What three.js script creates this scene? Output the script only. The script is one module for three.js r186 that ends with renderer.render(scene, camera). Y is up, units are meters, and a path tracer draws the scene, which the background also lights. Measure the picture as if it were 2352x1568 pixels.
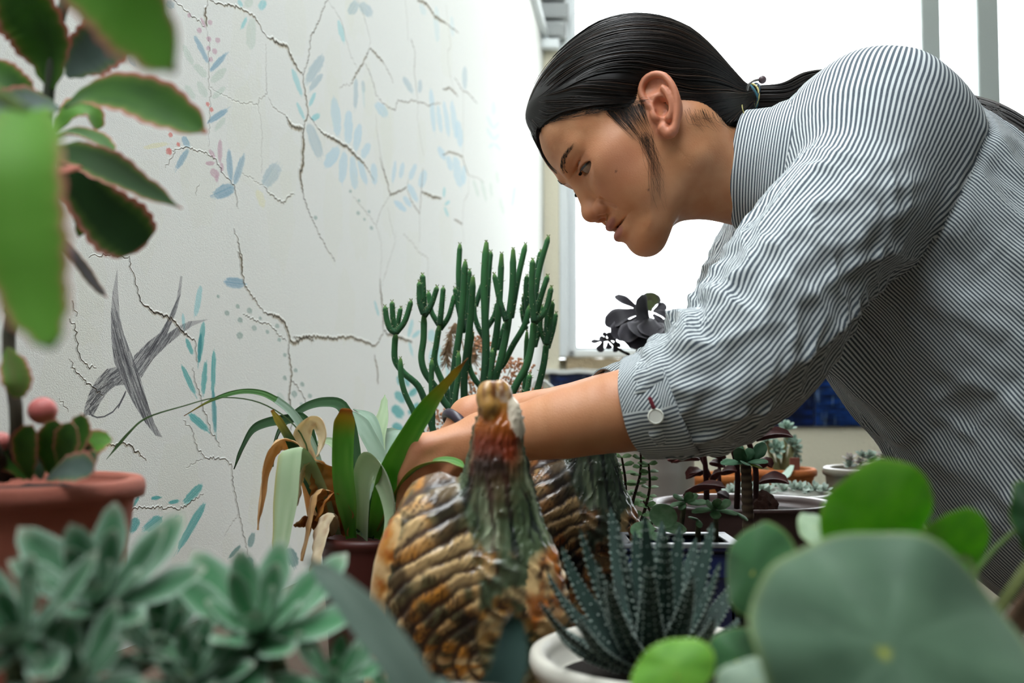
import * as THREE from 'three';
import { mergeGeometries } from 'three/addons/utils/BufferGeometryUtils.js';
import { RoundedBoxGeometry } from 'three/addons/geometries/RoundedBoxGeometry.js';
import { ImprovedNoise } from 'three/addons/math/ImprovedNoise.js';

// ---------- camera, sky, exposure ----------
const EYE = 0.95, PITCH = 2.8 * Math.PI / 180, FPX = 2287;          // eye height; lens in pixels of the 2352 x 1568 frame
const scene = new THREE.Scene();
const camera = new THREE.PerspectiveCamera(2 * Math.atan(784 / FPX) * 180 / Math.PI, 2352 / 1568, 0.02, 60);
camera.position.set(0, EYE, 0);
camera.rotation.set(PITCH, 0, 0);
camera.focus = 1.04;
camera.userData.fStop = 4.8;
const renderer = new THREE.WebGLRenderer({ antialias: true });
renderer.toneMapping = THREE.LinearToneMapping;
renderer.toneMappingExposure = 1.2;
renderer.shadowMap.enabled = true;
// a bright overcast sky, a little brighter overhead; the same all round
{
  const w = 64, h = 32, d = new Float32Array(w * h * 4);
  for (let y = 0; y < h; y++) for (let x = 0; x < w; x++) {
    const up = Math.max(0, Math.sin(((y + 0.5) / h - 0.5) * Math.PI)), k = (1 + 0.8 * up) / 1.35, i = (y * w + x) * 4;
    d[i] = 0.95 * k; d[i + 1] = 1.0 * k; d[i + 2] = 1.03 * k; d[i + 3] = 1;
  }
  const t = new THREE.DataTexture(d, w, h, THREE.RGBAFormat, THREE.FloatType);
  t.mapping = THREE.EquirectangularReflectionMapping; t.magFilter = THREE.LinearFilter; t.needsUpdate = true;
  scene.background = t;
  scene.backgroundIntensity = 6.6;
}

// ---------- helpers ----------
const V = (x, y, z) => new THREE.Vector3(x, y, z);
const FW = V(0, Math.sin(PITCH), -Math.cos(PITCH)), UPV = V(0, Math.cos(PITCH), Math.sin(PITCH));
// a place in the room from a spot in the frame and its distance
const P = (px, py, d) => V(0, EYE, 0).addScaledVector(FW, d).addScaledVector(V(1, 0, 0), (px - 1176) / FPX * d).addScaledVector(UPV, (784 - py) / FPX * d);
function rng(seed) { let a = seed >>> 0; return () => { a = (a + 0x6d2b79f5) | 0; let t = Math.imul(a ^ (a >>> 15), 1 | a); t = (t + Math.imul(t ^ (t >>> 7), 61 | t)) ^ t; return ((t ^ (t >>> 14)) >>> 0) / 4294967296; }; }
const perlin = new ImprovedNoise();
const noise = (x, y = 0, z = 0) => perlin.noise(x + 31.7, y + 11.3, z + 7.9);
const fbm = (x, y, z, n = 4) => { let s = 0, a = 0.5; for (let i = 0; i < n; i++) { s += a * noise(x, y, z); x *= 2.03; y *= 2.03; z *= 2.03; a *= 0.5; } return s; };
const clamp = (x, a = 0, b = 1) => Math.min(b, Math.max(a, x));
const lerp = (a, b, t) => a + (b - a) * t;
const sstep = (a, b, x) => { const t = clamp((x - a) / (b - a)); return t * t * (3 - 2 * t); };
const gauss = (x, s) => Math.exp(-x * x / (2 * s * s));
const hex = (c) => new THREE.Color(c);
const mixC = (a, b, t) => a.clone().lerp(b, clamp(t));
const taken = new Map();
function numbered(name) { const n = taken.get(name) ?? 0; taken.set(name, n + 1); return n ? name + '_' + String(n).padStart(3, '0') : name; }
function tag(o, label, category, group, kind) {
  if (label) o.userData.label = label;
  if (category) o.userData.category = category;
  if (group) o.userData.group = group;
  if (kind) o.userData.kind = kind;
  return o;
}
function thing(name, label, category, group, pos = V(0, 0, 0)) {
  const o = new THREE.Group(); o.name = numbered(name); o.position.copy(pos); scene.add(o);
  return tag(o, label, category, group);
}
function part(name, geo, mat, parent) {
  const o = new THREE.Mesh(geo, mat); o.name = name; o.castShadow = o.receiveShadow = true; parent.add(o); return o;
}
function struct(name, geo, mat) { const o = part(name, geo, mat, scene); o.userData.kind = 'structure'; return o; }
function box(x0, x1, y0, y1, z0, z1, r = 0) {
  const g = r ? new RoundedBoxGeometry(x1 - x0, y1 - y0, z1 - z0, 2, r) : new THREE.BoxGeometry(x1 - x0, y1 - y0, z1 - z0);
  return g.translate((x0 + x1) / 2, (y0 + y1) / 2, (z0 + z1) / 2);
}
// smooth curve through points, n samples
function curve(pts, n) { return new THREE.CatmullRomCurve3(pts, false, 'centripetal').getPoints(n); }
// piecewise linear / smooth table: [[t, v], ...]
function table(rows) {
  return (t) => {
    if (t <= rows[0][0]) return rows[0][1];
    for (let i = 1; i < rows.length; i++) if (t <= rows[i][0]) { const k = (t - rows[i - 1][0]) / (rows[i][0] - rows[i - 1][0]); return lerp(rows[i - 1][1], rows[i][1], k * k * (3 - 2 * k)); }
    return rows[rows.length - 1][1];
  };
}
function geoFrom(pos, idx, { nor, uv, col } = {}) {
  const g = new THREE.BufferGeometry();
  g.setAttribute('position', new THREE.Float32BufferAttribute(pos, 3));
  if (uv) g.setAttribute('uv', new THREE.Float32BufferAttribute(uv, 2));
  if (col) g.setAttribute('color', new THREE.Float32BufferAttribute(col, 3));
  g.setIndex(idx);
  if (nor) g.setAttribute('normal', new THREE.Float32BufferAttribute(nor, 3)); else g.computeVertexNormals();
  return g;
}
// round bar along points with a radius per point and optional colour per point; closed ends
function tube(pts, rad, { sides = 8, col, cap = true, squash } = {}) {
  const n = pts.length, pos = [], uv = [], cs = [], idx = [], T = V(), N = V(), B = V();
  const R = typeof rad === 'function' ? rad : () => rad;
  let ref = null, len = 0;
  for (let i = 0; i < n; i++) {
    T.subVectors(pts[Math.min(n - 1, i + 1)], pts[Math.max(0, i - 1)]).normalize();
    if (!ref) ref = Math.abs(T.y) < 0.9 ? V(0, 1, 0) : V(1, 0, 0);
    N.copy(ref).addScaledVector(T, -ref.dot(T)).normalize(); ref = N.clone(); B.crossVectors(T, N);
    if (i) len += pts[i].distanceTo(pts[i - 1]);
    const t = i / (n - 1), r = R(t), c = col ? col(t) : null;
    for (let j = 0; j <= sides; j++) {
      const a = j / sides * Math.PI * 2, k = squash ? squash(a, t) : 1;
      pos.push(pts[i].x + (N.x * Math.cos(a) + B.x * Math.sin(a)) * r * k, pts[i].y + (N.y * Math.cos(a) + B.y * Math.sin(a)) * r * k, pts[i].z + (N.z * Math.cos(a) + B.z * Math.sin(a)) * r * k);
      uv.push(j / sides, len); if (c) cs.push(c.r, c.g, c.b);
    }
  }
  const w = sides + 1;
  for (let i = 0; i < n - 1; i++) for (let j = 0; j < sides; j++) { const a = i * w + j; idx.push(a, a + 1, a + w, a + 1, a + w + 1, a + w); }
  if (cap) for (const e of [0, n - 1]) {
    const c0 = pos.length / 3, T2 = V().subVectors(pts[Math.min(n - 1, e + 1)], pts[Math.max(0, e - 1)]).normalize().multiplyScalar((e ? 1 : -1) * R(e ? 1 : 0) * 0.5);
    pos.push(pts[e].x + T2.x, pts[e].y + T2.y, pts[e].z + T2.z); uv.push(0.5, e ? len : 0); if (col) { const c = col(e ? 1 : 0); cs.push(c.r, c.g, c.b); }
    for (let j = 0; j < sides; j++) e ? idx.push(e * w + j, e * w + j + 1, c0) : idx.push(j + 1, j, c0);
  }
  return geoFrom(pos, idx, { uv, col: col ? cs : null });
}
// a leaf: centre line, half width w(t), thickness th(t), hollow cup(t) (metres at the edge), colour col(t, x, face); side(t) = width direction
function blade(pts, { w, th, cup = () => 0, normal, col, m = 6, wave, twist }) {
  const n = pts.length, pos = [], uv = [], cs = [], idx = [], T = V(), S = V(), N = V();
  let ref = normal.clone(), len = 0;
  const W = 2 * m + 2;
  const row = 2 * (m + 1);
  for (let i = 0; i < n; i++) {
    T.subVectors(pts[Math.min(n - 1, i + 1)], pts[Math.max(0, i - 1)]).normalize();
    N.copy(ref).addScaledVector(T, -ref.dot(T)).normalize(); ref = N.clone();
    if (twist) { const a = twist(i / (n - 1)); N.applyAxisAngle(T, a); }
    S.crossVectors(T, N);
    if (i) len += pts[i].distanceTo(pts[i - 1]);
    const t = i / (n - 1), hw = w(t), tk = th(t), cp = cup(t);
    for (let f = 0; f < 2; f++) for (let j = 0; j <= m; j++) {
      const x = Math.sin((j / m * 2 - 1) * Math.PI / 2), b = Math.sqrt(Math.max(0, 1 - x * x));
      const o = cp * x * x + (f ? -0.5 : 0.5) * tk * b + (wave ? wave(t, x) : 0), s = x * hw;
      pos.push(pts[i].x + S.x * s + N.x * o, pts[i].y + S.y * s + N.y * o, pts[i].z + S.z * s + N.z * o);
      uv.push(x * hw, len);
      const c = col(t, x, f); cs.push(c.r, c.g, c.b);
    }
  }
  for (let i = 0; i < n - 1; i++) for (let j = 0; j < m; j++) {
    const a = i * row + j, b = a + row; idx.push(a, a + 1, b, a + 1, b + 1, b);
    const c = a + m + 1, d = c + row; idx.push(c, d, c + 1, c + 1, d, d + 1);
  }
  for (let i = 0; i < n - 1; i++) for (const j of [0, m]) {
    const a = i * row + j, b = a + row, c = a + m + 1, d = c + row;
    j ? idx.push(a, c, b, c, d, b) : idx.push(a, b, c, c, b, d);
  }
  return geoFrom(pos, idx, { uv, col: cs });
}
// turned shape: [[r, y], ...] about the y axis, squeezed to an oval by sz
function lathe(rows, seg = 48, sz = 1) { const g = new THREE.LatheGeometry(rows.map(([r, y]) => new THREE.Vector2(r, y)), seg); if (sz !== 1) { g.scale(1, 1, sz); g.computeVertexNormals(); } return g; }
function paint(g, f) { const p = g.attributes.position, c = new Float32Array(p.count * 3); for (let i = 0; i < p.count; i++) { const k = f(p.getX(i), p.getY(i), p.getZ(i), i); c[i * 3] = k.r; c[i * 3 + 1] = k.g; c[i * 3 + 2] = k.b; } g.setAttribute('color', new THREE.BufferAttribute(c, 3)); return g; }
function grain(size, f, srgb = false) {          // small repeating texture
  const d = new Uint8Array(size * size * 4);
  for (let y = 0; y < size; y++) for (let x = 0; x < size; x++) { const v = f(x / size, y / size, x, y), i = (y * size + x) * 4; if (Array.isArray(v)) { d[i] = v[0]; d[i + 1] = v[1]; d[i + 2] = v[2]; } else d[i] = d[i + 1] = d[i + 2] = v; d[i + 3] = 255; }
  const t = new THREE.DataTexture(d, size, size); t.wrapS = t.wrapT = THREE.RepeatWrapping; t.magFilter = THREE.LinearFilter; t.minFilter = THREE.LinearMipmapLinearFilter; t.generateMipmaps = true;
  if (srgb) t.colorSpace = THREE.SRGBColorSpace; t.needsUpdate = true; return t;
}
const std = (o) => new THREE.MeshStandardMaterial(o), phys = (o) => new THREE.MeshPhysicalMaterial(o);
const rough01 = (() => { const r = rng(5); return grain(256, (u, v) => clamp(128 + 70 * fbm(u * 8, v * 8, 2, 3) + 60 * (r() - 0.5), 0, 255)); })();
const scaled = (t, k) => { const c = t.clone(); c.repeat.set(k, k); c.needsUpdate = true; return c; };
// ---------- the room ----------
const WA = P(0, 896, 0.9), WB = P(1250, 896, 2.78), WE = V().subVectors(WB, WA).setY(0).normalize(), WN = V(-WE.z, 0, WE.x).multiplyScalar(-1);
if (WN.x < 0) WN.multiplyScalar(-1);
const WLEN = V().subVectors(WB, WA).setY(0).length(), BZ = WB.z, CEIL = 2.6, RX = 2.3, FZ = 1.6, GA = -2.6;
// photo spot -> (along the wall, height)
function onWall(px, py) {
  const dir = P(px, py, 1).sub(V(0, EYE, 0)), t = V().subVectors(WA, V(0, EYE, 0)).dot(WN) / dir.dot(WN), p = V(0, EYE, 0).addScaledVector(dir, t);
  return [V().subVectors(p, WA).dot(WE), p.y];
}
const wallPoint = (a, y, out = 0) => V(WA.x, 0, WA.z).addScaledVector(WE, a).addScaledVector(WN, out).setY(y);

// the mural: brushed leaves, berries, a pencil swallow, and the cracks in the plaster
const FR = { A: [380, 0, 0.306], B: [160, 560, 0.3189], C: [680, 0, 0.3571], D: [0, 780, 0.5025], E: [860, 530, 0.3317] };
const at = (f, x, y) => { const [ox, oy, k] = FR[f]; return onWall(ox + x * k, oy + y * k); };
const CR = [];
const crack = (f, w, ...c) => { const p = []; for (let i = 0; i < c.length; i += 2) p.push(at(f, c[i], c[i + 1])); CR.push([w, p]); };
crack('A', 2.0, 330, 0, 370, 25, 430, 38, 470, 32, 510, 48, 570, 62, 600, 85, 640, 112, 670, 125, 690, 160, 720, 220, 765, 285);
crack('A', 3.4, 765, 285, 800, 290, 840, 325, 880, 345, 910, 345, 930, 400, 960, 460, 985, 510, 1030, 560);
crack('A', 1.8, 1220, 0, 1190, 50, 1165, 115, 1130, 210, 1090, 270, 1085, 330, 1075, 420, 1060, 490, 1032, 560);
crack('A', 2.4, 1032, 560, 1040, 650, 1055, 740, 1070, 850, 1040, 940);
crack('A', 4.6, 1040, 940, 1030, 1000, 1040, 1080, 1030, 1160, 1035, 1220, 1010, 1300, 1020, 1380, 1030, 1440);
crack('A', 1.8, 1030, 1440, 1050, 1520, 1065, 1568);
crack('A', 1.2, 770, 730, 800, 790, 870, 850, 910, 880);
crack('A', 4.0, 910, 880, 930, 930, 970, 960, 1030, 970);
crack('A', 3.4, 1140, 960, 1190, 1010, 1250, 1040, 1320, 1080, 1370, 1110, 1410, 1150, 1450, 1190, 1500, 1240, 1530, 1290);
crack('A', 1.5, 1070, 860, 1110, 910, 1140, 960); crack('A', 1.5, 1530, 1290, 1565, 1360);
crack('A', 0.9, 1220, 0, 1260, 60, 1310, 140, 1340, 230, 1365, 330, 1390, 420, 1440, 510);
crack('A', 0.9, 1440, 0, 1470, 60, 1500, 150, 1520, 230, 1540, 310, 1530, 360);
crack('A', 2.4, 1530, 360, 1560, 380, 1600, 430, 1640, 480); crack('A', 1.4, 1640, 480, 1680, 550, 1710, 620);
crack('A', 2.0, 1530, 370, 1500, 440, 1470, 490, 1440, 540, 1415, 580, 1395, 630); crack('A', 1.0, 1395, 630, 1330, 645, 1305, 665);
crack('A', 1.4, 1500, 470, 1530, 540, 1560, 620, 1580, 700);
crack('A', 1.0, 1580, 860, 1585, 960, 1600, 1080, 1620, 1180, 1650, 1300, 1680, 1440, 1690, 1470);
crack('A', 3.2, 305, 60, 297, 100, 305, 150, 310, 190); crack('A', 1.2, 320, 0, 305, 60); crack('A', 1.0, 310, 190, 315, 240, 325, 290, 330, 340, 325, 480, 325, 560, 325, 650, 340, 700, 330, 830, 330, 940, 325, 1040, 320, 1100);
crack('A', 1.4, 60, 0, 100, 40, 160, 90, 210, 130, 270, 180, 290, 200);
crack('A', 0.9, 335, 655, 400, 695, 450, 720, 510, 750, 570, 775, 640, 770, 690, 790, 700, 750, 760, 710, 755, 600, 755, 440, 755, 330);
crack('A', 0.5, 690, 790, 710, 880, 725, 1000, 720, 1150, 720, 1300);
crack('A', 1.6, 50, 1130, 120, 1110, 180, 1110, 210, 1130, 270, 1140, 330, 1170, 370, 1190, 400, 1240, 430, 1300, 480, 1350, 520, 1400, 535, 1480, 545, 1568);
crack('A', 0.8, 575, 1300, 640, 1330, 700, 1375, 740, 1400); crack('A', 1.9, 740, 1400, 780, 1450, 830, 1490, 885, 1530, 910, 1490, 950, 1460, 970, 1465);
crack('A', 1.2, 0, 1260, 30, 1200, 60, 1160, 70, 1120); crack('A', 0.8, 255, 1380, 235, 1430, 230, 1470);
crack('B', 2.0, 1185, -110, 1200, -60, 1220, 0, 1240, 100, 1240, 200, 1260, 290, 1310, 370, 1350, 430, 1400, 500);
crack('B', 3.0, 1215, 60, 1240, 140, 1238, 210); crack('B', 3.6, 1400, 500, 1450, 510, 1500, 530, 1550, 570, 1575, 640, 1590, 700, 1610, 720, 1650, 700, 1700, 670, 1756, 700);
crack('B', 1.4, 140, 100, 200, 90, 300, 75, 380, 90, 430, 90); crack('B', 1.8, 430, 90, 440, 180, 470, 270, 500, 370);
crack('B', 2.8, 500, 370, 530, 440, 590, 480, 640, 500, 690, 520, 740, 550, 780, 590, 810, 630, 860, 670, 905, 700); crack('B', 1.6, 905, 700, 915, 800, 920, 850);
crack('B', 1.8, 890, 890, 900, 970, 930, 1050, 960, 1180, 990, 1250, 1010, 1340, 1050, 1400, 1085, 1465);
crack('B', 2.6, 1580, 700, 1580, 820, 1600, 930, 1590, 1000, 1580, 1100, 1600, 1200, 1595, 1340);
crack('B', 1.6, 1250, 510, 1310, 540, 1380, 570, 1450, 590, 1500, 650, 1560, 700); crack('B', 1.8, 1590, 980, 1640, 1030, 1680, 1090, 1710, 1150);
crack('B', 1.4, 20, 410, 50, 520); crack('B', 1.8, 0, 540, 40, 600, 50, 700, 70, 790, 100, 850, 130, 885, 190, 895);
crack('B', 1.8, 0, 830, 40, 920, 100, 980, 160, 1030, 240, 1090); crack('B', 2.2, 180, 1440, 260, 1450, 340, 1445, 400, 1440, 460, 1480, 520, 1530, 550, 1560);
crack('D', 1.8, 840, 370, 880, 420, 890, 470, 920, 520, 950, 545, 1000, 540, 1040, 555, 1060, 580, 1065, 650, 1080, 740, 1100, 830, 1115, 900, 1135, 990);
crack('D', 1.8, 500, 775, 570, 790, 620, 770, 700, 765, 760, 775, 800, 770, 815, 780, 870, 745, 930, 705); crack('D', 1.0, 270, 270, 300, 310, 310, 330); crack('D', 0.8, 930, 540, 880, 570, 850, 585);
crack('D', 0.6, 1090, 800, 1060, 840, 1025, 900);
crack('E', 3.0, 40, 330, 45, 430, 60, 560, 65, 690); crack('E', 3.4, 65, 690, 100, 720, 150, 725, 200, 750, 260, 770);
crack('E', 2.8, 65, 690, 40, 750, 0, 800, -70, 770, -170, 735, -270, 750, -390, 735, -560, 740); crack('E', 2.6, 0, 860, 20, 960, 25, 1060);
crack('E', 0.8, 40, 0, 50, 150, 40, 330); crack('E', 0.8, 150, 0, 140, 90, 90, 250, 50, 380); crack('E', 1.0, 200, 20, 260, 80, 310, 150, 370, 190, 370, 400, 370, 760);
crack('C', 1.6, 65, 1300, 70, 1330, 110, 1420, 160, 1530, 250, 1680);
crack('C', 3.6, 780, 0, 830, 20, 865, 60, 890, 105, 930, 130, 965, 150); crack('C', 1.6, 965, 150, 1000, 180, 1045, 207);
crack('C', 0.9, 965, 30, 975, 140, 995, 290, 975, 330, 980, 420, 1000, 520, 1015, 580); crack('C', 0.7, 700, 0, 715, 120, 720, 260);
crack('C', 1.3, 740, 250, 765, 330, 760, 450, 775, 590, 785, 660); crack('C', 0.7, 785, 660, 780, 770, 800, 880, 820, 1000);
crack('C', 1.6, 510, 600, 540, 640, 580, 680, 635, 710, 655, 640, 690, 655, 720, 655, 745, 640, 780, 655, 830, 665, 855, 680, 880, 665, 930, 665);
crack('C', 2.2, 945, 575, 990, 565, 1015, 590, 1040, 620); crack('C', 1.5, 1020, 500, 1070, 580, 1110, 600, 1165, 665);
crack('C', 2.0, 945, 995, 990, 975, 1030, 990, 1070, 1005, 1085, 1060, 1110, 1130); crack('C', 0.9, 1110, 1130, 1160, 1140, 1210, 1170); crack('C', 0.9, 1075, 590, 1075, 1000);
crack('C', 0.9, 1110, 1130, 1110, 1240, 1080, 1290, 1070, 1440, 1080, 1560); crack('C', 2.2, 540, 1010, 560, 1090, 590, 1180, 605, 1255, 650, 1240, 690, 1215, 710, 1205); crack('C', 1.2, 710, 1205, 725, 1150);
crack('C', 1.8, 710, 1205, 740, 1290, 795, 1375, 805, 1240, 815, 1080); crack('C', 1.2, 795, 1375, 795, 1560); crack('C', 3.2, 805, 1235, 840, 1245, 880, 1270, 935, 1275);
crack('C', 1.0, 605, 1255, 575, 1300, 530, 1390, 515, 1450, 540, 1550); crack('C', 1.0, 365, 1260, 420, 1330, 480, 1400, 515, 1450); crack('C', 0.7, 590, 1330, 610, 1440, 635, 1530); crack('C', 2.0, 1015, 1410, 1070, 1440);
const INK = { steel: '#7ea7be', sage: '#bed2c2', aqua: '#8ccfd4', grey: '#a9c1c8', pale: '#b4d6e6', pink: '#c79fb0', red: '#d9685f', teal: '#2b9c9c', dark: '#1f7f86', fir: '#3f716e', moss: '#8aa69c', lemon: '#ebe6b4', wash: '#c3dde0' };
const ST = [];
const leaves = (f, ink, ...c) => { for (let i = 0; i < c.length; i += 5) ST.push([f, c[i], c[i + 1], c[i + 2], c[i + 3], c[i + 4], ink, 0]); };
const dots = (f, ink, ...c) => { for (let i = 0; i < c.length; i += 3) ST.push([f, c[i] - c[i + 2] * 0.5, c[i + 1] - c[i + 2], c[i] + c[i + 2] * 0.5, c[i + 1] + c[i + 2], c[i + 2] * 2, ink, 1]); };
leaves('A', 'steel', 215, 260, 325, 480, 42, 330, 540, 455, 405, 42, 320, 920, 470, 815, 48, 130, 1020, 175, 1110, 48, 170, 1120, 80, 1270, 48, 475, 1120, 490, 1360, 46, 590, 1160, 515, 1390, 54, 520, 1400, 360, 1470, 95);
leaves('A', 'sage', 130, 330, 210, 490, 50, 215, 480, 310, 580, 60, 460, 510, 340, 620, 60, 150, 640, 220, 740, 50, 240, 610, 310, 730, 60, 450, 650, 350, 740, 45, 650, 130, 640, 380, 80, 600, 0, 650, 40, 80, 450, 880, 370, 980, 45);
leaves('A', 'aqua', 545, 0, 575, 50, 30, 740, 0, 715, 75, 60, 610, 130, 570, 220, 30, 950, 510, 1025, 720, 40, 985, 765, 1045, 900, 28, 1125, 690, 1080, 800, 30, 1095, 900, 1160, 855, 45, 1295, 145, 1340, 320, 40);
leaves('A', 'grey', 1190, 410, 1060, 620, 80, 1180, 550, 1080, 680, 50, 1070, 920, 1165, 1190, 85, 1380, 110, 1440, 10, 75, 1460, 20, 1550, 120, 85, 740, 1400, 850, 1230, 115, 1430, 580, 1425, 820, 40, 1480, 600, 1490, 700, 30);
leaves('A', 'pale', 1265, 720, 1295, 1030, 74, 1375, 820, 1370, 1090, 70, 1460, 920, 1425, 1140, 60, 1530, 1070, 1480, 1190, 60, 1200, 1260, 1300, 1100, 88, 1345, 1130, 1320, 1380, 68, 1400, 1160, 1425, 1430, 64, 1450, 1180, 1510, 1390, 50, 1560, 1220, 1575, 1390, 55, 1580, 770, 1660, 880, 80);
dots('A', 'pink', 180, 115, 16, 335, 168, 18, 255, 228, 19, 325, 292, 18, 392, 302, 19, 322, 362, 17, 370, 385, 21, 340, 445, 17);
leaves('A', 'pink', 410, 1040, 410, 1230, 40, 330, 1120, 370, 1190, 30, 300, 1225, 370, 1225, 34, 340, 1270, 400, 1330, 60, 420, 1220, 425, 1290, 30, 385, 1310, 385, 1365, 30, 265, 130, 300, 210, 22);
dots('A', 'red', 318, 782, 15, 345, 822, 16, 38, 1012, 17, 97, 1083, 14, 25, 1135, 24);
leaves('A', 'lemon', -170, 1110, 20, 1075, 40, 690, 1420, 740, 1560, 60);
leaves('A', 'steel', -440, 390, -370, 510, 90); leaves('A', 'grey', -280, 420, -220, 500, 40); leaves('A', 'grey', 10, 10, 60, 60, 60);
leaves('B', 'aqua', 945, 290, 905, 530, 45, 815, 500, 825, 620, 24); leaves('B', 'teal', 965, 550, 930, 865, 44, 840, 680, 885, 800, 34, 805, 870, 905, 1085, 38, 980, 840, 960, 1090, 40, 1040, 760, 1030, 1090, 36, 860, 1220, 1000, 1350, 56);
leaves('B', 'dark', 1032, 1040, 1050, 1370, 34, 945, 640, 930, 865, 30); leaves('B', 'steel', 1115, 270, 1265, 290, 82);
dots('B', 'moss', 1070, 378, 11, 1133, 497, 18, 1210, 450, 15, 1295, 480, 20, 1228, 548, 19, 1372, 535, 11, 1495, 590, 16, 1330, 605, 19, 1425, 632, 13, 1225, 660, 24, 1510, 690, 14, 1550, 800, 14, 1627, 910, 14, 1550, 965, 16, 1675, 1010, 16, 1618, 1080, 22, 1730, 1095, 16, 1670, 1155, 14);
leaves('D', 'teal', 925, 660, 840, 750, 40, 940, 740, 810, 965, 38, 825, 800, 735, 960, 54, 740, 810, 660, 870, 54, 630, 815, 590, 880, 50, 545, 725, 570, 740, 20, 690, 725, 735, 720, 18, 770, 745, 820, 735, 18, 635, 715, 610, 760, 14);
leaves('D', 'fir', 1100, 940, 1045, 1000, 20, 1160, 880, 1140, 950, 30, 1110, 980, 1085, 1080, 40, 1145, 990, 1120, 1110, 46, 1310, 950, 1350, 1040, 60); leaves('D', 'sage', 1270, 240, 1300, 290, 30);
leaves('C', 'pale', 865, 560, 890, 860, 36, 910, 670, 935, 860, 32, 950, 640, 985, 890, 32, 1000, 640, 1030, 900, 40, 1040, 770, 1060, 950, 50, 915, 940, 960, 1030, 40, 975, 1000, 1000, 1100, 40, 1020, 1000, 1060, 1210, 60, 1080, 1060, 1080, 1190, 30, 640, 1030, 620, 1180, 26, 690, 1040, 670, 1150, 30, 770, 1050, 730, 1160, 36, 830, 1090, 800, 1210, 50, 720, 1180, 780, 1300, 42, 630, 1290, 710, 1360, 42, 690, 1260, 740, 1330, 36);
leaves('C', 'wash', 1270, 650, 1275, 740, 30, 1225, 740, 1270, 830, 25, 1310, 780, 1270, 830, 22, 1225, 820, 1270, 900, 25, 1310, 860, 1270, 900, 25, 1240, 950, 1270, 920, 25, 1320, 970, 1275, 920, 25, 430, 560, 440, 700, 20, 800, 20, 830, 100, 40, 900, 30, 910, 280, 40, 1000, 100, 1010, 240, 30);
leaves('C', 'grey', 690, 490, 750, 600, 40, 800, 510, 795, 600, 30, 1085, 420, 1085, 580, 34, 1410, 1190, 1390, 1330, 20); leaves('C', 'sage', 1140, 1150, 1175, 1270, 24, 1190, 1150, 1225, 1300, 24, 1250, 1170, 1260, 1270, 20, 1290, 1100, 1300, 1180, 18, 1310, 1270, 1335, 1380, 25);
dots('C', 'moss', 350, 1230, 10, 400, 1370, 12, 405, 1290, 9, 470, 1360, 9, 440, 1410, 8, 485, 1465, 12, 125, 1400, 12); leaves('C', 'aqua', 955, 1200, 950, 1270, 18, 990, 1290, 955, 1320, 18, 955, 1330, 980, 1395, 20);
leaves('E', 'teal', 145, 1110, 205, 1190, 60, 295, 1090, 240, 1145, 45, 125, 1210, 195, 1290, 75, 310, 1190, 235, 1270, 45, 120, 1350, 200, 1370, 60, 165, 1000, 180, 1070, 40, 215, 990, 235, 1080, 40); leaves('E', 'aqua', 240, 760, 265, 870, 22, 235, 740, 265, 610, 30, 260, 740, 320, 690, 30, 395, 680, 395, 770, 60, 440, 780, 450, 970, 60, 400, 810, 400, 960, 45, 500, 870, 520, 1150, 30, 0, 480, 30, 590, 20);
const bird = (...c) => { const p = []; for (let i = 0; i < c.length; i += 2) p.push(at('B', c[i], c[i + 1])); return p; };
const BIRD = [
  [bird(343, 175, 310, 340, 297, 500, 300, 680, 320, 850, 390, 1010, 450, 1130, 540, 1280, 620, 1380, 670, 1395, 610, 1290, 575, 1190, 540, 1070, 500, 940, 455, 820, 390, 650, 360, 520, 348, 330), bird(330, 500, 420, 900, 600, 1340)],
  [bird(465, 805, 560, 710, 650, 640, 715, 530, 770, 400, 797, 232, 812, 232, 800, 360, 770, 480, 735, 570, 700, 650, 780, 595, 860, 557, 1000, 542, 880, 592, 800, 650, 700, 730, 600, 830, 515, 965, 450, 880), bird(480, 900, 640, 720, 780, 440)],
  [bird(345, 885, 270, 900, 200, 970, 150, 1050, 110, 1170, 93, 1265, 130, 1230, 170, 1240, 215, 1150, 270, 1070, 330, 1020, 400, 1015, 370, 960), bird(120, 1220, 200, 1040, 370, 950)],
];
const LOOP = bird(140, 1200, 160, 1235, 200, 1250, 250, 1243, 310, 1210, 360, 1150, 405, 1060, 395, 1090, 350, 1180);

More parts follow.
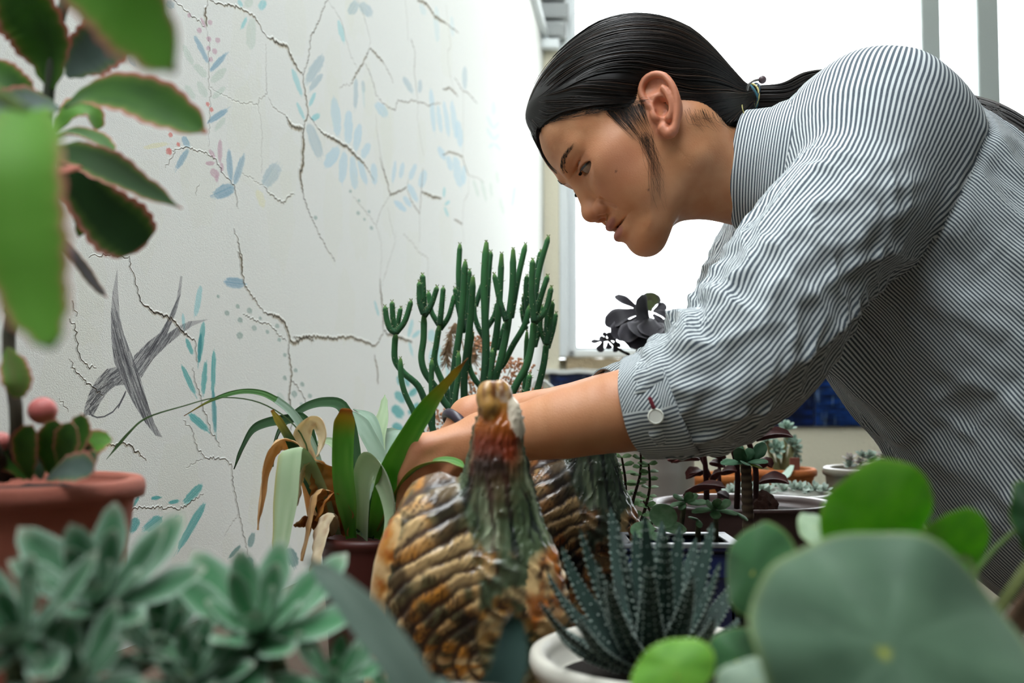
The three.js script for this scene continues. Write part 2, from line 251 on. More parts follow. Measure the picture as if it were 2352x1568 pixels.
function mural(a0, a1, y0, y1, w, h, seed) {
  const cv = document.createElement('canvas'), bp = document.createElement('canvas'); cv.width = bp.width = w; cv.height = bp.height = h;
  const c = cv.getContext('2d'), b = bp.getContext('2d'), kx = w / (a1 - a0), ky = h / (y1 - y0), r = rng(seed);
  const m = ([a, y]) => [(a - a0) * kx, (y1 - y) * ky];
  c.fillStyle = '#e8eae5'; c.fillRect(0, 0, w, h); b.fillStyle = 'rgb(150,150,150)'; b.fillRect(0, 0, w, h);
  // brushed paint: bristle streaks along each dab
  for (const [f, px, py, qx, qy, wz, kind, round] of ST) {
    const ink = INK[kind], rr = rng(Math.floor(px * 97 + py * 79 + wz) + 77), L = Math.hypot(qx - px, qy - py), ux = (qx - px) / L, uy = (qy - py) / L, faint = kind === 'wash' || kind === 'sage' || kind === 'lemon';
    const spot = (t, o) => m(at(f, px + ux * L * t - uy * o, py + uy * L * t + ux * o)), size = wz * FR[f][2];
    const c0 = spot(0.5, 0); if (c0[0] < -300 || c0[0] > w + 300) continue;
    const n = Math.max(8, Math.round(size * 1.1));
    c.globalAlpha = faint ? 0.3 : 0.4; c.fillStyle = c.strokeStyle = ink; c.lineCap = 'round';
    c.beginPath();
    for (let i = 0; i <= 30; i++) {
      const th = i / 30 * Math.PI * 2, sx = Math.cos(th), sy = Math.sin(th), t = 0.5 - 0.46 * Math.sign(sx) * Math.pow(Math.abs(sx), round ? 1 : 0.75), wob = 1 + 0.55 * noise(i * 0.7, px * 0.1, py * 0.1);
      const p2 = spot(t, Math.sign(sy) * Math.pow(Math.abs(sy), round ? 1 : 0.85) * wz * 0.44 * wob);
      i ? c.lineTo(...p2) : c.moveTo(...p2);
    }
    c.fill();
    for (let i = 0; i < n; i++) {
      const x = (i + rr()) / n * 2 - 1, half = Math.sqrt(Math.max(0.02, 1 - x * x)), s = 0.5 - 0.5 * half * (0.7 + 0.42 * rr()), e = 0.5 + 0.5 * half * (0.55 + 0.75 * rr()), o = x * wz * 0.48;
      c.globalAlpha = (faint ? 0.18 : 0.42) * (0.3 + rr()); c.lineWidth = Math.max(0.7, 0.0008 * kx * (0.5 + rr()));
      c.beginPath(); c.moveTo(...spot(s, o)); c.lineTo(...spot(e, o)); c.stroke();
    }
  }
  // pencil swallow
  for (const [poly, spine] of BIRD) {
    c.save(); c.beginPath(); poly.forEach((p, i) => (i ? c.lineTo(...m(p)) : c.moveTo(...m(p)))); c.closePath();
    c.globalAlpha = 0.34; c.fillStyle = '#55565b'; c.fill(); c.save(); c.clip();
    const rr = rng(91), A = spine[0], B = spine[1], C = spine[2];
    for (let i = 0; i < 520; i++) {
      const t = rr(), o = (rr() - 0.5) * 0.06, o2 = (rr() - 0.5) * 0.06, l = 0.06 + 0.12 * rr();
      const pt = (k) => [(1 - k) * (1 - k) * A[0] + 2 * k * (1 - k) * B[0] + k * k * C[0] + o, (1 - k) * (1 - k) * A[1] + 2 * k * (1 - k) * B[1] + k * k * C[1] + o2];
      c.globalAlpha = 0.25 + 0.5 * rr(); c.strokeStyle = '#34353b'; c.lineWidth = 0.0005 * kx * (0.5 + rr());
      c.beginPath(); c.moveTo(...m(pt(t - l))); c.lineTo(...m(pt(t))); c.lineTo(...m(pt(t + l))); c.stroke();
    }
    c.restore(); c.globalAlpha = 0.85; c.strokeStyle = '#3e3f45'; c.lineWidth = 0.0011 * kx; c.stroke(); c.restore();
  }
  c.globalAlpha = 0.85; c.strokeStyle = '#3e3f45'; c.lineWidth = 0.0014 * kx; c.beginPath(); LOOP.forEach((p, i) => (i ? c.lineTo(...m(p)) : c.moveTo(...m(p)))); c.stroke();
  // cracks: a jagged dark gap, brown dirt at its edge, a curled lip of plaster
  for (const [wd, pts] of CR) {
    const rr = rng(Math.floor(pts[0][0] * 8111 + pts[0][1] * 9341) + 13), fine = [];
    for (let i = 0; i < pts.length - 1; i++) {
      const [p, q] = [pts[i], pts[i + 1]], L = Math.hypot(q[0] - p[0], q[1] - p[1]), k = Math.max(1, Math.round(L / 0.003));
      for (let j = 0; j < k; j++) { const t = j / k, o = j ? (rr() - 0.5) * 0.0042 : 0; fine.push([p[0] + (q[0] - p[0]) * t - (q[1] - p[1]) / L * o, p[1] + (q[1] - p[1]) * t + (q[0] - p[0]) / L * o]); }
    }
    fine.push(pts[pts.length - 1]);
    const line = (g, col, al, lw, dx, dy) => { g.strokeStyle = col; g.globalAlpha = al; g.lineJoin = g.lineCap = 'round'; for (let i = 0; i < fine.length - 1; i++) { const e = Math.min(1, 3 * Math.min(i + 1, fine.length - i) / fine.length + 0.25); g.lineWidth = Math.max(0.5, lw * e * kx); g.beginPath(); g.moveTo(m(fine[i])[0] + dx * kx, m(fine[i])[1] + dy * ky); g.lineTo(m(fine[i + 1])[0] + dx * kx, m(fine[i + 1])[1] + dy * ky); g.stroke(); } };
    const u = 0.00042 * wd * (1 + 0.55 * clamp((pts[0][0]) / 1.2));
    if (wd > 1.9) line(c, '#9c8f72', 0.22, u * 3.2, 0, 0);
    line(c, '#7a6d52', wd > 1.2 ? 0.5 : 0.3, u * 1.35, u * 0.3, u * 0.3);
    for (let i = 0; i < fine.length - 1; i++) { const v = 0.55 + 0.9 * Math.abs(noise(fine[i][0] * 60, fine[i][1] * 60, 3)) * 1.4, p = m(fine[i]), q = m(fine[i + 1]); c.strokeStyle = '#332d24'; c.globalAlpha = (wd > 1.2 ? 0.95 : 0.45) * clamp(v, 0.3, 1); c.lineWidth = Math.max(0.5, u * v * kx * 0.8); c.beginPath(); c.moveTo(...p); c.lineTo(...q); c.stroke(); }
    line(b, 'rgb(235,235,235)', wd > 1.2 ? 0.9 : 0.4, u * 2.6, -u * 1.0, -u * 0.8);
    line(b, 'rgb(20,20,20)', 1, u * 1.3, 0, 0);
    if (wd > 3) for (let i = 0; i < fine.length; i++) if (rr() < 0.6) { const p = m(fine[i]), s = u * kx * (0.7 + 1.6 * rr()); c.globalAlpha = 0.7; c.fillStyle = rr() < 0.5 ? '#f2f0e8' : '#8d7c5c'; c.beginPath(); c.moveTo(p[0], p[1]); c.lineTo(p[0] + s * (rr() - 0.3), p[1] + s * rr() * 1.4); c.lineTo(p[0] + s * 1.2 * (rr() - 0.5), p[1] - s * rr()); c.fill(); }
  }
  c.globalAlpha = b.globalAlpha = 1;
  // grain of the limewash, faint old patches
  const im = c.getImageData(0, 0, w, h), bm = b.getImageData(0, 0, w, h), D = im.data, E = bm.data;
  for (let y = 0; y < h; y++) for (let x = 0; x < w; x++) {
    const i = (y * w + x) * 4, wx = a0 + x / kx, wy = y1 - y / ky, n = (r() - 0.5) * 7;
    const patch = (x % 2 || y % 2) ? 0 : 0;
    D[i] += n + patch; D[i + 1] += n; D[i + 2] += n;
    E[i] = E[i + 1] = E[i + 2] = clamp(E[i] + (r() - 0.5) * 26, 0, 255);
  }
  c.putImageData(im, 0, 0); b.putImageData(bm, 0, 0);
  c.globalAlpha = 0.05; for (let i = 0; i < 60; i++) { const x = r() * w, y = r() * h, s = (0.01 + 0.05 * r()) * kx; c.fillStyle = r() < 0.5 ? '#d9cfb4' : '#f4f4f0'; c.beginPath(); for (let k = 0; k <= 14; k++) { const q = k / 14 * Math.PI * 2, rr2 = s * (0.6 + 0.6 * Math.abs(noise(i, k * 0.7))); k ? c.lineTo(x + Math.cos(q) * rr2, y + Math.sin(q) * rr2 * 1.6) : c.moveTo(x + rr2, y); } c.fill(); }
  c.globalAlpha = 1;
  const t = new THREE.CanvasTexture(cv), t2 = new THREE.CanvasTexture(bp); t.colorSpace = THREE.SRGBColorSpace;
  return std({ map: t, bumpMap: t2, bumpScale: 0.0022, roughness: 0.92 });
}
const plasterBump = grain(256, (u, v, x, y) => clamp(128 + 90 * noise(u * 32, v * 32, 1) + 40 * noise(u * 90, v * 90, 4), 0, 255));
const M = {
  plaster: std({ color: '#e6e8e2', roughness: 0.94, bumpMap: scaled(plasterBump, 3), bumpScale: 0.0012 }),
  cream: std({ color: '#e2dcc4', roughness: 0.9, bumpMap: scaled(plasterBump, 4), bumpScale: 0.002 }),
  whiteFrame: std({ color: '#e3e9ea', roughness: 0.45 }),
  gasket: std({ color: '#2c3032', roughness: 0.7 }),
  cement: std({ color: '#a8977a', roughness: 0.95, bumpMap: scaled(plasterBump, 6), bumpScale: 0.006 }),
  brick: std({ color: '#a5a9a8', roughness: 0.95, bumpMap: scaled(plasterBump, 8), bumpScale: 0.004 }),
  floor: std({ color: '#4a4640', roughness: 0.7 }), terrace: std({ color: '#d6d5d0', roughness: 0.9 }),
  wood: std({ color: '#4d3b2a', roughness: 0.7 }),
  glass: phys({ color: '#ffffff', transmission: 1, thickness: 0, roughness: 0, ior: 1.45 }),
};
// left wall: a slab with a plastered face; the painted stretches carry the mural
{
  const cols = [[GA, -0.12, 0], [-0.12, 0.36, 1], [0.36, 0.92, 2], [0.92, WLEN, 3]], yr = [null, [EYE - 0.42, EYE + 0.56], [EYE - 0.5, EYE + 0.78], [EYE - 0.76, EYE + 1.26]];
  const mats = [M.plaster, mural(-0.12, 0.36, ...yr[1], 1024, 2000, 21), mural(0.36, 0.92, ...yr[2], 1024, 2000, 22), mural(0.92, WLEN, ...yr[3], 1024, 1800, 23)];
  const pos = [], uv = [], idx = [], g = new THREE.BufferGeometry(); let start = 0;
  const quad = (p, q, r2, s, uvs, mi) => { const b = pos.length / 3; for (const v of [p, q, r2, s]) pos.push(v.x, v.y, v.z); uv.push(...uvs); idx.push(b, b + 1, b + 2, b, b + 2, b + 3); g.addGroup(start, 6, mi); start += 6; };
  const face = (a0, a1, y0, y1, mi) => quad(wallPoint(a0, y0), wallPoint(a1, y0), wallPoint(a1, y1), wallPoint(a0, y1), mi ? [0, 0, 1, 0, 1, 1, 0, 1] : [a0, y0, a1, y0, a1, y1, a0, y1], mi);
  for (const [a0, a1, mi] of cols) if (!mi) face(a0, a1, 0, CEIL, 0); else { const [y0, y1] = yr[mi]; face(a0, a1, 0, y0, 0); face(a0, a1, y0, y1, mi); face(a0, a1, y1, CEIL, 0); }
  const o = -0.14; // back and edges
  quad(wallPoint(WLEN, 0, o), wallPoint(GA, 0, o), wallPoint(GA, CEIL, o), wallPoint(WLEN, CEIL, o), [0, 0, 1, 0, 1, 1, 0, 1], 0);
  quad(wallPoint(GA, CEIL), wallPoint(WLEN, CEIL), wallPoint(WLEN, CEIL, o), wallPoint(GA, CEIL, o), [0, 0, 1, 0, 1, 1, 0, 1], 0);
  quad(wallPoint(GA, 0, o), wallPoint(GA, 0), wallPoint(GA, CEIL), wallPoint(GA, CEIL, o), [0, 0, 1, 0, 1, 1, 0, 1], 0);
  quad(wallPoint(WLEN, 0), wallPoint(WLEN, 0, o), wallPoint(WLEN, CEIL, o), wallPoint(WLEN, CEIL), [0, 0, 1, 0, 1, 1, 0, 1], 0);
  g.setAttribute('position', new THREE.Float32BufferAttribute(pos, 3)); g.setAttribute('uv', new THREE.Float32BufferAttribute(uv, 2)); g.setIndex(idx); g.computeVertexNormals();
  struct('wall_left', g, mats);
}
const BY = (py) => P(1400, py, 2.78).y, BX = (px) => P(px, 900, 2.78).x;     // on the back wall
const FX0 = BX(1285), FX1 = 2.12, SILL = BY(820), WTOP = 2.45, UVm = (g, k = 1) => { const p = g.attributes.position, n = g.attributes.normal, u = []; for (let i = 0; i < p.count; i++) { const ax = Math.abs(n.getX(i)), ay = Math.abs(n.getY(i)); u.push(...(ay > 0.7 ? [p.getX(i) * k, p.getZ(i) * k] : ax > 0.7 ? [p.getZ(i) * k, p.getY(i) * k] : [p.getX(i) * k, p.getY(i) * k])); } g.setAttribute('uv', new THREE.Float32BufferAttribute(u, 2)); return g; };
{
  const z0 = BZ - 0.16, z1 = BZ, x0 = WB.x - 0.2;
  const w = struct('wall_back', UVm(mergeGeometries([box(x0, RX + 0.14, 0, BY(852), z0, z1), box(x0, FX0, BY(852), CEIL, z0, z1), box(FX1, RX + 0.14, BY(852), CEIL, z0, z1), box(FX0, FX1, WTOP, CEIL, z0, z1), box(FX0, FX1, BY(852), SILL - 0.004, z0, z1 - 0.05)])), M.cream);
  // rough cement bed under the frame
  const r = rng(8), cg = new THREE.BoxGeometry(FX1 - BX(1301), BY(822) - BY(850), 0.07, 120, 5, 4), cp = cg.attributes.position;
  for (let i = 0; i < cp.count; i++) { const k = noise(cp.getX(i) * 22, cp.getY(i) * 60, 1) * 0.006; cp.setY(i, cp.getY(i) + k); cp.setZ(i, cp.getZ(i) + noise(cp.getX(i) * 30, cp.getY(i) * 50, 5) * 0.005); }
  cg.translate((FX1 + BX(1301)) / 2, (BY(822) + BY(850)) / 2, BZ - 0.03); cg.computeVertexNormals(); part('cement_bed', UVm(cg), M.cement, w);
  const lg = new THREE.BoxGeometry(FX1 - WB.x, 0.012, 0.03, 140, 2, 2), lp = lg.attributes.position; for (let i = 0; i < lp.count; i++) lp.setY(i, lp.getY(i) + noise(lp.getX(i) * 25, 2, lp.getZ(i) * 20) * 0.005);
  lg.translate((FX1 + WB.x) / 2, BY(853), BZ + 0.004); lg.computeVertexNormals(); part('plaster_ledge', UVm(lg), M.plaster, w);
  // glazed blue tiles under the sill
  const tw = 0.148, th = BY(858) - BY(979), tones = ['#16357e', '#12306f', '#1b4592', '#0f2a66'].map((c, k) => { const rr = rng(40 + k); const tx = grain(256, (u, v) => { const s = fbm(u * 3 + k * 5, v * 22, k, 4), q = fbm(u * 30, v * 2 + k, 9, 3), wht = sstep(0.16, 0.3, q) * 0.6, k2 = clamp(0.6 + 1.3 * s, 0.12, 1.7), b = hex(c).convertLinearToSRGB(); return [lerp(b.r * k2, 0.62, wht) * 255, lerp(b.g * k2, 0.68, wht) * 255, lerp(b.b * k2, 0.72, wht) * 255].map((x) => clamp(x, 0, 255)); }, true); return std({ map: tx, roughness: 0.3 }); });
  const tg = new RoundedBoxGeometry(tw - 0.003, th, 0.012, 2, 0.002); { const p = tg.attributes.position, u = []; for (let i = 0; i < p.count; i++) u.push(p.getX(i) / tw + 0.5, p.getY(i) / th + 0.5); tg.setAttribute('uv', new THREE.Float32BufferAttribute(u, 2)); }
  for (let x = WB.x + 0.012, k = 0; x < FX1 - 0.1; x += tw, k++) { const t = part('tile', tg, tones[(k * 7 + 3) % 4], w); t.position.set(x + tw / 2, (BY(858) + BY(979)) / 2, BZ + 0.005 + 0.001 * r()); }
  // grey bricks showing above the corner ledge
  const bh = 0.052, bg = new RoundedBoxGeometry(0.12, bh - 0.008, 0.05, 2, 0.004);
  for (let k = 0; k < 6; k++) { const b = part('brick', UVm(bg.clone()), M.brick, w); b.position.set(WB.x + 0.0 + 0.01 * r(), BY(80) + bh * (k + 0.5), BZ + 0.004); b.rotation.z = 0.02 * (r() - 0.5); }
  part('corner_ledge', box(WB.x - 0.03, FX0, BY(104), BY(82), BZ - 0.02, BZ + 0.03, 0.004), M.whiteFrame, w);
}
{ // window: white frame, mullions, panes, dark seals
  const w = tag(new THREE.Group(), null, null, null, 'structure'); w.name = 'window_1'; scene.add(w);
  const z0 = BZ - 0.11, z1 = BZ - 0.02, gx = BX(1326), gy = BY(800), ms = [[BX(2138), BX(2186)], [BX(2270), BX(2324)]];
  part('window_frame', mergeGeometries([box(FX0, gx, SILL, WTOP, z0, z1, 0.006), box(FX0 - 0.0, BX(1306), SILL, WTOP, z1 - 0.01, z1 + 0.018, 0.005), box(FX0, FX1, SILL, gy, z0, z1, 0.006), box(FX1 - 0.05, FX1, SILL, WTOP, z0, z1, 0.006), box(FX0, FX1, WTOP - 0.05, WTOP, z0, z1, 0.006)]), M.whiteFrame, w);
  for (const [a, b] of ms) { part('mullion', box(a, b, gy, WTOP - 0.05, z0 + 0.01, z1 + 0.004, 0.006), std({ color: '#c3cccb', roughness: 0.5 }), w); }
  part('seal', mergeGeometries([box(gx, FX1 - 0.05, gy, gy + 0.006, z0 + 0.03, z1 - 0.02, 0.002), box(gx, gx + 0.004, gy, WTOP - 0.05, z0 + 0.03, z1 - 0.03, 0.0015)]), M.gasket, w);
  const edges = [gx, ...ms.flat(), FX1 - 0.05];
  for (let i = 0; i < edges.length; i += 2) part('pane', new THREE.PlaneGeometry(edges[i + 1] - edges[i], WTOP - 0.05 - gy).translate((edges[i] + edges[i + 1]) / 2, (gy + WTOP - 0.05) / 2, (z0 + z1) / 2), M.glass, w);
}
// slanting white strip in the upper corner of the left wall
{ const [a0, y0] = onWall(1214, -30), [a1, y1] = onWall(1249, 94), d = V().subVectors(wallPoint(a1, y1), wallPoint(a0, y0)), g = new RoundedBoxGeometry(d.length(), 0.02, 0.02, 2, 0.004);
  const o = struct('trim_1', g, M.whiteFrame); o.position.copy(wallPoint((a0 + a1) / 2, (y0 + y1) / 2, 0.008)); o.quaternion.setFromRotationMatrix(new THREE.Matrix4().makeBasis(d.clone().normalize(), V().crossVectors(WN, d).normalize(), WN)); }
{ // the rest of the room, out of the frame: floor, right and front walls, ceiling with a roof light, all with openings for daylight
  struct('floor', box(-1.6, RX + 0.14, -0.12, 0, BZ - 0.16, FZ + 0.14), M.floor);
  const dim = std({ color: '#453f38', roughness: 0.9 });                       // darker painted walls on our side of the room
  struct('wall_right', box(RX, RX + 0.14, 0, CEIL, BZ, FZ), dim);
  struct('wall_front', box(-1.5, RX + 0.14, 0, CEIL, FZ, FZ + 0.14), dim);
  const sx0 = -1.0, sx1 = 0.18, sz0 = BZ + 0.25, sz1 = 0.65;     // roof light
  struct('ceiling', mergeGeometries([box(-1.6, sx0, CEIL, CEIL + 0.12, BZ - 0.16, FZ + 0.14), box(sx1, RX + 0.14, CEIL, CEIL + 0.12, BZ - 0.16, FZ + 0.14), box(sx0, sx1, CEIL, CEIL + 0.12, BZ - 0.16, sz0), box(sx0, sx1, CEIL, CEIL + 0.12, sz1, FZ + 0.14)]), M.plaster);
  const w2 = tag(new THREE.Group(), null, null, null, 'structure'); w2.name = 'window_2'; scene.add(w2);
  part('window_frame', mergeGeometries([box(sx0, sx1, CEIL + 0.02, CEIL + 0.08, sz0, sz0 + 0.05), box(sx0, sx1, CEIL + 0.02, CEIL + 0.08, sz1 - 0.05, sz1), box(sx0, sx1, CEIL + 0.02, CEIL + 0.08, (sz0 + sz1) / 2 - 0.025, (sz0 + sz1) / 2 + 0.025)]), M.whiteFrame, w2);
  struct('ground', box(-14, 14, -0.3, -0.14, -22, 14), M.terrace);
}
// ---------- bodies: smooth distance fields turned into meshes ----------
const smin = (a, b, k) => { const h = Math.max(k - Math.abs(a - b), 0) / k; return Math.min(a, b) - h * h * k * 0.25; };
const smax = (a, b, k) => -smin(-a, -b, k);
// tapered rod between two spots
function rod(a, b, ra, rb) {
  const dx = b.x - a.x, dy = b.y - a.y, dz = b.z - a.z, l2 = dx * dx + dy * dy + dz * dz;
  return (x, y, z) => { const px = x - a.x, py = y - a.y, pz = z - a.z, t = clamp((px * dx + py * dy + pz * dz) / l2), qx = px - dx * t, qy = py - dy * t, qz = pz - dz * t; return Math.sqrt(qx * qx + qy * qy + qz * qz) - (ra + (rb - ra) * t); };
}
// chain through [V, r] joints, refined to a smooth curve
function chain(joints, n = 24) {
  const c = new THREE.CatmullRomCurve3(joints.map((j) => j[0]), false, 'centripetal'), pts = [], rad = [];
  for (let i = 0; i <= n; i++) { const t = i / n, k = t * (joints.length - 1), j = Math.min(joints.length - 2, Math.floor(k)), f = k - j, s = f * f * (3 - 2 * f); pts.push(c.getPoint(t)); rad.push(lerp(joints[j][1], joints[j + 1][1], s)); }
  const rods = []; for (let i = 0; i < n; i++) rods.push(rod(pts[i], pts[i + 1], rad[i], rad[i + 1]));
  const f = (x, y, z) => { let d = 1e9; for (let i = 0; i < n; i++) d = Math.min(d, rods[i](x, y, z)); return d; };
  f.pts = pts; f.rad = rad;
  // nearest stretch: length along, the angle round it about a fixed sideways direction
  const len = [0]; for (let i = 1; i <= n; i++) len.push(len[i - 1] + pts[i].distanceTo(pts[i - 1]));
  f.where = (x, y, z, side) => {
    let best = 1e9, bi = 0, bt = 0; const p = V(x, y, z), q = V();
    for (let i = 0; i < n; i++) { const d = V().subVectors(pts[i + 1], pts[i]), t = clamp(q.subVectors(p, pts[i]).dot(d) / d.lengthSq()); const e = q.copy(pts[i]).addScaledVector(d, t).distanceTo(p); if (e < best) { best = e; bi = i; bt = t; } }
    const T0 = V().subVectors(pts[Math.min(n, bi + 1)], pts[Math.max(0, bi - 1)]).normalize(), T1 = V().subVectors(pts[Math.min(n, bi + 2)], pts[bi]).normalize(), T = T0.lerp(T1, bt).normalize();
    const N = side.clone().addScaledVector(T, -side.dot(T)).normalize(), B = V().crossVectors(T, N), c0 = V().lerpVectors(pts[bi], pts[bi + 1], bt), r = V().subVectors(p, c0);
    return { s: lerp(len[bi], len[bi + 1], bt), th: Math.atan2(r.dot(B), r.dot(N)), t: (bi + bt) / n };
  };
  return f;
}
const ball = (c, rx, ry = rx, rz = rx) => (x, y, z) => { const a = (x - c[0]) / rx, b = (y - c[1]) / ry, e = (z - c[2]) / rz, k = Math.sqrt(a * a + b * b + e * e); return (k - 1) * Math.min(rx, ry, rz) * (k > 1e-6 ? 1 : 1); };
function polygonize(f, lo, hi, h) {
  const n = [0, 1, 2].map((k) => Math.ceil((hi[k] - lo[k]) / h) + 1), [nx, ny, nz] = n, v = new Float32Array(nx * ny * nz), Bk = 6, id = (i, j, k) => (k * ny + j) * nx + i;
  for (let k0 = 0; k0 < nz; k0 += Bk) for (let j0 = 0; j0 < ny; j0 += Bk) for (let i0 = 0; i0 < nx; i0 += Bk) {
    const c = f(lo[0] + (i0 + Bk / 2) * h, lo[1] + (j0 + Bk / 2) * h, lo[2] + (k0 + Bk / 2) * h), far = Math.abs(c) > h * Bk * 1.9;
    for (let k = k0; k < Math.min(nz, k0 + Bk); k++) for (let j = j0; j < Math.min(ny, j0 + Bk); j++) for (let i = i0; i < Math.min(nx, i0 + Bk); i++) v[id(i, j, k)] = far ? c : f(lo[0] + i * h, lo[1] + j * h, lo[2] + k * h);
  }
  const pos = [], idx = [], vid = new Int32Array(nx * ny * nz).fill(-1), E = [[0, 1], [2, 3], [4, 5], [6, 7], [0, 2], [1, 3], [4, 6], [5, 7], [0, 4], [1, 5], [2, 6], [3, 7]], c8 = new Float32Array(8);
  for (let k = 0; k < nz - 1; k++) for (let j = 0; j < ny - 1; j++) for (let i = 0; i < nx - 1; i++) {
    let mask = 0; for (let q = 0; q < 8; q++) { c8[q] = v[id(i + (q & 1), j + (q >> 1 & 1), k + (q >> 2))]; if (c8[q] < 0) mask |= 1 << q; }
    if (!mask || mask === 255) continue;
    let x = 0, y = 0, z = 0, m = 0;
    for (const [a, b] of E) if ((mask >> a & 1) !== (mask >> b & 1)) { const t = c8[a] / (c8[a] - c8[b]); x += (a & 1) + ((b & 1) - (a & 1)) * t; y += (a >> 1 & 1) + ((b >> 1 & 1) - (a >> 1 & 1)) * t; z += (a >> 2) + ((b >> 2) - (a >> 2)) * t; m++; }
    vid[id(i, j, k)] = pos.length / 3; pos.push(lo[0] + (i + x / m) * h, lo[1] + (j + y / m) * h, lo[2] + (k + z / m) * h);
  }
  const quad = (a, b, c, d, flip) => { if (a < 0 || b < 0 || c < 0 || d < 0) return; flip ? idx.push(a, c, b, a, d, c) : idx.push(a, b, c, a, c, d); };
  for (let k = 1; k < nz - 1; k++) for (let j = 1; j < ny - 1; j++) for (let i = 1; i < nx - 1; i++) {
    const s = v[id(i, j, k)] < 0;
    if (s !== v[id(i + 1, j, k)] < 0) quad(vid[id(i, j - 1, k - 1)], vid[id(i, j, k - 1)], vid[id(i, j, k)], vid[id(i, j - 1, k)], !s);
    if (s !== v[id(i, j + 1, k)] < 0) quad(vid[id(i - 1, j, k - 1)], vid[id(i - 1, j, k)], vid[id(i, j, k)], vid[id(i, j, k - 1)], !s);
    if (s !== v[id(i, j, k + 1)] < 0) quad(vid[id(i - 1, j - 1, k)], vid[id(i, j - 1, k)], vid[id(i, j, k)], vid[id(i - 1, j, k)], !s);
  }
  const nor = [], e = h * 0.4;
  for (let q = 0; q < pos.length; q += 3) for (let pass = 0; pass < 3; pass++) {
    const x = pos[q], y = pos[q + 1], z = pos[q + 2], gx = f(x + e, y, z) - f(x - e, y, z), gy = f(x, y + e, z) - f(x, y - e, z), gz = f(x, y, z + e) - f(x, y, z - e), l = Math.hypot(gx, gy, gz) || 1;
    if (pass < 2) { const st = clamp(f(x, y, z) / (l / (2 * e)), -h * 0.6, h * 0.6); pos[q] -= gx / l * st; pos[q + 1] -= gy / l * st; pos[q + 2] -= gz / l * st; }
    else nor.push(gx / l, gy / l, gz / l);
  }
  return { pos, idx, nor };
}
// signed distance to a closed outline, kept on a grid
function outline(pts, cell = 0.001, pad = 0.05, smooth = 120, closed = true) {
  const c = new THREE.CatmullRomCurve3(pts.map(([a, b]) => V(a, b, 0)), closed, 'centripetal').getPoints(smooth).map((p) => [p.x, p.y]);
  let x0 = 1e9, y0 = 1e9, x1 = -1e9, y1 = -1e9; for (const [a, b] of c) { x0 = Math.min(x0, a); x1 = Math.max(x1, a); y0 = Math.min(y0, b); y1 = Math.max(y1, b); }
  x0 -= pad; y0 -= pad; x1 += pad; y1 += pad;
  const nx = Math.ceil((x1 - x0) / cell) + 1, ny = Math.ceil((y1 - y0) / cell) + 1, d = new Float32Array(nx * ny);
  for (let j = 0; j < ny; j++) for (let i = 0; i < nx; i++) {
    const x = x0 + i * cell, y = y0 + j * cell; let best = 1e9, inside = false;
    for (let k = 0; k < c.length - 1; k++) {
      const [ax, ay] = c[k], [bx, by] = c[k + 1], ex = bx - ax, ey = by - ay, t = clamp(((x - ax) * ex + (y - ay) * ey) / (ex * ex + ey * ey || 1e-12)), qx = x - ax - ex * t, qy = y - ay - ey * t, q = qx * qx + qy * qy;
      if (q < best) best = q;
      if ((ay > y) !== (by > y) && x < (bx - ax) * (y - ay) / (by - ay) + ax) inside = !inside;
    }
    d[j * nx + i] = (inside ? -1 : 1) * Math.sqrt(best);
  }
  return (x, y) => { const gx = clamp((x - x0) / cell, 0, nx - 1.001), gy = clamp((y - y0) / cell, 0, ny - 1.001), i = Math.floor(gx), j = Math.floor(gy), a = gx - i, b = gy - j, o = j * nx + i; return lerp(lerp(d[o], d[o + 1], a), lerp(d[o + nx], d[o + nx + 1], a), b); };
}
// ---------- the person: head ----------
const HD = 1.05, SC = 2180;                       // distance of the head, pixels per metre there
const HB = (() => {                                // head axes: F to the nose, U to the crown, S to her left (towards us)
  const F0 = V(-0.73, -0.68, 0), U0 = V(-0.68, 0.73, 0), Z = V(0, 0, 1), psi = 8 * Math.PI / 180, rho = 7 * Math.PI / 180;
  const F = F0.clone().multiplyScalar(Math.cos(psi)).addScaledVector(Z, Math.sin(psi)).normalize(), S0 = V().crossVectors(U0.normalize(), F).normalize(), U1 = V().crossVectors(F, S0).normalize();
  const U = U1.clone().multiplyScalar(Math.cos(rho)).addScaledVector(S0, -Math.sin(rho)), S = S0.clone().multiplyScalar(Math.cos(rho)).addScaledVector(U1, Math.sin(rho));
  const ear = P(1500, 260, HD), O = ear.clone().addScaledVector(S, -0.07).addScaledVector(F, 0.0045).addScaledVector(U, -0.0055); O.z = -HD - 0.004;
  return { F, U, S, O };
})();
const toHead = (x, y, z) => { const a = x - HB.O.x, b = y - HB.O.y, c = z - HB.O.z; return [a * HB.F.x + b * HB.F.y + c * HB.F.z, a * HB.U.x + b * HB.U.y + c * HB.U.z, a * HB.S.x + b * HB.S.y + c * HB.S.z]; };
const fromHead = (f, u, s) => HB.O.clone().addScaledVector(HB.F, f).addScaledVector(HB.U, u).addScaledVector(HB.S, s);
const headOutline = outline([[0.1005, 0.036], [0.099, 0.062], [0.087, 0.086], [0.066, 0.104], [0.035, 0.117], [0, 0.121], [-0.035, 0.118], [-0.065, 0.102], [-0.088, 0.074], [-0.098, 0.042], [-0.096, 0.005], [-0.083, -0.028], [-0.06, -0.05], [-0.02, -0.07], [0.025, -0.075], [0.062, -0.0835], [0.086, -0.0885], [0.0965, -0.08], [0.0965, -0.066], [0.0965, -0.05], [0.0965, -0.03], [0.096, -0.01], [0.0965, 0.01], [0.099, 0.024]]);
const wTab = table([[-0.1, 0.050], [-0.07, 0.054], [-0.03, 0.063], [0.01, 0.0685], [0.05, 0.073], [0.13, 0.072]]);
const rFront = table([[-0.1, 0.075], [-0.075, 0.068], [-0.05, 0.06], [-0.01, 0.05], [0.02, 0.048], [0.06, 0.058], [0.1, 0.075]]);
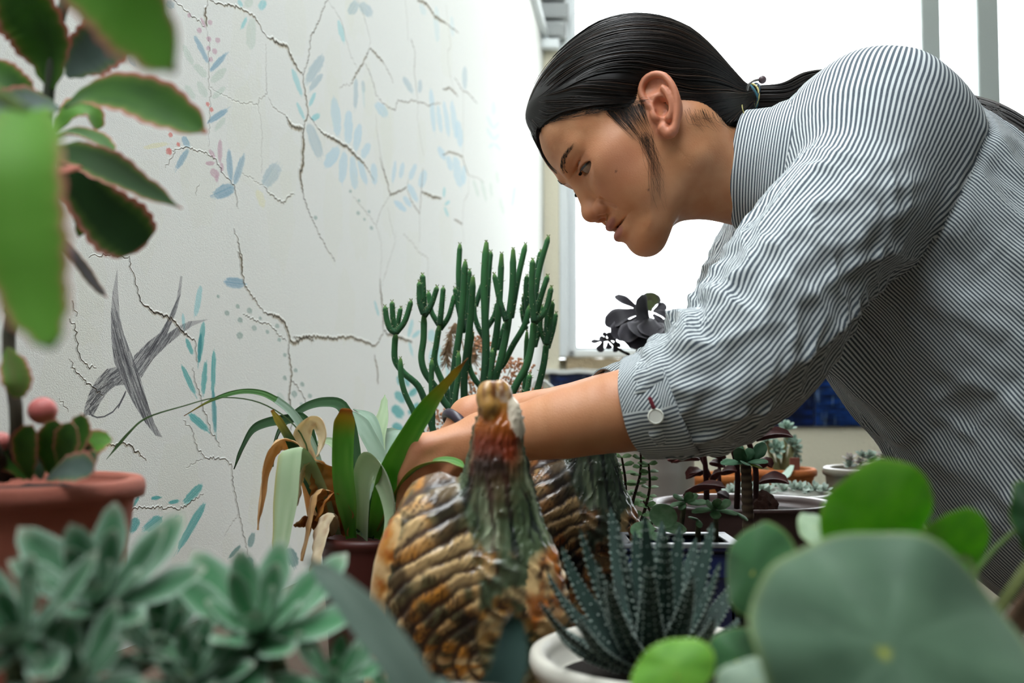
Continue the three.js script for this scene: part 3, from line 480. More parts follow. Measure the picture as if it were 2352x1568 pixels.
function skull(f, u, s) {
  const d = headOutline(f, u), fr = sstep(-0.01, 0.06, f), W = wTab(u) * (1 - 0.06 * sstep(0.0, 0.07, f)), R = lerp(0.075, rFront(u), fr);
  const a = s / W, b = Math.max(0, 1 + d / R); return (Math.sqrt(a * a + b * b) - 1) * Math.min(W, R);
}
const rodL = (a, b, ra, rb) => rod(V(...a), V(...b), ra, rb);
const HP = {
  bridge: rodL([0.0915, 0.016, 0], [0.1045, -0.014, 0], 0.0078, 0.0082), tip: ball([0.1075, -0.0185, 0], 0.0092, 0.0085, 0.0092), ala: ball([0.0978, -0.0242, 0.0122], 0.0102, 0.0084, 0.0078), noseBase: rodL([0.095, -0.024, 0], [0.106, -0.0225, 0], 0.0075, 0.0068),
  nostril: ball([0.104, -0.0318, 0.0062], 0.0058, 0.0042, 0.003), socket: ball([0.105, 0.015, 0.029], 0.0125, 0.0105, 0.0185), lidBall: ball([0.0795, 0.0155, 0.0305], 0.0136, 0.0136, 0.0152), slit: ball([0.092, 0.0120, 0.0355], 0.014, 0.0046, 0.0168),
  crease: ball([0.0935, 0.0215, 0.0325], 0.0065, 0.0013, 0.0165), brow: rodL([0.094, 0.029, 0.014], [0.081, 0.034, 0.044], 0.006, 0.005),
  upLip: ball([0.0975, -0.0425, 0], 0.0112, 0.0066, 0.022), loLip: ball([0.0968, -0.057, 0], 0.0135, 0.0072, 0.0195), mouth: ball([0.1075, -0.0494, 0], 0.0125, 0.0011, 0.0235),
  chin: ball([0.083, -0.0765, 0], 0.0150, 0.0155, 0.020), cheek: ball([0.061, 0.002, 0.046], 0.022, 0.015, 0.016), cheek2: ball([0.064, -0.03, 0.036], 0.022, 0.026, 0.018),
  jaw: rodL([0.008, -0.053, 0.048], [0.068, -0.073, 0.018], 0.0115, 0.0105), jaw2: rodL([0.012, -0.0, 0.056], [0.008, -0.055, 0.048], 0.012, 0.012), mastoid: ball([-0.022, -0.03, 0.052], 0.016, 0.022, 0.012),
  philtrum: rodL([0.1055, -0.032, 0], [0.1075, -0.041, 0], 0.0022, 0.003), fold: rodL([0.0965, -0.022, 0.0215], [0.0925, -0.036, 0.029], 0.0014, 0.001),
};
// ear in its own frame: x to the back, y up along it, z outwards
const EC = fromHead(0.003, -0.0025, 0.0795), EAX = (() => { const y = HB.F.clone().multiplyScalar(-0.42).addScaledVector(HB.U, 0.9).normalize(), x0 = HB.F.clone().multiplyScalar(-1), x1 = x0.addScaledVector(y, -x0.dot(y)).normalize(), z0 = V().crossVectors(x1, y).normalize(); if (z0.dot(HB.S) < 0) z0.multiplyScalar(-1); const a = 0.52, x = x1.clone().multiplyScalar(Math.cos(a)).addScaledVector(z0, Math.sin(a)), z = z0.clone().multiplyScalar(Math.cos(a)).addScaledVector(x1, -Math.sin(a)); return { x, y, z }; })();
const helix = curve([[-0.003, -0.002, 0], [-0.011, 0.004, 0.001], [-0.0145, 0.014, 0.001], [-0.0135, 0.025, 0.001], [-0.006, 0.0325, 0.001], [0.004, 0.0325, 0.001], [0.0125, 0.026, 0.0015], [0.0165, 0.014, 0.002], [0.0165, 0.001, 0.0015], [0.013, -0.0105, 0.0005], [0.008, -0.02, 0], [0.002, -0.0275, -0.001], [-0.0045, -0.029, -0.002], [-0.008, -0.022, -0.002]].map((p) => V(...p)), 30);
const helixRods = helix.slice(1).map((p, i) => rod(helix[i], p, ...[i, i + 1].map((k) => { const t = k / 30; return t > 0.8 ? lerp(0.0036, 0.0056, sstep(0.8, 0.9, t)) : 0.0034; })));
const antihelix = curve([[0.0035, 0.021, 0.001], [0.0085, 0.012, 0.002], [0.0095, 0.001, 0.002], [0.0065, -0.009, 0.001], [0.001, -0.0155, 0.001]].map((p) => V(...p)), 10), antiRods = antihelix.slice(1).map((p, i) => rod(antihelix[i], p, 0.0032, 0.0032));
const plate = ball([0.0005, 0.003, -0.004], 0.0185, 0.03, 0.0042), concha = ball([-0.001, -0.001, 0.0015], 0.0075, 0.0105, 0.0105), tragus = ball([-0.0105, -0.006, 0.001], 0.0045, 0.007, 0.004), fossa = ball([-0.001, 0.0215, 0.0025], 0.0088, 0.0066, 0.0058), canal = ball([-0.005, -0.005, -0.003], 0.004, 0.005, 0.009), earRoot = rodL([-0.006, 0.012, -0.006], [-0.006, -0.016, -0.007], 0.007, 0.006);
function earD(x, y, z, side) {
  let p;
  if (side > 0) p = [x - EC.x, y - EC.y, z - EC.z]; else { const [f, u, s] = toHead(x, y, z), q = fromHead(f, u, -s); p = [q.x - EC.x, q.y - EC.y, q.z - EC.z]; }
  const a = p[0] * EAX.x.x + p[1] * EAX.x.y + p[2] * EAX.x.z, b = p[0] * EAX.y.x + p[1] * EAX.y.y + p[2] * EAX.y.z, c = p[0] * EAX.z.x + p[1] * EAX.z.y + p[2] * EAX.z.z;
  if (a * a + b * b + c * c > 0.0028) return Math.sqrt(a * a + b * b + c * c) - 0.04;
  let d = plate(a, b, c); let hx = 1; for (const r of helixRods) hx = Math.min(hx, r(a, b, c)); let ah = 1; for (const r of antiRods) ah = Math.min(ah, r(a, b, c));
  d = smin(d, hx, 0.0022); d = smin(d, ah, 0.003); d = smin(d, earRoot(a, b, c), 0.004);
  d = smax(d, -concha(a, b, c), 0.002); d = smax(d, -fossa(a, b, c), 0.003); d = smin(d, tragus(a, b, c), 0.003); d = smax(d, -canal(a, b, c), 0.002); return d;
}
const neckRod = rod(P(1545, 362, 1.055), P(1790, 415, 1.075), 0.0455, 0.053), stern = rod(fromHead(-0.02, -0.03, 0.055), P(1735, 470, 1.03), 0.010, 0.009), larynx = rod(P(1610, 428, 1.05), P(1740, 440, 1.06), 0.027, 0.031);
function headField(x, y, z) {
  const [f, u, s0] = toHead(x, y, z), s = Math.abs(s0);
  let d = skull(f, u, s);
  if (d > 0.06) return Math.min(d, neckRod(x, y, z));
  if (f > 0.02) {
    d = smin(d, HP.cheek(f, u, s), 0.022); d = smin(d, HP.cheek2(f, u, s), 0.03); d = smin(d, HP.chin(f, u, s), 0.024); d = smin(d, HP.brow(f, u, s), 0.014);
  }
  d = smin(d, HP.jaw(f, u, s), 0.02); d = smin(d, HP.jaw2(f, u, s), 0.02); d = smin(d, HP.mastoid(f, u, s), 0.015);
  if (f > 0.05) {
    d = smax(d, -HP.socket(f, u, s), 0.013);
    d = smin(d, HP.bridge(f, u, s), 0.012); d = smin(d, HP.noseBase(f, u, s), 0.008); d = smin(d, HP.ala(f, u, s), 0.0022); d = smin(d, HP.tip(f, u, s), 0.007); d = smax(d, -HP.nostril(f, u, s), 0.0018);
    d = smin(d, HP.lidBall(f, u, s), 0.005); d = smax(d, -HP.crease(f, u, s), 0.002); 
    const us = u + 0.12 * (s - 0.0305); d = smax(d, -HP.slit(f, us - 0.12 * 0.0, s), 0.0015);
    const back = s * s * 26;                                       // the mouth wraps round the teeth
    d = smin(d, HP.upLip(f + back, u, s), 0.006); d = smin(d, HP.loLip(f + back, u, s), 0.006);
    d = smax(d, -HP.mouth(f + back * 0.9, u + s * 0.075, s), 0.0022); d = smax(d, -HP.philtrum(f, u, s), 0.003); d = smax(d, -HP.fold(f, u, s), 0.006);
  }
  let n = smin(neckRod(x, y, z), larynx(x, y, z), 0.03); n = smin(n, stern(x, y, z), 0.02);
  d = smin(d, n, 0.03);
  if (s > 0.045 && f > -0.05 && f < 0.055) d = smin(d, earD(x, y, z, s0), 0.003);
  return d;
}
// hair: the skull thickened behind the hairline and drawn back to the tie
const hairline = [[0.2, 0.1], [0.1, 0.088], [0.086, 0.076], [0.07, 0.059], [0.05, 0.043], [0.032, 0.022], [0.012, 0.017], [0.0, 0.008], [-0.012, -0.012], [-0.024, -0.032], [-0.044, -0.056], [-0.07, -0.066], [-0.16, -0.074]];
const hairSide = outline([...hairline, [-0.2, 0.2], [0.2, 0.25]].map((p) => p), 0.002, 0.02, 200), tieAt = [-0.107, -0.042, 0.0];
const tail1 = rodL([-0.06, 0.015, 0], [-0.103, -0.040, 0], 0.053, 0.0145);
const neckL = (() => { const a = toHead(...P(1545, 362, 1.055).toArray()), b = toHead(...P(1790, 415, 1.075).toArray()); return rodL([a[0], a[1], 0], [b[0], b[1], 0], 0.0455, 0.053); })();
function hairField(f, u, s) {
  const g = -hairSide(f, u), near = gauss(Math.hypot(f - 0.006, u - 0.006), 0.019), t = g > 0 ? 0.0105 * sstep(0, 0.03, g) * (1 - near) + 0.001 - 0.005 * near : -0.004 + g * 0.3;
  let d = smin(smin(skull(f, u, s), HP.mastoid(f, u, s), 0.015), neckL(f, u, s), 0.025) - t; d = smin(d, Math.max(tail1(f, u, s), -g - 0.002), 0.02); return d;
}
// ---------- the person: one skin, from the head through neck and trunk to both hands ----------
const person = thing('person', 'person in grey striped shirt with tied-back black hair, bending over plants with both arms out', 'person');
const skinBump = grain(256, (() => { const r = rng(3); return (u, v) => clamp(128 + 50 * noise(u * 40, v * 40, 2) + 40 * noise(u * 90, v * 90, 6) + 40 * (r() - 0.5), 0, 255); })());
const skinMat = phys({ vertexColors: true, roughness: 0.5, bumpMap: scaled(skinBump, 14), bumpScale: 0.0003, sheen: 0.3, sheenRoughness: 0.5, sheenColor: new THREE.Color(0.5, 0.3, 0.2) });
const ARM = { // joints of the near (left) arm and the far (right) arm
  near: [[P(1985, 300, 0.97), 0.04], [P(1840, 590, 0.90), 0.04], [P(1660, 895, 0.875), 0.039], [P(1465, 936, 0.885), 0.0375], [P(1320, 968, 0.89), 0.032], [P(1200, 993, 0.9), 0.0262], [P(1120, 1010, 0.905), 0.021]],
  far: [[P(1850, 430, 1.2), 0.04], [P(1740, 680, 1.2), 0.04], [P(1640, 860, 1.17), 0.039], [P(1440, 915, 1.1), 0.034], [P(1250, 955, 1.03), 0.028], [P(1110, 965, 0.985), 0.021]],
};
// hands: a palm with four unequal bent fingers and a thumb from its side; [joint, radius] chains
const handNear = (() => {
  const q = (x, y, d, r) => [P(x, y, d), r];
  const rods = [], add = (...c) => { for (let i = 0; i + 1 < c.length; i++) rods.push(rod(c[i][0], c[i + 1][0], c[i][1], c[i + 1][1])); };
  const palm = [rod(P(1110, 1012, 0.905), P(985, 1035, 0.885), 0.0225, 0.0155), rod(P(1110, 1020, 0.905), P(985, 1075, 0.89), 0.022, 0.0155), rod(P(1110, 1025, 0.907), P(1010, 1105, 0.90), 0.021, 0.0145), rod(P(1105, 1030, 0.91), P(1045, 1120, 0.915), 0.02, 0.0135), rod(P(1050, 1040, 0.91), P(1040, 1080, 0.915), 0.018, 0.016)];
  add(q(972, 1028, 0.885, 0.0122), q(938, 1095, 0.895, 0.0098), q(930, 1170, 0.91, 0.0086), q(945, 1225, 0.925, 0.0075));
  add(q(985, 1072, 0.886, 0.0122), q(962, 1140, 0.895, 0.0098), q(958, 1215, 0.91, 0.0088), q(975, 1265, 0.925, 0.0075));
  add(q(1012, 1105, 0.895, 0.0115), q(1002, 1170, 0.905, 0.0094), q(1005, 1235, 0.918, 0.0084), q(1022, 1275, 0.93, 0.0072));
  add(q(1046, 1120, 0.912, 0.0105), q(1046, 1172, 0.92, 0.0085), q(1052, 1220, 0.93, 0.0075), q(1062, 1255, 0.94, 0.0066));
  add(q(1062, 1010, 0.915, 0.0135), q(1010, 1062, 0.94, 0.0115), q(972, 1120, 0.95, 0.0098), q(955, 1175, 0.95, 0.0085));
  const tendons = [[1080, 1000, 975, 1026], [1082, 1010, 988, 1068], [1085, 1022, 1014, 1100]].map(([a, b, c, d]) => rod(P(a, b, 0.886), P(c, d, 0.874), 0.0035, 0.004));
  return (x, y, z) => { let d = 1; for (const r of palm) d = smin(d, r(x, y, z), 0.014); for (const r of tendons) d = smin(d, r(x, y, z), 0.008); let f = 1; for (const r of rods) f = Math.min(f, r(x, y, z)); return smin(d, f, 0.006); };
})();
const handFar = (() => {
  const q = (x, y, d, r) => [P(x, y, d), r], rods = [], add = (...c) => { for (let i = 0; i + 1 < c.length; i++) rods.push(rod(c[i][0], c[i + 1][0], c[i][1], c[i + 1][1])); };
  const palm = [rod(P(1110, 965, 0.985), P(1075, 955, 0.975), 0.0225, 0.0185), rod(P(1110, 970, 0.985), P(1040, 1010, 0.975), 0.022, 0.016), rod(P(1105, 985, 0.985), P(1030, 1050, 0.985), 0.021, 0.0155), rod(P(1105, 990, 0.985), P(1040, 1085, 0.99), 0.02, 0.014)];
  add(q(1062, 968, 0.97, 0.0122), q(1030, 1020, 0.975, 0.0098), q(1018, 1085, 0.98, 0.0088), q(1010, 1135, 0.985, 0.0075));
  add(q(1036, 1010, 0.972, 0.0122), q(1005, 1070, 0.976, 0.0098), q(998, 1135, 0.985, 0.0088), q(1000, 1185, 0.99, 0.0075));
  add(q(1028, 1050, 0.98, 0.0115), q(1008, 1110, 0.985, 0.0094), q(1005, 1170, 0.99, 0.0084), q(1012, 1215, 0.998, 0.0072));
  add(q(1040, 1085, 0.988, 0.0105), q(1030, 1140, 0.995, 0.0085), q(1032, 1190, 1.0, 0.0075), q(1042, 1225, 1.005, 0.0066));
  add(q(1080, 985, 0.965, 0.0135), q(1060, 1050, 0.955, 0.0115), q(1040, 1110, 0.955, 0.0098), q(1030, 1160, 0.96, 0.0085));
  return (x, y, z) => { let d = 1; for (const r of palm) d = smin(d, r(x, y, z), 0.014); let f = 1; for (const r of rods) f = Math.min(f, r(x, y, z)); return smin(d, f, 0.006); };
})();
const nearArm = chain(ARM.near, 20), farArm = chain(ARM.far, 18), trunkIn = rod(P(1790, 415, 1.075), P(2200, 640, 1.07), 0.056, 0.1), trunkIn2 = rod(P(2200, 640, 1.07), P(2760, 1080, 1.05), 0.1, 0.11), shoulderIn = rod(P(1985, 300, 0.97), P(1850, 430, 1.2), 0.04, 0.04);
const elbowBone = ball([P(1640, 985, 0.885).x, P(1640, 985, 0.885).y, P(1640, 985, 0.885).z], 0.016);
const NECKX = P(1752, 400, 1.06).x, NECKY = P(1752, 545, 1.06).y;
function bodyField(x, y, z) {
  let d = smin(nearArm(x, y, z), farArm(x, y, z), 0.02); d = smin(d, smin(trunkIn(x, y, z), trunkIn2(x, y, z), 0.05), 0.06); d = smin(d, shoulderIn(x, y, z), 0.05); d = smin(d, neckRod(x, y, z), 0.05); return y > NECKY && x < NECKX ? Math.max(d, NECKX - x) : d;
}
const skinGeo = (() => {
  const parts = [], span = (pts, pad) => { const lo = [1e9, 1e9, 1e9], hi = [-1e9, -1e9, -1e9]; for (const p of pts) for (const [k, c] of ['x', 'y', 'z'].entries()) { lo[k] = Math.min(lo[k], p[c] - pad); hi[k] = Math.max(hi[k], p[c] + pad); } return [lo, hi]; };
  const tone = hex('#c4845a'), pale = hex('#d39c72'), warm = hex('#b86f50'), lipC = hex('#a5645a'), rosy = hex('#c67d62'), earC = hex('#cc7f63'), dark = hex('#3a2a22'), mole = hex('#6b4232');
  const run = (field, lo, hi, h, colour) => { const { pos, idx, nor } = polygonize(field, lo, hi, h), col = [], uv = []; for (let i = 0; i < pos.length; i += 3) { const c = colour(pos[i], pos[i + 1], pos[i + 2]); col.push(c.r, c.g, c.b); uv.push(pos[i] + 0.37 * pos[i + 2], pos[i + 1] + 0.21 * pos[i + 2]); } parts.push(geoFrom(pos, idx, { nor, uv, col })); };
  const corners = []; for (const f of [-0.11, 0.125]) for (const u of [-0.105, 0.13]) for (const s of [-0.1, 0.1]) corners.push(fromHead(f, u, s)); corners.push(P(1770, 260, 1.0), P(1770, 540, 1.12));
  const [hl, hh] = span(corners, 0.0); hh[0] = P(1770, 400, 1.06).x;
  run(headField, hl, hh, 0.0018, (x, y, z) => {
    const [f, u, s0] = toHead(x, y, z), s = Math.abs(s0), n = fbm(x * 60, y * 60, z * 60, 3);
    let c = mixC(tone, pale, 0.35 + 0.9 * n);
    c = mixC(c, rosy, 0.5 * gauss(f - 0.07, 0.02) * gauss(u + 0.015, 0.02) * sstep(0.02, 0.04, s));
    c = mixC(c, warm, 0.55 * gauss(f - 0.108, 0.01) * gauss(u + 0.022, 0.008)); c = mixC(c, warm, 0.4 * gauss(u - 0.02, 0.007) * gauss(s - 0.031, 0.016) * sstep(0.07, 0.085, f));
    if (f > 0.08) { const back = s * s * 26, e1 = ((f + back - 0.0985) / 0.0125) ** 2 + ((u + 0.0428) / 0.0057) ** 2 + (s / 0.0225) ** 2, e2 = ((f + back - 0.0985) / 0.015) ** 2 + ((u + 0.0558) / 0.0064) ** 2 + (s / 0.02) ** 2; c = mixC(c, lipC, 0.85 * sstep(1.15, 0.8, Math.min(e1, e2))); }
    const e = V(x, y, z).sub(EC); if (e.length() < 0.045 && s > 0.05) c = mixC(c, earC, 0.75 * sstep(0.003, 0.0008, earD(x, y, z, s0)) * sstep(0.0, 0.006, skull(f, u, s) - 0.001));
    for (const [mf, mu, ms, mr] of [[0.079, -0.0165, 0.043, 0.0006], [0.0675, -0.0515, 0.045, 0.0007]]) { const q = Math.hypot(f - mf, u - mu) - mr; if (s0 > 0.02) c = mixC(c, mole, 0.8 * sstep(0.0008, 0, q)); }
    if (-hairSide(f, u) > 0.003 && hairField(f, u, s) < 0.0005 && !(e.length() < 0.04)) c = mixC(c, dark, 0.8);
    return c;
  });
  const bodyCol = (x, y, z) => mixC(mixC(tone, pale, 0.35 + 0.9 * fbm(x * 40, y * 40, z * 40, 3)), warm, 0.12);
  const [bl, bh] = span([...nearArm.pts, ...farArm.pts, P(2760, 1080, 1.05)], 0.13); run(bodyField, bl, bh, 0.005, bodyCol);
  const handCol = (kn) => (x, y, z) => { let c = bodyCol(x, y, z); for (const k of kn) c = mixC(c, rosy, 0.6 * gauss(Math.hypot(x - k.x, y - k.y, z - k.z), 0.009)); return c; };
  const kn = [P(972, 1028, 0.875), P(985, 1072, 0.876), P(1012, 1105, 0.885), P(938, 1095, 0.89), P(962, 1140, 0.89)];
  const [nl, nh] = span([P(915, 1000, 0.87), P(1125, 1290, 0.96), P(1000, 1010, 0.96)], 0.03); run((x, y, z) => smin(handNear(x, y, z), nearArm(x, y, z), 0.015), nl, nh, 0.0024, handCol(kn));
  const [fl, fh] = span([P(985, 950, 0.95), P(1125, 1230, 1.02)], 0.03); run((x, y, z) => smin(handFar(x, y, z), farArm(x, y, z), 0.015), fl, fh, 0.0026, handCol([P(1036, 1010, 0.962), P(1062, 965, 0.965)]));
  return mergeGeometries(parts);
})();
part('body', skinGeo, skinMat, person);
// eyes, brows and lashes
{
  const eyeMat = phys({ vertexColors: true, roughness: 0.12, clearcoat: 0.6, clearcoatRoughness: 0.05 }), look = V(0.9, -0.33, 0.2).normalize();
  for (const sd of [1, -1]) {
    const g = new THREE.SphereGeometry(0.0122, 40, 28), lk = V(look.x, look.y, 0.22 * sd).normalize();
    paint(g, (x, y, z) => { const a = Math.acos(clamp((x * lk.x + y * lk.y + z * lk.z) / 0.0122, -1, 1)); return a < 0.22 ? hex('#0b0908') : a < 0.6 ? hex('#24150e') : hex('#a89d94'); });
    const o = part('eye', g, eyeMat, person); o.position.copy(fromHead(0.0795, 0.0155, 0.0305 * sd)); o.quaternion.setFromRotationMatrix(new THREE.Matrix4().makeBasis(HB.F, HB.U, HB.S));
  }
  const hairs = (list, name, col) => { const gs = list.map(([pts, r]) => tube(pts, (t) => r * (1 - 0.8 * t), { sides: 4 })); part(name, mergeGeometries(gs), std({ color: col, roughness: 0.6 }), person); };
  const onFace = (f, u, s, lift = 0) => { let p = fromHead(f, u, s); for (let i = 0; i < 12; i++) { const d = headField(p.x, p.y, p.z) - lift; p.addScaledVector(HB.F, -d * 0.8); } return p; };
  for (const sd of [1, -1]) {
    const r = rng(70 + sd), list = [];
    for (let i = 0; i < 130; i++) {
      const t = Math.pow(r(), 0.9), s = lerp(0.0125, 0.05, t), u = 0.0285 + 0.0075 * Math.sin(Math.min(1, t * 1.15) * 2.2) + (r() - 0.5) * 0.0082 * (1 - 0.75 * t), f = 0.105 - t * 0.02;
      const a = onFace(f, u, s * sd, 0.0002), b = onFace(f - 0.002, u + 0.0028 * (1 - t) + 0.0004, (s + 0.0045) * sd, 0.0006); list.push([[a, V().lerpVectors(a, b, 0.5).addScaledVector(HB.F, 0.0004), b], lerp(0.00026, 0.0001, t)]);
    }
    hairs(list, 'eyebrow', '#1d1512');
    const lash = [];
    for (let i = 0; i < 44; i++) { const t = i / 43, s = lerp(0.021, 0.051, t), x = (s - 0.0355) / 0.0166, u = 0.0122 + 0.0034 * Math.sqrt(Math.max(0, 1 - x * x)) - 0.12 * (s - 0.0305), f = 0.0795 + Math.sqrt(Math.max(0, 0.0139 ** 2 - (s - 0.0305) ** 2 * 0.8 - (u - 0.0155) ** 2)), a = fromHead(f - 0.0002, u, s * sd), l = (0.004 + 0.002 * t) * (sd > 0 ? 1 : 0.6); lash.push([[a, a.clone().addScaledVector(HB.F, l * 0.6).addScaledVector(HB.U, -l * 0.35), a.clone().addScaledVector(HB.F, l * 0.95).addScaledVector(HB.U, -l * 0.35).addScaledVector(HB.S, l * 0.45 * sd * (t - 0.2))], 0.00042]); }
    hairs(lash, 'eyelashes', '#0d0a09');
  }
}
// hair: a cap, thousands of combed strands, loose wisps, the tail and its tie
{
  const capMat = std({ color: '#0f0c0b', roughness: 0.55 }), strandMat = phys({ vertexColors: true, roughness: 0.42, specularIntensity: 0.6 });
  const world = (x, y, z) => { const [f, u, s] = toHead(x, y, z); return hairField(f, u, Math.abs(s)); };
  const c = []; for (const f of [-0.14, 0.12]) for (const u of [-0.08, 0.14]) for (const s of [-0.09, 0.09]) c.push(fromHead(f, u, s));
  const lo = [1e9, 1e9, 1e9], hi = [-1e9, -1e9, -1e9]; for (const p of c) for (const [k, q] of ['x', 'y', 'z'].entries()) { lo[k] = Math.min(lo[k], p[q]); hi[k] = Math.max(hi[k], p[q]); }
  const { pos, idx, nor } = polygonize(world, lo, hi, 0.003), hair = part('hair', geoFrom(pos, idx, { nor }), capMat, person);
  const r = rng(404), all = [], tie = tieAt, gradH = (f, u, s) => { const e = 0.0008; return V(hairField(f + e, u, Math.abs(s)) - hairField(f - e, u, Math.abs(s)), hairField(f, u + e, Math.abs(s)) - hairField(f, u - e, Math.abs(s)), hairField(f, u, Math.abs(s + e)) - hairField(f, u, Math.abs(s - e))); };
  const settle = (p, off) => { for (let i = 0; i < 4; i++) { const d = hairField(p.x, p.y, Math.abs(p.z)) - off, g = gradH(p.x, p.y, p.z), l = g.length() / 0.0016 || 1; p.addScaledVector(g.normalize(), -d / Math.max(l, 0.4)); } return p; };
  const comb = (start, off, rad, wob) => {
    let p = settle(start.clone(), off), pts = [p.clone()]; const T = V(...tie);
    for (let i = 0; i < 60; i++) {
      const to = V().subVectors(T, p); if (to.length() < 0.012) break;
      const g = gradH(p.x, p.y, p.z).normalize(), dir = to.normalize(); dir.addScaledVector(V(0, 0.25, 0), sstep(0.03, 0.09, p.distanceTo(T)) * 0); dir.addScaledVector(g, -dir.dot(g)).normalize();
      p = p.clone().addScaledVector(dir, 0.006); p.y += wob * 0.0006 * Math.sin(i * 0.5 + wob * 9); settle(p, off); pts.push(p.clone());
    }
    return pts;
  };
  const cols = ['#17110f', '#1d1613', '#120e0d', '#261c17', '#0f0c0b'].map(hex), brown = hex('#4a3324');
  for (let i = 0; i < 2300; i++) {
    // roots: along the hairline and scattered over the cap, on both sides
    let st; const sd = r() < 0.62 ? 1 : -1;
    if (r() < 0.65) { const k = r() * (hairline.length - 3) + 1, j = Math.floor(k), q = k - j, a = hairline[j], b = hairline[j + 1]; const f = lerp(a[0], b[0], q), u = lerp(a[1], b[1], q), g = r() * 0.012; st = V(f - g * 0.5, u + g * 0.85, sd * 0.075 * (f > 0.07 ? r() : 1)); }
    else st = V(lerp(-0.09, 0.08, r()), lerp(0.02, 0.125, r()), sd * 0.08 * Math.sqrt(r()));
    const off = 0.0002 + 0.0016 * r(), pts = comb(st, off, 0, r() - 0.5); if (pts.length < 4) continue;
    const base = mixC(cols[i % 5], brown, r() < 0.08 ? 0.5 : 0.0), w = pts.map((p) => fromHead(p.x, p.y, p.z)), sm = w.length > 24 ? w.filter((_, k) => k % 2 === 0 || k === w.length - 1) : w;
    const rr = 0.00035 + 0.0005 * r(); all.push(tube(sm, (t) => rr * (0.4 + 0.6 * Math.min(1, t * 8)), { sides: 4, cap: false, col: () => base }));
  }
  // wisps: at the forehead, the temple and in front of the ear
  const wisp = (pts, rad = 0.00022, c0 = cols[0]) => pts.every((p) => p.z > -1.2) && all.push(tube(curve(pts, 14), (t) => rad * (1 - 0.7 * t), { sides: 3, cap: false, col: () => c0 }));
  for (let i = 0; i < 46; i++) { const j = (r() - 0.5) * 8, k = (r() - 0.5) * 14, e = r(), d = 1.015 - 0.012 * r(); wisp([P(1242 + j * 0.6, 285 + k, HD), P(1234 + j, 315 + k, HD - 0.01), P(1243 + j, 350, HD - 0.012), P(1262 + j * 0.7, 378 + e * 4, HD - 0.012), P(1278 + j * 0.5, 392 + e * 9, HD - 0.01)].slice(0, r() < 0.5 ? 5 : 4), 0.00026); }
  const onSkin = (px, py, off) => { let p = P(px, py, 0.9); const dir = V().subVectors(p, V(0, EYE, 0)).normalize(); for (let i = 0; i < 60; i++) { const d = headField(p.x, p.y, p.z) - off; if (d < 0.0002) break; p.addScaledVector(dir, Math.max(0.0002, d * 0.7)); } return p; };
  for (let i = 0; i < 170; i++) { // the soft tuft running down from the temple
    const t = r(), x0 = lerp(1392, 1478, t), y0 = lerp(252, 232, t) + 10 * r(), L = (0.25 + 0.75 * r() * r()) * (1 - 0.3 * t), pts = [];
    for (let k = 0; k <= 5; k++) { const q = k / 5 * L; pts.push(onSkin(x0 + lerp(112, 40, t) * q + 8 * Math.sin(q * 3 + i) * q, y0 + 105 * q + 10 * q * q, 0.0006 + 0.0012 * q * r())); }
    wisp(pts, 0.0002, i % 3 ? cols[3] : cols[1]);
  }
  for (let i = 0; i < 200; i++) { const t = r(), x = lerp(1243, 1470, t), y = lerp(280, 232, Math.pow(t, 0.9)) - 6 + 14 * r(), l = 14 + 22 * r(); wisp([onSkin(x, y, 0.0008), onSkin(x + l * 0.5, y - 1 - 4 * r(), 0.0016), onSkin(x + l, y - 10 * r(), 0.002)], 0.00018, cols[i % 4]); }
  for (let i = 0; i < 46; i++) { const x0 = 1470 + 22 * r(), pts = []; let x = x0, y = 300 + 20 * r(); const L = 60 + 110 * r(); for (let k = 0; k <= 5; k++) pts.push(onSkin(x + 34 * (k / 5) + 8 * Math.sin(k + i), y + L * k / 5, 0.0012)); wisp(pts, 0.00014, cols[3]); }
  for (let i = 0; i < 60; i++) { const x = 1570 + 120 * r(), y = 255 + 22 * r(); wisp([onSkin(x, y - 8, 0.002), onSkin(x + 10, y + 12, 0.0015), onSkin(x + 26, y + 26 * r() + 8, 0.0012)], 0.00016, cols[3]); }
  for (let i = 0; i < 40; i++) { const a = 1250 + 420 * r(), k = (a - 1250) / 420, y = 200 - 175 * Math.sin(Math.min(1, k * 1.5) * 1.57) + (k > 0.5 ? 200 * (k - 0.5) ** 1.6 * 1.8 : 0); wisp([P(a, y + 14, HD), P(a + 25, y - 1 - 5 * r(), HD), P(a + 65, y + 12 - 8 * r(), HD)], 0.00012); }
  part('strands', mergeGeometries(all.map((g) => { g.deleteAttribute('uv'); return g; })), strandMat, hair).userData.kind = 'stuff';
  // pony tail over the shoulder and down the back
  const tailPts = curve([fromHead(-0.098, -0.036, 0), fromHead(-0.112, -0.045, 0), P(1790, 222, 1.075), P(1850, 195, 1.1), P(1960, 190, 1.16), P(2110, 215, 1.15), P(2230, 250, 1.09), P(2300, 276, 1.04), P(2400, 340, 1.0)], 60), tr = rng(9), locks = [];
  for (let i = 0; i < 150; i++) { const a = tr() * 6.28, q = Math.sqrt(tr()), c0 = cols[i % 5]; locks.push(tube(tailPts.map((p, k) => { const t = k / 60, R = lerp(0.0125, 0.014, t) * q; return p.clone().add(V(0.2 * R * Math.sin(a), R * Math.cos(a + 0.6 * t), R * Math.sin(a + 0.6 * t) * 1.2)); }), 0.0016, { sides: 4, cap: false, col: () => c0 })); }
  part('ponytail', mergeGeometries(locks), strandMat, person);
  const tg = new THREE.Group(); tg.name = 'hair_tie'; person.add(tg); tg.userData.label = 'twisted teal and yellow cord hair tie with a bent wire and bead';
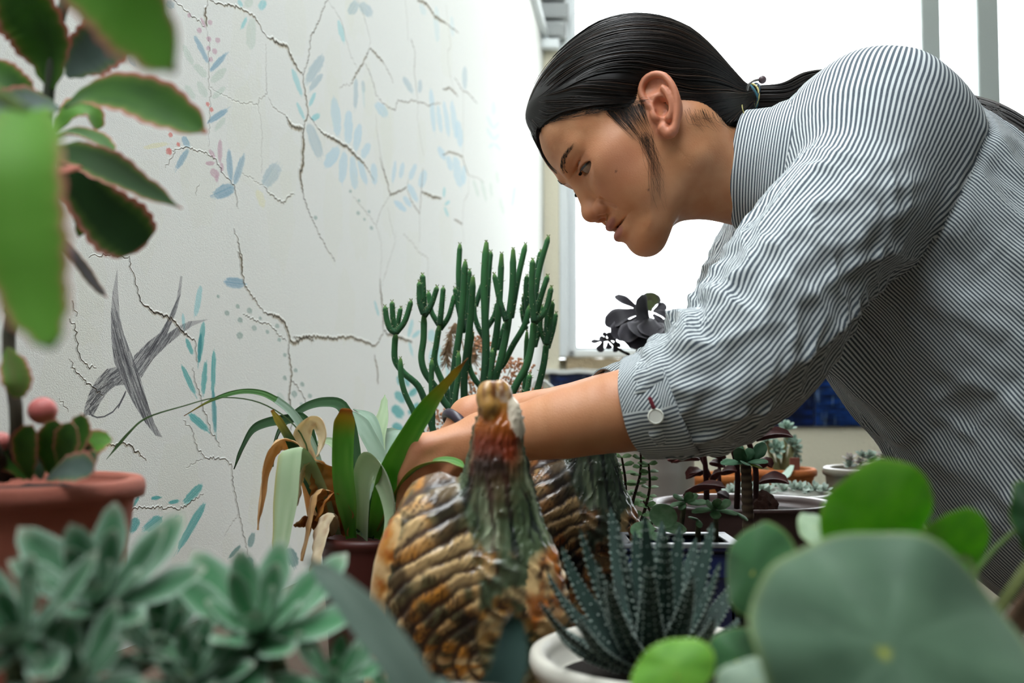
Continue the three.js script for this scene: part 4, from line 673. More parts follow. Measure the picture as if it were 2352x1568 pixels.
  const tc = fromHead(-0.109, -0.043, 0), ax = V().subVectors(tailPts[14], tailPts[0]).normalize(), n1 = V(0, 1, 0).addScaledVector(ax, -ax.y).normalize(), n2 = V().crossVectors(ax, n1), cords = { '#2f6f7c': [], '#c9bd78': [], '#24404f': [] };
  Object.values(cords).forEach((list, ci) => { for (let k = 0; k < 3; k++) { const o = (k * 3 + ci - 4) * 0.0017, ph = k * 2 + ci; list.push(tube(Array.from({ length: 25 }, (_, i) => { const a = i / 24 * 6.283; return tc.clone().addScaledVector(n1, Math.cos(a) * 0.0158).addScaledVector(n2, Math.sin(a) * 0.0158).addScaledVector(ax, o + 0.003 * Math.sin(a * 2 + ph)); }), 0.0011, { sides: 6 })); } });
  cords['#c9bd78'].push(tube(curve([tc.clone().addScaledVector(n2, -0.016), P(1705, 248, 1.03), P(1712, 270, 1.03)], 10), 0.0006, { sides: 5 }));
  for (const [k, list] of Object.entries(cords)) part('cord', mergeGeometries(list), std({ color: k, roughness: 0.75 }), tg);
  part('wire', tube(curve([P(1716, 208, 1.05), P(1719, 196, 1.048), P(1728, 187, 1.047), P(1742, 183, 1.047)], 16), 0.0014, { sides: 8 }), std({ color: '#8d8a86', metalness: 0.7, roughness: 0.35 }), tg);
  part('bead', new THREE.SphereGeometry(0.0042, 20, 14).translate(...P(1751, 183, 1.047).toArray()), std({ color: '#5b4a4d', roughness: 0.4 }), tg);
}
// ---------- the person: shirt, collar, cuffs, trousers ----------
const stripeTex = (() => {
  const r = rng(12), row = [], lt = [213, 220, 221], dk = [58, 69, 80];
  const t = grain(256, (u, v, x, y) => { const ph = (v * 8) % 1, k = sstep(0.44, 0.5, ph) - sstep(0.94, 1.0, ph), th = 0.5 + 0.5 * Math.sin(u * Math.PI * 2 * 40), n = (r() - 0.5) * 26 + 8 * th; const kk = clamp(k * (0.86 + 0.14 * noise(u * 20, v * 64, 4))); return [0, 1, 2].map((c) => clamp(lerp(lt[c], dk[c], kk) + n, 0, 255)); }, true); return t;
})();
const weave = grain(128, (u, v) => clamp(128 + 50 * Math.sin(u * Math.PI * 2 * 32) * Math.sin(v * Math.PI * 2 * 32) + 40 * noise(u * 30, v * 30, 3), 0, 255));
const cloth = phys({ map: stripeTex, roughness: 0.92, bumpMap: weave, bumpScale: 0.0003, sheen: 0.25, sheenRoughness: 0.6, sheenColor: new THREE.Color(0.5, 0.5, 0.5) });
const STR = 0.0292, ZS = V(0, 0, 1);
const sleeveN = chain([[P(2022, 302, 0.99), 0.083], [P(1975, 440, 0.945), 0.067], [P(1830, 630, 0.895), 0.0605], [P(1735, 780, 0.875), 0.060], [P(1635, 876, 0.87), 0.056], [P(1545, 918, 0.875), 0.046], [P(1490, 934, 0.883), 0.0405]], 30);
const sleeveF = chain([[P(1870, 400, 1.19), 0.085], [P(1780, 590, 1.21), 0.07], [P(1690, 760, 1.205), 0.06], [P(1630, 860, 1.18), 0.052], [P(1520, 900, 1.13), 0.044], [P(1440, 915, 1.1), 0.0415]], 26);
const torso = chain([[P(1890, 420, 1.078), 0.068], [P(1995, 470, 1.075), 0.138], [P(2110, 585, 1.07), 0.148], [P(2300, 770, 1.07), 0.164], [P(2540, 1005, 1.06), 0.196], [P(2760, 1150, 1.055), 0.178]], 26);
const hang = chain([[P(1880, 770, 1.02), 0.026], [P(2000, 842, 1.02), 0.028], [P(2140, 975, 1.03), 0.032], [P(2330, 1180, 1.04), 0.046]], 12);
const shirtF = (x, y, z) => { let d = smin(torso(x, y, z), hang(x, y, z), 0.045); d = smin(d, sleeveF(x, y, z), 0.05); return smin(d, sleeveN(x, y, z), 0.045); };
const ridge = (x) => 1 - Math.min(1, Math.abs(x) * 2.6);
function sleeveFold(t, s, th, seed) {
  const inner = gauss(Math.atan2(Math.sin(th - 1.75), Math.cos(th - 1.75)), 1.05), el = gauss(t - 0.66, 0.14), up = sstep(0.1, 0.3, t) * sstep(1.0, 0.92, t);
  let d = -0.013 * inner * el * (0.5 + 0.5 * Math.sin(s * 2 * Math.PI / 0.044 + 1.2 * Math.sin(th * 1.3 + seed) + 5.5 * noise(s * 11, th * 0.8, seed) + 2 * noise(s * 30, th, seed)));
  d += 0.0075 * inner * el;
  d += up * 0.0072 * ridge(noise(s * 17 - th * 1.7, th * 0.9, seed)) * (0.5 + 0.8 * Math.abs(noise(s * 8, th * 1.5, seed + 3)));
  d += up * 0.004 * ridge(noise(s * 34 + th * 1.2, th * 1.7, seed + 8)); d += 0.0022 * noise(s * 7, th * 1.4, seed + 5);
  return d;
}
function torsoFold(t, s, th, x, y, z) {
  let d = 0.007 * noise(s * 7 + th * 1.1, th * 2.2, 4) * sstep(0.0, 0.25, t); d += 0.005 * ridge(noise(s * 5 - th * 3.2, th * 2.6 + s * 4, 9)) * sstep(0.1, 0.35, t); d += 0.0028 * ridge(noise(s * 14 + th * 2.0, th * 4, 2)); return d;
}
{
  const lo = [P(1380, 0, 1.1).x, P(2700, 1650, 1.1).y, -1.42], hi = [P(2760, 0, 1.1).x + 0.12, P(1900, 60, 1.0).y, -0.74];
  const { pos, idx, nor } = polygonize(shirtF, lo, hi, 0.0042), n = pos.length / 3, reg = new Uint8Array(n), S = new Float32Array(n), TH = new Float32Array(n), out = pos.slice();
  for (let i = 0; i < n; i++) {
    const x = pos[i * 3], y = pos[i * 3 + 1], z = pos[i * 3 + 2], a = sleeveN(x, y, z) - 0.004, b = sleeveF(x, y, z), c = Math.min(torso(x, y, z), hang(x, y, z)) + 0.002, m = Math.min(a, b, c);
    reg[i] = m === c ? 2 : m === a ? 0 : 1;
    const w = (reg[i] === 2 ? torso : reg[i] ? sleeveF : sleeveN).where(x, y, z, ZS), wn = sleeveN.where(x, y, z, ZS), wt = torso.where(x, y, z, ZS);
    S[i] = w.s; TH[i] = w.th;
    const k = sstep(-0.03, 0.03, c - Math.min(a, b)), ws = reg[i] === 1 || b < a ? sleeveF.where(x, y, z, ZS) : wn;
    const dd = lerp(torsoFold(wt.t, wt.s, wt.th, x, y, z), sleeveFold(ws.t, ws.s, ws.th, b < a ? 40 : 12), k);
    const crease = -0.0035 * gauss(c - a, 0.004) * (a < b ? 1 : 0);      // the armhole seam
    for (let q = 0; q < 3; q++) out[i * 3 + q] += nor[i * 3 + q] * (dd + crease);
  }
  const whole = geoFrom(out, idx), nn = whole.attributes.normal, names = ['sleeve', 'sleeve', 'shirt_body'], R = [0.058, 0.058, 0.185];
  for (let g = 0; g < 3; g++) {
    const p2 = [], n2 = [], uv = [], id2 = [], map = new Map();
    const vert = (v, wrap) => { const key = v * 2 + wrap; if (!map.has(key)) { map.set(key, p2.length / 3); p2.push(out[v * 3], out[v * 3 + 1], out[v * 3 + 2]); n2.push(nn.getX(v), nn.getY(v), nn.getZ(v)); uv.push(S2(v) / STR, (TH2(v) + wrap * Math.PI * 2) * R[g] / STR); } return map.get(key); };
    const near = g === 2 ? torso : g ? sleeveF : sleeveN, ws = new Map(), W = (v) => { if (reg[v] === g) return { s: S[v], th: TH[v] }; if (!ws.has(v)) ws.set(v, near.where(pos[v * 3], pos[v * 3 + 1], pos[v * 3 + 2], ZS)); return ws.get(v); };
    const S2 = (v) => W(v).s, TH2 = (v) => W(v).th;
    for (let i = 0; i < idx.length; i += 3) {
      const t = [idx[i], idx[i + 1], idx[i + 2]], votes = [0, 0, 0]; for (const v of t) votes[reg[v]]++;
      const win = votes[0] >= 2 ? 0 : votes[1] >= 2 ? 1 : votes[2] >= 2 ? 2 : reg[t[0]]; if (win !== g) continue;
      const ths = t.map(TH2), cross = Math.max(...ths) - Math.min(...ths) > Math.PI;
      id2.push(...t.map((v, k) => vert(v, cross && ths[k] < 0 ? 1 : 0)));
    }
    part(names[g], geoFrom(p2, id2, { nor: n2, uv }), cloth, person);
  }
}
// bands of striped cloth: a ring of given centre line, cross frame and width, with thickness
function band(rings, name, th = 0.003, wob = 0) { // rings: [[centre, axis, radius, squash dir, squash], ...]
  const pos = [], uv = [], idx = [], n = 72; let v = 0;
  rings.forEach(([c, ax, r, lift = 0], k) => {
    const N = ZS.clone().addScaledVector(ax, -ZS.dot(ax)).normalize(), B = V().crossVectors(ax, N); if (k) v += rings[k - 1][0].distanceTo(c) + Math.abs(r - rings[k - 1][2]);
    for (let i = 0; i <= n; i++) { const a = i / n * Math.PI * 2, q = r * (1 + wob * noise(Math.cos(a) * 1.5, Math.sin(a) * 1.5, k * 0.4)) + lift; pos.push(c.x + (N.x * Math.cos(a) + B.x * Math.sin(a)) * q, c.y + (N.y * Math.cos(a) + B.y * Math.sin(a)) * q, c.z + (N.z * Math.cos(a) + B.z * Math.sin(a)) * q); uv.push(v / STR, a * r / STR); }
  });
  for (let k = 0; k < rings.length - 1; k++) for (let i = 0; i < n; i++) { const a = k * (n + 1) + i, b = a + n + 1; idx.push(a, a + 1, b, a + 1, b + 1, b); }
  return geoFrom(pos, idx, { uv });
}
{
  // turned-back cuff of the near sleeve, open at the wrist end
  const c0 = P(1463, 938, 0.884), c1 = P(1530, 924, 0.874), c2 = P(1590, 902, 0.869), ax = V().subVectors(c1, c0).normalize(), ax2 = V().subVectors(c2, c1).normalize();
  const g = band([[c1, ax, 0.0405], [c0, ax, 0.0405], [c0.clone().addScaledVector(ax, -0.0015), ax, 0.0428], [c0, ax, 0.0455], [V().lerpVectors(c0, c1, 0.5), ax, 0.048], [c1, ax2, 0.0508], [V().lerpVectors(c1, c2, 0.35), ax2, 0.0528], [V().lerpVectors(c1, c2, 0.5), ax2, 0.0533], [V().lerpVectors(c1, c2, 0.52), ax2, 0.050]], 'cuff', 0.003, 0.07);
  const cuff = part('cuff', g, cloth, person);
  const bc = P(1506, 956, 0.8235), bn = V(-0.12, 0.02, 1).normalize(), hole = (x, y) => { const h = new THREE.Path(); h.absarc(x, y, 0.0007, 0, 6.283, true); return h; }, sh = new THREE.Shape(); sh.absarc(0, 0, 0.0064, 0, 6.283, false); for (const [x, y] of [[-0.0014, 0.0014], [0.0014, 0.0014], [-0.0014, -0.0014], [0.0014, -0.0014]]) sh.holes.push(hole(x, y));
  const bg = new THREE.ExtrudeGeometry(sh, { depth: 0.0012, bevelEnabled: true, bevelThickness: 0.0005, bevelSize: 0.0004, bevelSegments: 3, curveSegments: 32 }); const rim = new THREE.TorusGeometry(0.0058, 0.0006, 8, 40).translate(0, 0, 0.0016);
  const b = part('button', mergeGeometries([bg, rim.toNonIndexed()].map((q) => { q.deleteAttribute('uv'); return q; })), std({ color: '#dcdcd2', roughness: 0.35 }), person); b.position.copy(bc); b.quaternion.setFromUnitVectors(ZS, bn); b.userData.label = 'round white four-hole cuff button';
  const th = tube(curve([P(1492, 913, 0.8245), P(1497, 925, 0.8235), P(1502, 938, 0.823)], 8), 0.0017, { sides: 8 }); part('buttonhole_stitching', th, std({ color: '#6e1f2c', roughness: 0.9 }), person);
  // far cuff
  const f0 = P(1396, 926, 1.085), f1 = P(1460, 912, 1.105), fx = V().subVectors(f1, f0).normalize(); part('cuff', band([[f1, fx, 0.037], [f0, fx, 0.0362], [f0, fx, 0.039], [f1, fx, 0.0425], [f1.clone().addScaledVector(fx, 0.02), fx, 0.044]], 'cuff', 0.003, 0.06), cloth, person);
  // collar: stand round the neck with its folded fall
  const k0 = P(1703, 390, 1.064), kx = V(0.915, -0.13, 0.36).normalize(), K = (t) => k0.clone().addScaledVector(kx, t);
  part('collar', band([[K(0.03), kx, 0.0585], [K(0.0), kx, 0.0590], [K(-0.0015), kx, 0.0605], [K(0.001), kx, 0.0622], [K(0.012), kx, 0.0640], [K(0.026), kx, 0.0668], [K(0.034), kx, 0.0705], [K(0.045), kx, 0.074], [K(0.07), kx, 0.078]], 'collar', 0.003, 0.04), (() => { const m = cloth.clone(); const t = stripeTex.clone(); t.rotation = Math.PI / 2; t.needsUpdate = true; m.map = t; return m; })(), person);
  // the open front edge of the shirt, hanging clear of the body
  const fl = blade(curve([P(1985, 940, 1.13), P(2050, 1000, 1.12), P(2117, 1066, 1.115), P(2180, 1130, 1.11), P(2250, 1212, 1.11), P(2330, 1320, 1.11)], 40), { w: table([[0, 0.010], [0.3, 0.021], [0.7, 0.023], [1, 0.02]]), th: () => 0.002, normal: V(0.5, -0.5, 1), m: 8, cup: () => 0.004, col: () => hex('#ffffff'), wave: (t, x) => 0.003 * Math.sin(t * 14 + x) });
  { const u = fl.attributes.uv; for (let i = 0; i < u.count; i++) { const a = u.getX(i), b = u.getY(i); u.setXY(i, b / STR, a / STR); } }
  part('front_edge', fl, cloth, person);
  // trousers and shoes, out of the frame but for a corner of navy
  const hip = P(2800, 1170, 1.055), navy = std({ color: '#1b2336', roughness: 0.9, bumpMap: weave, bumpScale: 0.0004 }), leg = (z) => { const a = V(hip.x, hip.y - 0.03, z), k = V(hip.x - 0.05, 0.46, z), an = V(hip.x + 0.02, 0.1, z); return [rod(a, k, 0.105, 0.075), rod(k, an, 0.075, 0.055), rod(V(an.x - 0.16, 0.045, z), V(an.x + 0.02, 0.05, z), 0.038, 0.044)]; };
  const L = leg(-0.95), Rr = leg(-1.15), pel = rod(V(hip.x - 0.03, hip.y + 0.02, -0.97), V(hip.x - 0.03, hip.y + 0.02, -1.14), 0.13, 0.13), lap = rod(P(2395, 1300, 1.06), P(2800, 1190, 1.04), 0.045, 0.1);
  const tf = (x, y, z) => smin(smin(pel(x, y, z), lap(x, y, z), 0.06), smin(smin(L[0](x, y, z), L[1](x, y, z), 0.03), smin(Rr[0](x, y, z), Rr[1](x, y, z), 0.03), 0.01), 0.05);
  const q = polygonize((x, y, z) => Math.max(tf(x, y, z), 0.06 - y), [hip.x - 0.4, 0.03, -1.34], [hip.x + 0.2, hip.y + 0.22, -0.76], 0.01); part('trousers', geoFrom(q.pos, q.idx, { nor: q.nor, uv: q.pos.filter((_, i) => i % 3 < 2).map((x) => x * 20) }), navy, person);
  for (const l of [L, Rr]) { const w = polygonize((x, y, z) => Math.max(l[2](x, y, z), 0.003 - y), [hip.x - 0.25, 0, l === L ? -1.02 : -1.22], [hip.x + 0.13, 0.12, l === L ? -0.88 : -1.08], 0.006); part('shoe', geoFrom(w.pos, w.idx, { nor: w.nor }), std({ color: '#2a2725', roughness: 0.6 }), person); }
  const br = new THREE.TorusGeometry(0.0225, 0.004, 12, 48); const bo = part('bracelet', br, std({ color: '#2e2636', roughness: 0.35 }), person); bo.position.copy(P(1062, 992, 0.975)); bo.quaternion.setFromUnitVectors(ZS, V().subVectors(P(1110, 965, 0.985), P(1030, 1030, 0.97)).normalize()); bo.scale.set(1.05, 1.05, 1.3);
}
// ---------- plants and pots ----------
const BENCH = EYE - 0.27;
const leafMat = phys({ vertexColors: true, roughness: 0.95, transmission: 0.35, thickness: 0, specularIntensity: 0.6, clearcoat: 0.18, clearcoatRoughness: 0.4, bumpMap: plasterBump, bumpScale: 0.0002 });
const thinMat = phys({ vertexColors: true, roughness: 0.95, transmission: 0.4, thickness: 0, specularIntensity: 0.4 });
const plumpMat = phys({ vertexColors: true, roughness: 0.9, transmission: 0.12, thickness: 0, specularIntensity: 0.6, clearcoat: 0.25, clearcoatRoughness: 0.4 });
const barkMat = std({ vertexColors: true, roughness: 0.9, bumpMap: scaled(plasterBump, 20), bumpScale: 0.001 });
const soilMat = std({ color: '#2b211a', roughness: 1, bumpMap: scaled(plasterBump, 8), bumpScale: 0.006 });
const Z = (f) => (x, y, d) => { const [ox, oy, k] = f; return P(ox + x * k, oy + y * k, d); };
const curl = (pts, n = 18) => curve(pts, n);
{ // the bench that carries everything, its left edge against the wall
  const s = new THREE.Shape(), L = (z) => WA.x + (WA.z - z) * (WE.x / -WE.z) * 1 + 0.012; s.moveTo(L(-0.22), 0.22); s.lineTo(0.56, 0.22); s.lineTo(0.56, 1.86); s.lineTo(L(-1.86), 1.86); s.closePath();
  const g = new THREE.ExtrudeGeometry(s, { depth: 0.04, bevelEnabled: true, bevelThickness: 0.003, bevelSize: 0.003, bevelSegments: 2 }); g.rotateX(-Math.PI / 2); g.translate(0, BENCH - 0.043, 0);
  const b = thing('plant_bench', 'long wooden bench along the cracked wall under all the potted plants', 'bench'); part('bench_top', g, M.wood, b);
  for (const [x, z] of [[-0.5, -0.3], [0.5, -0.3], [0.5, -1.8], [-0.12, -1.8]]) part('leg', box(x - 0.025, x + 0.025, 0, BENCH - 0.04, z - 0.025, z + 0.025, 0.004), M.wood, b);
}
// turned pot with a rim; origin at its base
function pot(parent, { x, z, r, h, base = 0.72, rim = 0.012, lip = 0.004, mat, sz = 1, soil = 0.016, y = BENCH, wall = 0.0045, name = 'pot' }) {
  const rb = r * base, rows = [[0.0001, 0], [rb - 0.004, 0], [rb, 0.004], [lerp(rb, r, 0.5), h * 0.5], [r, h - rim - 0.001], [r + lip, h - rim + 0.001], [r + lip + 0.0008, h - rim * 0.5], [r + lip, h - 0.002], [r + lip - 0.002, h], [r - wall + 0.002, h], [r - wall, h - 0.003], [r - wall - 0.001, h - soil], [0.0001, h - soil]];
  const p = part(name, lathe(rows, 72, sz).translate(x, y, z), mat, parent);
  const so = new THREE.CircleGeometry(r - wall - 0.0005, 40, 0, 6.2832).rotateX(-Math.PI / 2); so.scale(1, 1, sz); const sp = so.attributes.position; so.translate(x, y + h - soil + 0.002, z);
  const sg = new THREE.SphereGeometry(r - wall - 0.001, 36, 10, 0, 6.2832, 0, 1.57).scale(1, 0.12, sz); const q = sg.attributes.position; for (let i = 0; i < q.count; i++) q.setY(i, q.getY(i) + 0.003 * noise(q.getX(i) * 90, q.getZ(i) * 90, 1)); sg.computeVertexNormals(); sg.translate(x, y + h - soil, z);
  part('soil', sg, soilMat, parent); return p;
}
const glaze = (c, o = {}) => phys({ color: c, roughness: 0.35, clearcoat: 0.3, clearcoatRoughness: 0.25, ...o });
const terracotta = (c) => std({ color: c, roughness: 0.8, bumpMap: scaled(plasterBump, 5), bumpScale: 0.0006 });
// a succulent leaf from a to b: plump, with a pointed tip; bend lifts its middle along n
function plump(parent, a, b, n, wid, thick, c0, c1, { bend = 0.1, mat = plumpMat, edge = null, tip = null, under = null, rimAt = 0.82, shape = [[0, 0.45], [0.3, 0.75], [0.65, 1], [0.88, 0.66], [0.97, 0.25], [1, 0.03]], cup = 0.15, name = 'leaf', m = 5, seg = 14 } = {}) {
  const L = a.distanceTo(b), mid = V().lerpVectors(a, b, 0.5).addScaledVector(n, -bend * L), pts = new THREE.QuadraticBezierCurve3(a, mid, b).getPoints(seg), w = table(shape), sd = a.x * 91 + b.y * 57;
  return part(name, blade(pts, { w: (t) => wid * w(t), th: (t) => thick * Math.sqrt(Math.max(0.02, w(t))) * (1 - 0.5 * t * t), cup: (t) => cup * wid * w(t), normal: n, m, col: (t, x, f) => { let c = mixC(c0, c1, 0.5 * t + 0.6 * noise(t * 3 + sd, x * 2, sd) + 0.2 * (f ? 1 : 0)); if (under && f) c = mixC(c, under, 0.85); if (edge) c = mixC(c, edge, sstep(rimAt, 0.98, Math.abs(x)) * 0.9); if (tip) c = mixC(c, tip, sstep(0.88, 1, t)); return c; } }), mat, parent);
}
// rosette: spiral of leaves round an axis
function rosette(parent, c, ax, n, len, wid, thick, c0, c1, opt = {}) {
  const r = rng(Math.floor(Math.abs(c.x * 7919 + c.y * 6007 + c.z * 4001) * 100)), e1 = V(1, 0.01, 0.02).addScaledVector(ax, -ax.x).normalize(), e2 = V().crossVectors(ax, e1);
  for (let i = 0; i < n; i++) {
    const t = i / (n - 1), a = i * 2.39996 + (opt.turn ?? 0), open = lerp(opt.inner ?? 0.25, opt.outer ?? 1.35, Math.pow(t, 0.8)), l = len * lerp(0.45, 1, Math.pow(t, 0.7)) * (0.9 + 0.2 * r()), d = e1.clone().multiplyScalar(Math.cos(a)).addScaledVector(e2, Math.sin(a)), dir = ax.clone().multiplyScalar(Math.cos(open)).addScaledVector(d, Math.sin(open)), nn = ax.clone().multiplyScalar(Math.sin(open)).addScaledVector(d, -Math.cos(open));
    const base = c.clone().addScaledVector(ax, -len * 0.18 * t).addScaledVector(d, len * 0.03); plump(parent, base, base.clone().addScaledVector(dir, l), nn, wid * lerp(0.6, 1, t) * (0.9 + 0.2 * r()), thick, c0, c1, { bend: 0.12, ...opt });
  }
}
// round leaf held at a point inside it by its stalk
function disc(parent, c, n, upd, rx, ry, c0, c1, { dome = 0.08, th = 0.0012, mat = leafMat, edge, dot, wave = 0.02, name = 'leaf', seed = 1, off = -0.25, vein = 0 } = {}) {
  const e2 = upd.clone().addScaledVector(n, -upd.dot(n)).normalize(), e1 = V().crossVectors(e2, n), pos = [], uv = [], col = [], idx = [], R = 16, A = 56, per = (R + 1) * (A + 1);
  for (let f = 0; f < 2; f++) for (let i = 0; i <= R; i++) for (let j = 0; j <= A; j++) {
    const q = i / R, a = j / A * Math.PI * 2, x = q * Math.cos(a), y = q * Math.sin(a), w = 1 + 0.03 * noise(Math.cos(a) * 2, Math.sin(a) * 2, seed), h = -dome * rx * q * q + wave * rx * q * q * noise(Math.cos(a) * 1.3 + seed, Math.sin(a) * 1.3, 2) * 2 + (f ? -0.5 : 0.5) * th * Math.sqrt(1 - q * q * 0.999);
    const p = c.clone().addScaledVector(e1, x * rx * w).addScaledVector(e2, y * ry * w).addScaledVector(n, h); pos.push(p.x, p.y, p.z); uv.push(x * rx, y * ry);
    let k = mixC(c0, c1, 0.45 + 0.7 * fbm(x * 2.2 + seed * 3, y * 2.2, seed, 3)); const dx = x, dy = y - off, rr = Math.hypot(dx, dy), va = Math.atan2(dy, dx);
    if (vein) k = mixC(k, vein === true ? c1 : vein, 0.35 * sstep(0.93, 1, Math.cos(va * 9)) * sstep(0.03, 0.15, rr) * (1 - 0.5 * q)); if (edge) k = mixC(k, edge, sstep(0.93, 1, q)); if (dot) k = mixC(k, dot, sstep(0.07, 0.02, rr)); col.push(k.r, k.g, k.b);
  }
  for (let i = 0; i < R; i++) for (let j = 0; j < A; j++) { const a = i * (A + 1) + j, b = a + A + 1; idx.push(a, b, a + 1, a + 1, b, b + 1); const q = per; idx.push(a + q, a + 1 + q, b + q, a + 1 + q, b + 1 + q, b + q); }
  for (let j = 0; j < A; j++) { const a = R * (A + 1) + j; idx.push(a, a + per, a + 1, a + 1, a + per, a + 1 + per); }
  return part(name, geoFrom(pos, idx, { uv, col }), mat, parent);
}
const stemTube = (parent, pts, r0, r1, c0, c1, name = 'stem', mat = barkMat, n = 24) => part(name, tube(curve(pts, n), (t) => lerp(r0, r1, t), { sides: 10, col: (t) => mixC(hex(c0), hex(c1), t + 0.3 * noise(t * 8, r0 * 900)) }), mat, parent);

// --- tall cactus-like spurge with pencil stems, in front of the wall corner
{
  const E = Z(FR.E), t = thing('pencil_spurge', 'tall bush of upright dark green pencil-like spurge stems in front of the wall corner', 'plant'), r = rng(31);
  const base = P(1085, 1205, 1.26), dk = hex('#1f4a2f'), lt = hex('#3c7a45'), tipc = hex('#7aa04a');
  const list = [];
  const add = (d, w, ...c) => { const p = []; for (let i = 0; i < c.length; i += 2) p.push(E(c[i], c[i + 1], d)); list.push([p, w]); };
  add(1.2, 1, 460, 1640, 385, 1480, 330, 1400, 270, 1250, 210, 1120, 185, 1020, 180, 885);
  add(1.22, 1.15, 520, 1640, 430, 1460, 385, 1300, 350, 1180, 300, 1070, 200, 980, 145, 900, 140, 800, 148, 705); add(1.21, 1, 148, 705, 110, 680, 85, 610, 74, 525); add(1.22, 1, 148, 700, 130, 620, 122, 492); add(1.24, 0.9, 152, 700, 168, 610, 182, 535); add(1.21, 1, 150, 705, 208, 630, 255, 485);
  add(1.23, 1.2, 640, 1640, 540, 1260, 480, 1180, 420, 1080, 350, 980, 325, 880, 340, 750, 343, 560); add(1.22, 1, 340, 575, 315, 500, 310, 355); add(1.24, 1.1, 343, 565, 338, 420, 333, 305); add(1.23, 1, 345, 590, 390, 520, 435, 388);
  add(1.26, 1.15, 620, 1640, 520, 1200, 500, 1110, 450, 1000, 415, 900, 430, 780, 450, 650); add(1.27, 0.95, 446, 650, 395, 560, 374, 425); add(1.26, 1, 452, 650, 465, 530, 477, 392); add(1.27, 0.95, 455, 680, 510, 600, 556, 440);
  add(1.2, 1, 555, 1640, 550, 1340, 560, 1150, 580, 1000, 582, 845); add(1.22, 1, 400, 1640, 400, 1470, 402, 1250, 394, 1050, 398, 895); add(1.3, 0.9, 520, 1600, 510, 1400, 515, 1200, 500, 1080);
  add(1.24, 1.25, 650, 1640, 625, 1250, 622, 1000, 650, 750, 670, 550, 683, 320); add(1.22, 1.2, 600, 1640, 545, 1090, 560, 900, 590, 700, 606, 550, 620, 350, 629, 212); add(1.28, 1.05, 620, 700, 592, 480, 583, 300, 592, 95); add(1.27, 0.9, 605, 640, 572, 490, 557, 398);
  add(1.29, 0.9, 640, 700, 650, 400, 660, 275); add(1.25, 1, 760, 1120, 740, 1085, 690, 1020, 655, 930, 660, 820, 680, 700); add(1.23, 1.35, 740, 1640, 760, 1040, 772, 850, 766, 600, 760, 350, 776, 80); add(1.28, 0.95, 760, 740, 720, 670, 695, 590, 690, 500); add(1.29, 0.95, 700, 520, 735, 410, 760, 340); add(1.29, 1, 772, 600, 785, 400, 795, 260, 806, 145);
  add(1.26, 1.2, 740, 1640, 790, 1040, 830, 800, 852, 650, 866, 480, 881, 160); add(1.27, 0.95, 780, 670, 830, 590, 852, 500); add(1.24, 1.25, 760, 1640, 830, 1060, 872, 900, 912, 720, 936, 560, 956, 380, 961, 130); add(1.23, 1, 912, 620, 872, 500, 829, 302); add(1.27, 1.1, 945, 600, 970, 460, 1000, 300, 1047, 95);
  add(1.26, 1.1, 780, 1640, 800, 1000, 880, 935, 960, 790, 1040, 650, 1075, 520); add(1.28, 1, 1068, 600, 1050, 420, 1056, 312); add(1.29, 0.9, 1060, 640, 1040, 540, 1033, 452); add(1.3, 0.85, 1050, 680, 1028, 600, 1020, 525);
  add(1.22, 1.3, 800, 1640, 930, 1180, 990, 1050, 1050, 940, 1090, 780, 1106, 610); add(1.21, 1.1, 1106, 630, 1090, 400, 1096, 202); add(1.22, 1.05, 1108, 635, 1180, 560, 1226, 392); add(1.23, 1, 1110, 610, 1155, 450, 1200, 312); add(1.26, 1.05, 1105, 560, 1135, 300, 1205, 42); add(1.27, 0.95, 1108, 480, 1128, 260, 1152, 142);
  add(1.24, 1.2, 900, 1640, 1110, 1150, 1150, 1020, 1176, 900, 1192, 775); add(1.23, 1.05, 1192, 785, 1216, 640, 1232, 492); add(1.25, 1, 1190, 780, 1196, 620, 1206, 535); add(1.25, 0.9, 1186, 780, 1150, 680, 1150, 575); add(1.26, 0.9, 1200, 810, 1238, 680, 1258, 572); add(1.25, 0.9, 1110, 800, 1140, 680, 1160, 520);
  add(1.28, 0.95, 960, 1640, 1030, 1170, 1042, 1050, 1056, 700); add(1.2, 1, 960, 1640, 1040, 1165, 1062, 1080, 1076, 995); add(1.22, 1, 770, 1300, 800, 1030, 812, 940, 816, 825); add(1.3, 0.95, 850, 820, 880, 720, 905, 640);
  for (const [p, w] of list) {
    const pts = curve(p, 34), rad = 0.0034 * w, sides = 8, gs = [tube(pts, (u) => rad * (u > 0.94 ? lerp(1, 0.55, (u - 0.94) / 0.06) : lerp(1.12, 0.95, u)), { sides, col: (u) => mixC(mixC(dk, lt, u * 0.7 + 0.4 * noise(u * 5, w * 9, p[0].x * 50)), tipc, sstep(0.95, 1, u) * 0.6) })];
    for (let k = 2; k < 34; k += 2) { const a = r() * 6.28, o = V(Math.cos(a), 0.3, Math.sin(a)); gs.push(tube([pts[k].clone().addScaledVector(o, rad * 0.7), pts[k].clone().addScaledVector(o, rad * 1.65).add(V(0, 0.0006, 0))], (u) => 0.0006 * (1 - 0.7 * u), { sides: 4, col: () => hex('#a9b88c') })); }
    for (let k = 0; k < 4; k++) { const a = k * 1.57 + r(), e = pts[34]; gs.push(tube([e, e.clone().add(V(0.0022 * Math.cos(a), 0.0028, 0.0022 * Math.sin(a)))], 0.0005, { sides: 4, col: () => hex('#8a9a60') })); }
    part('stem', mergeGeometries(gs), plumpMat, t);
  }
  pot(t, { x: base.x, z: base.z, r: 0.085, h: base.y - BENCH + 0.02, mat: terracotta('#8f5a42') });
}
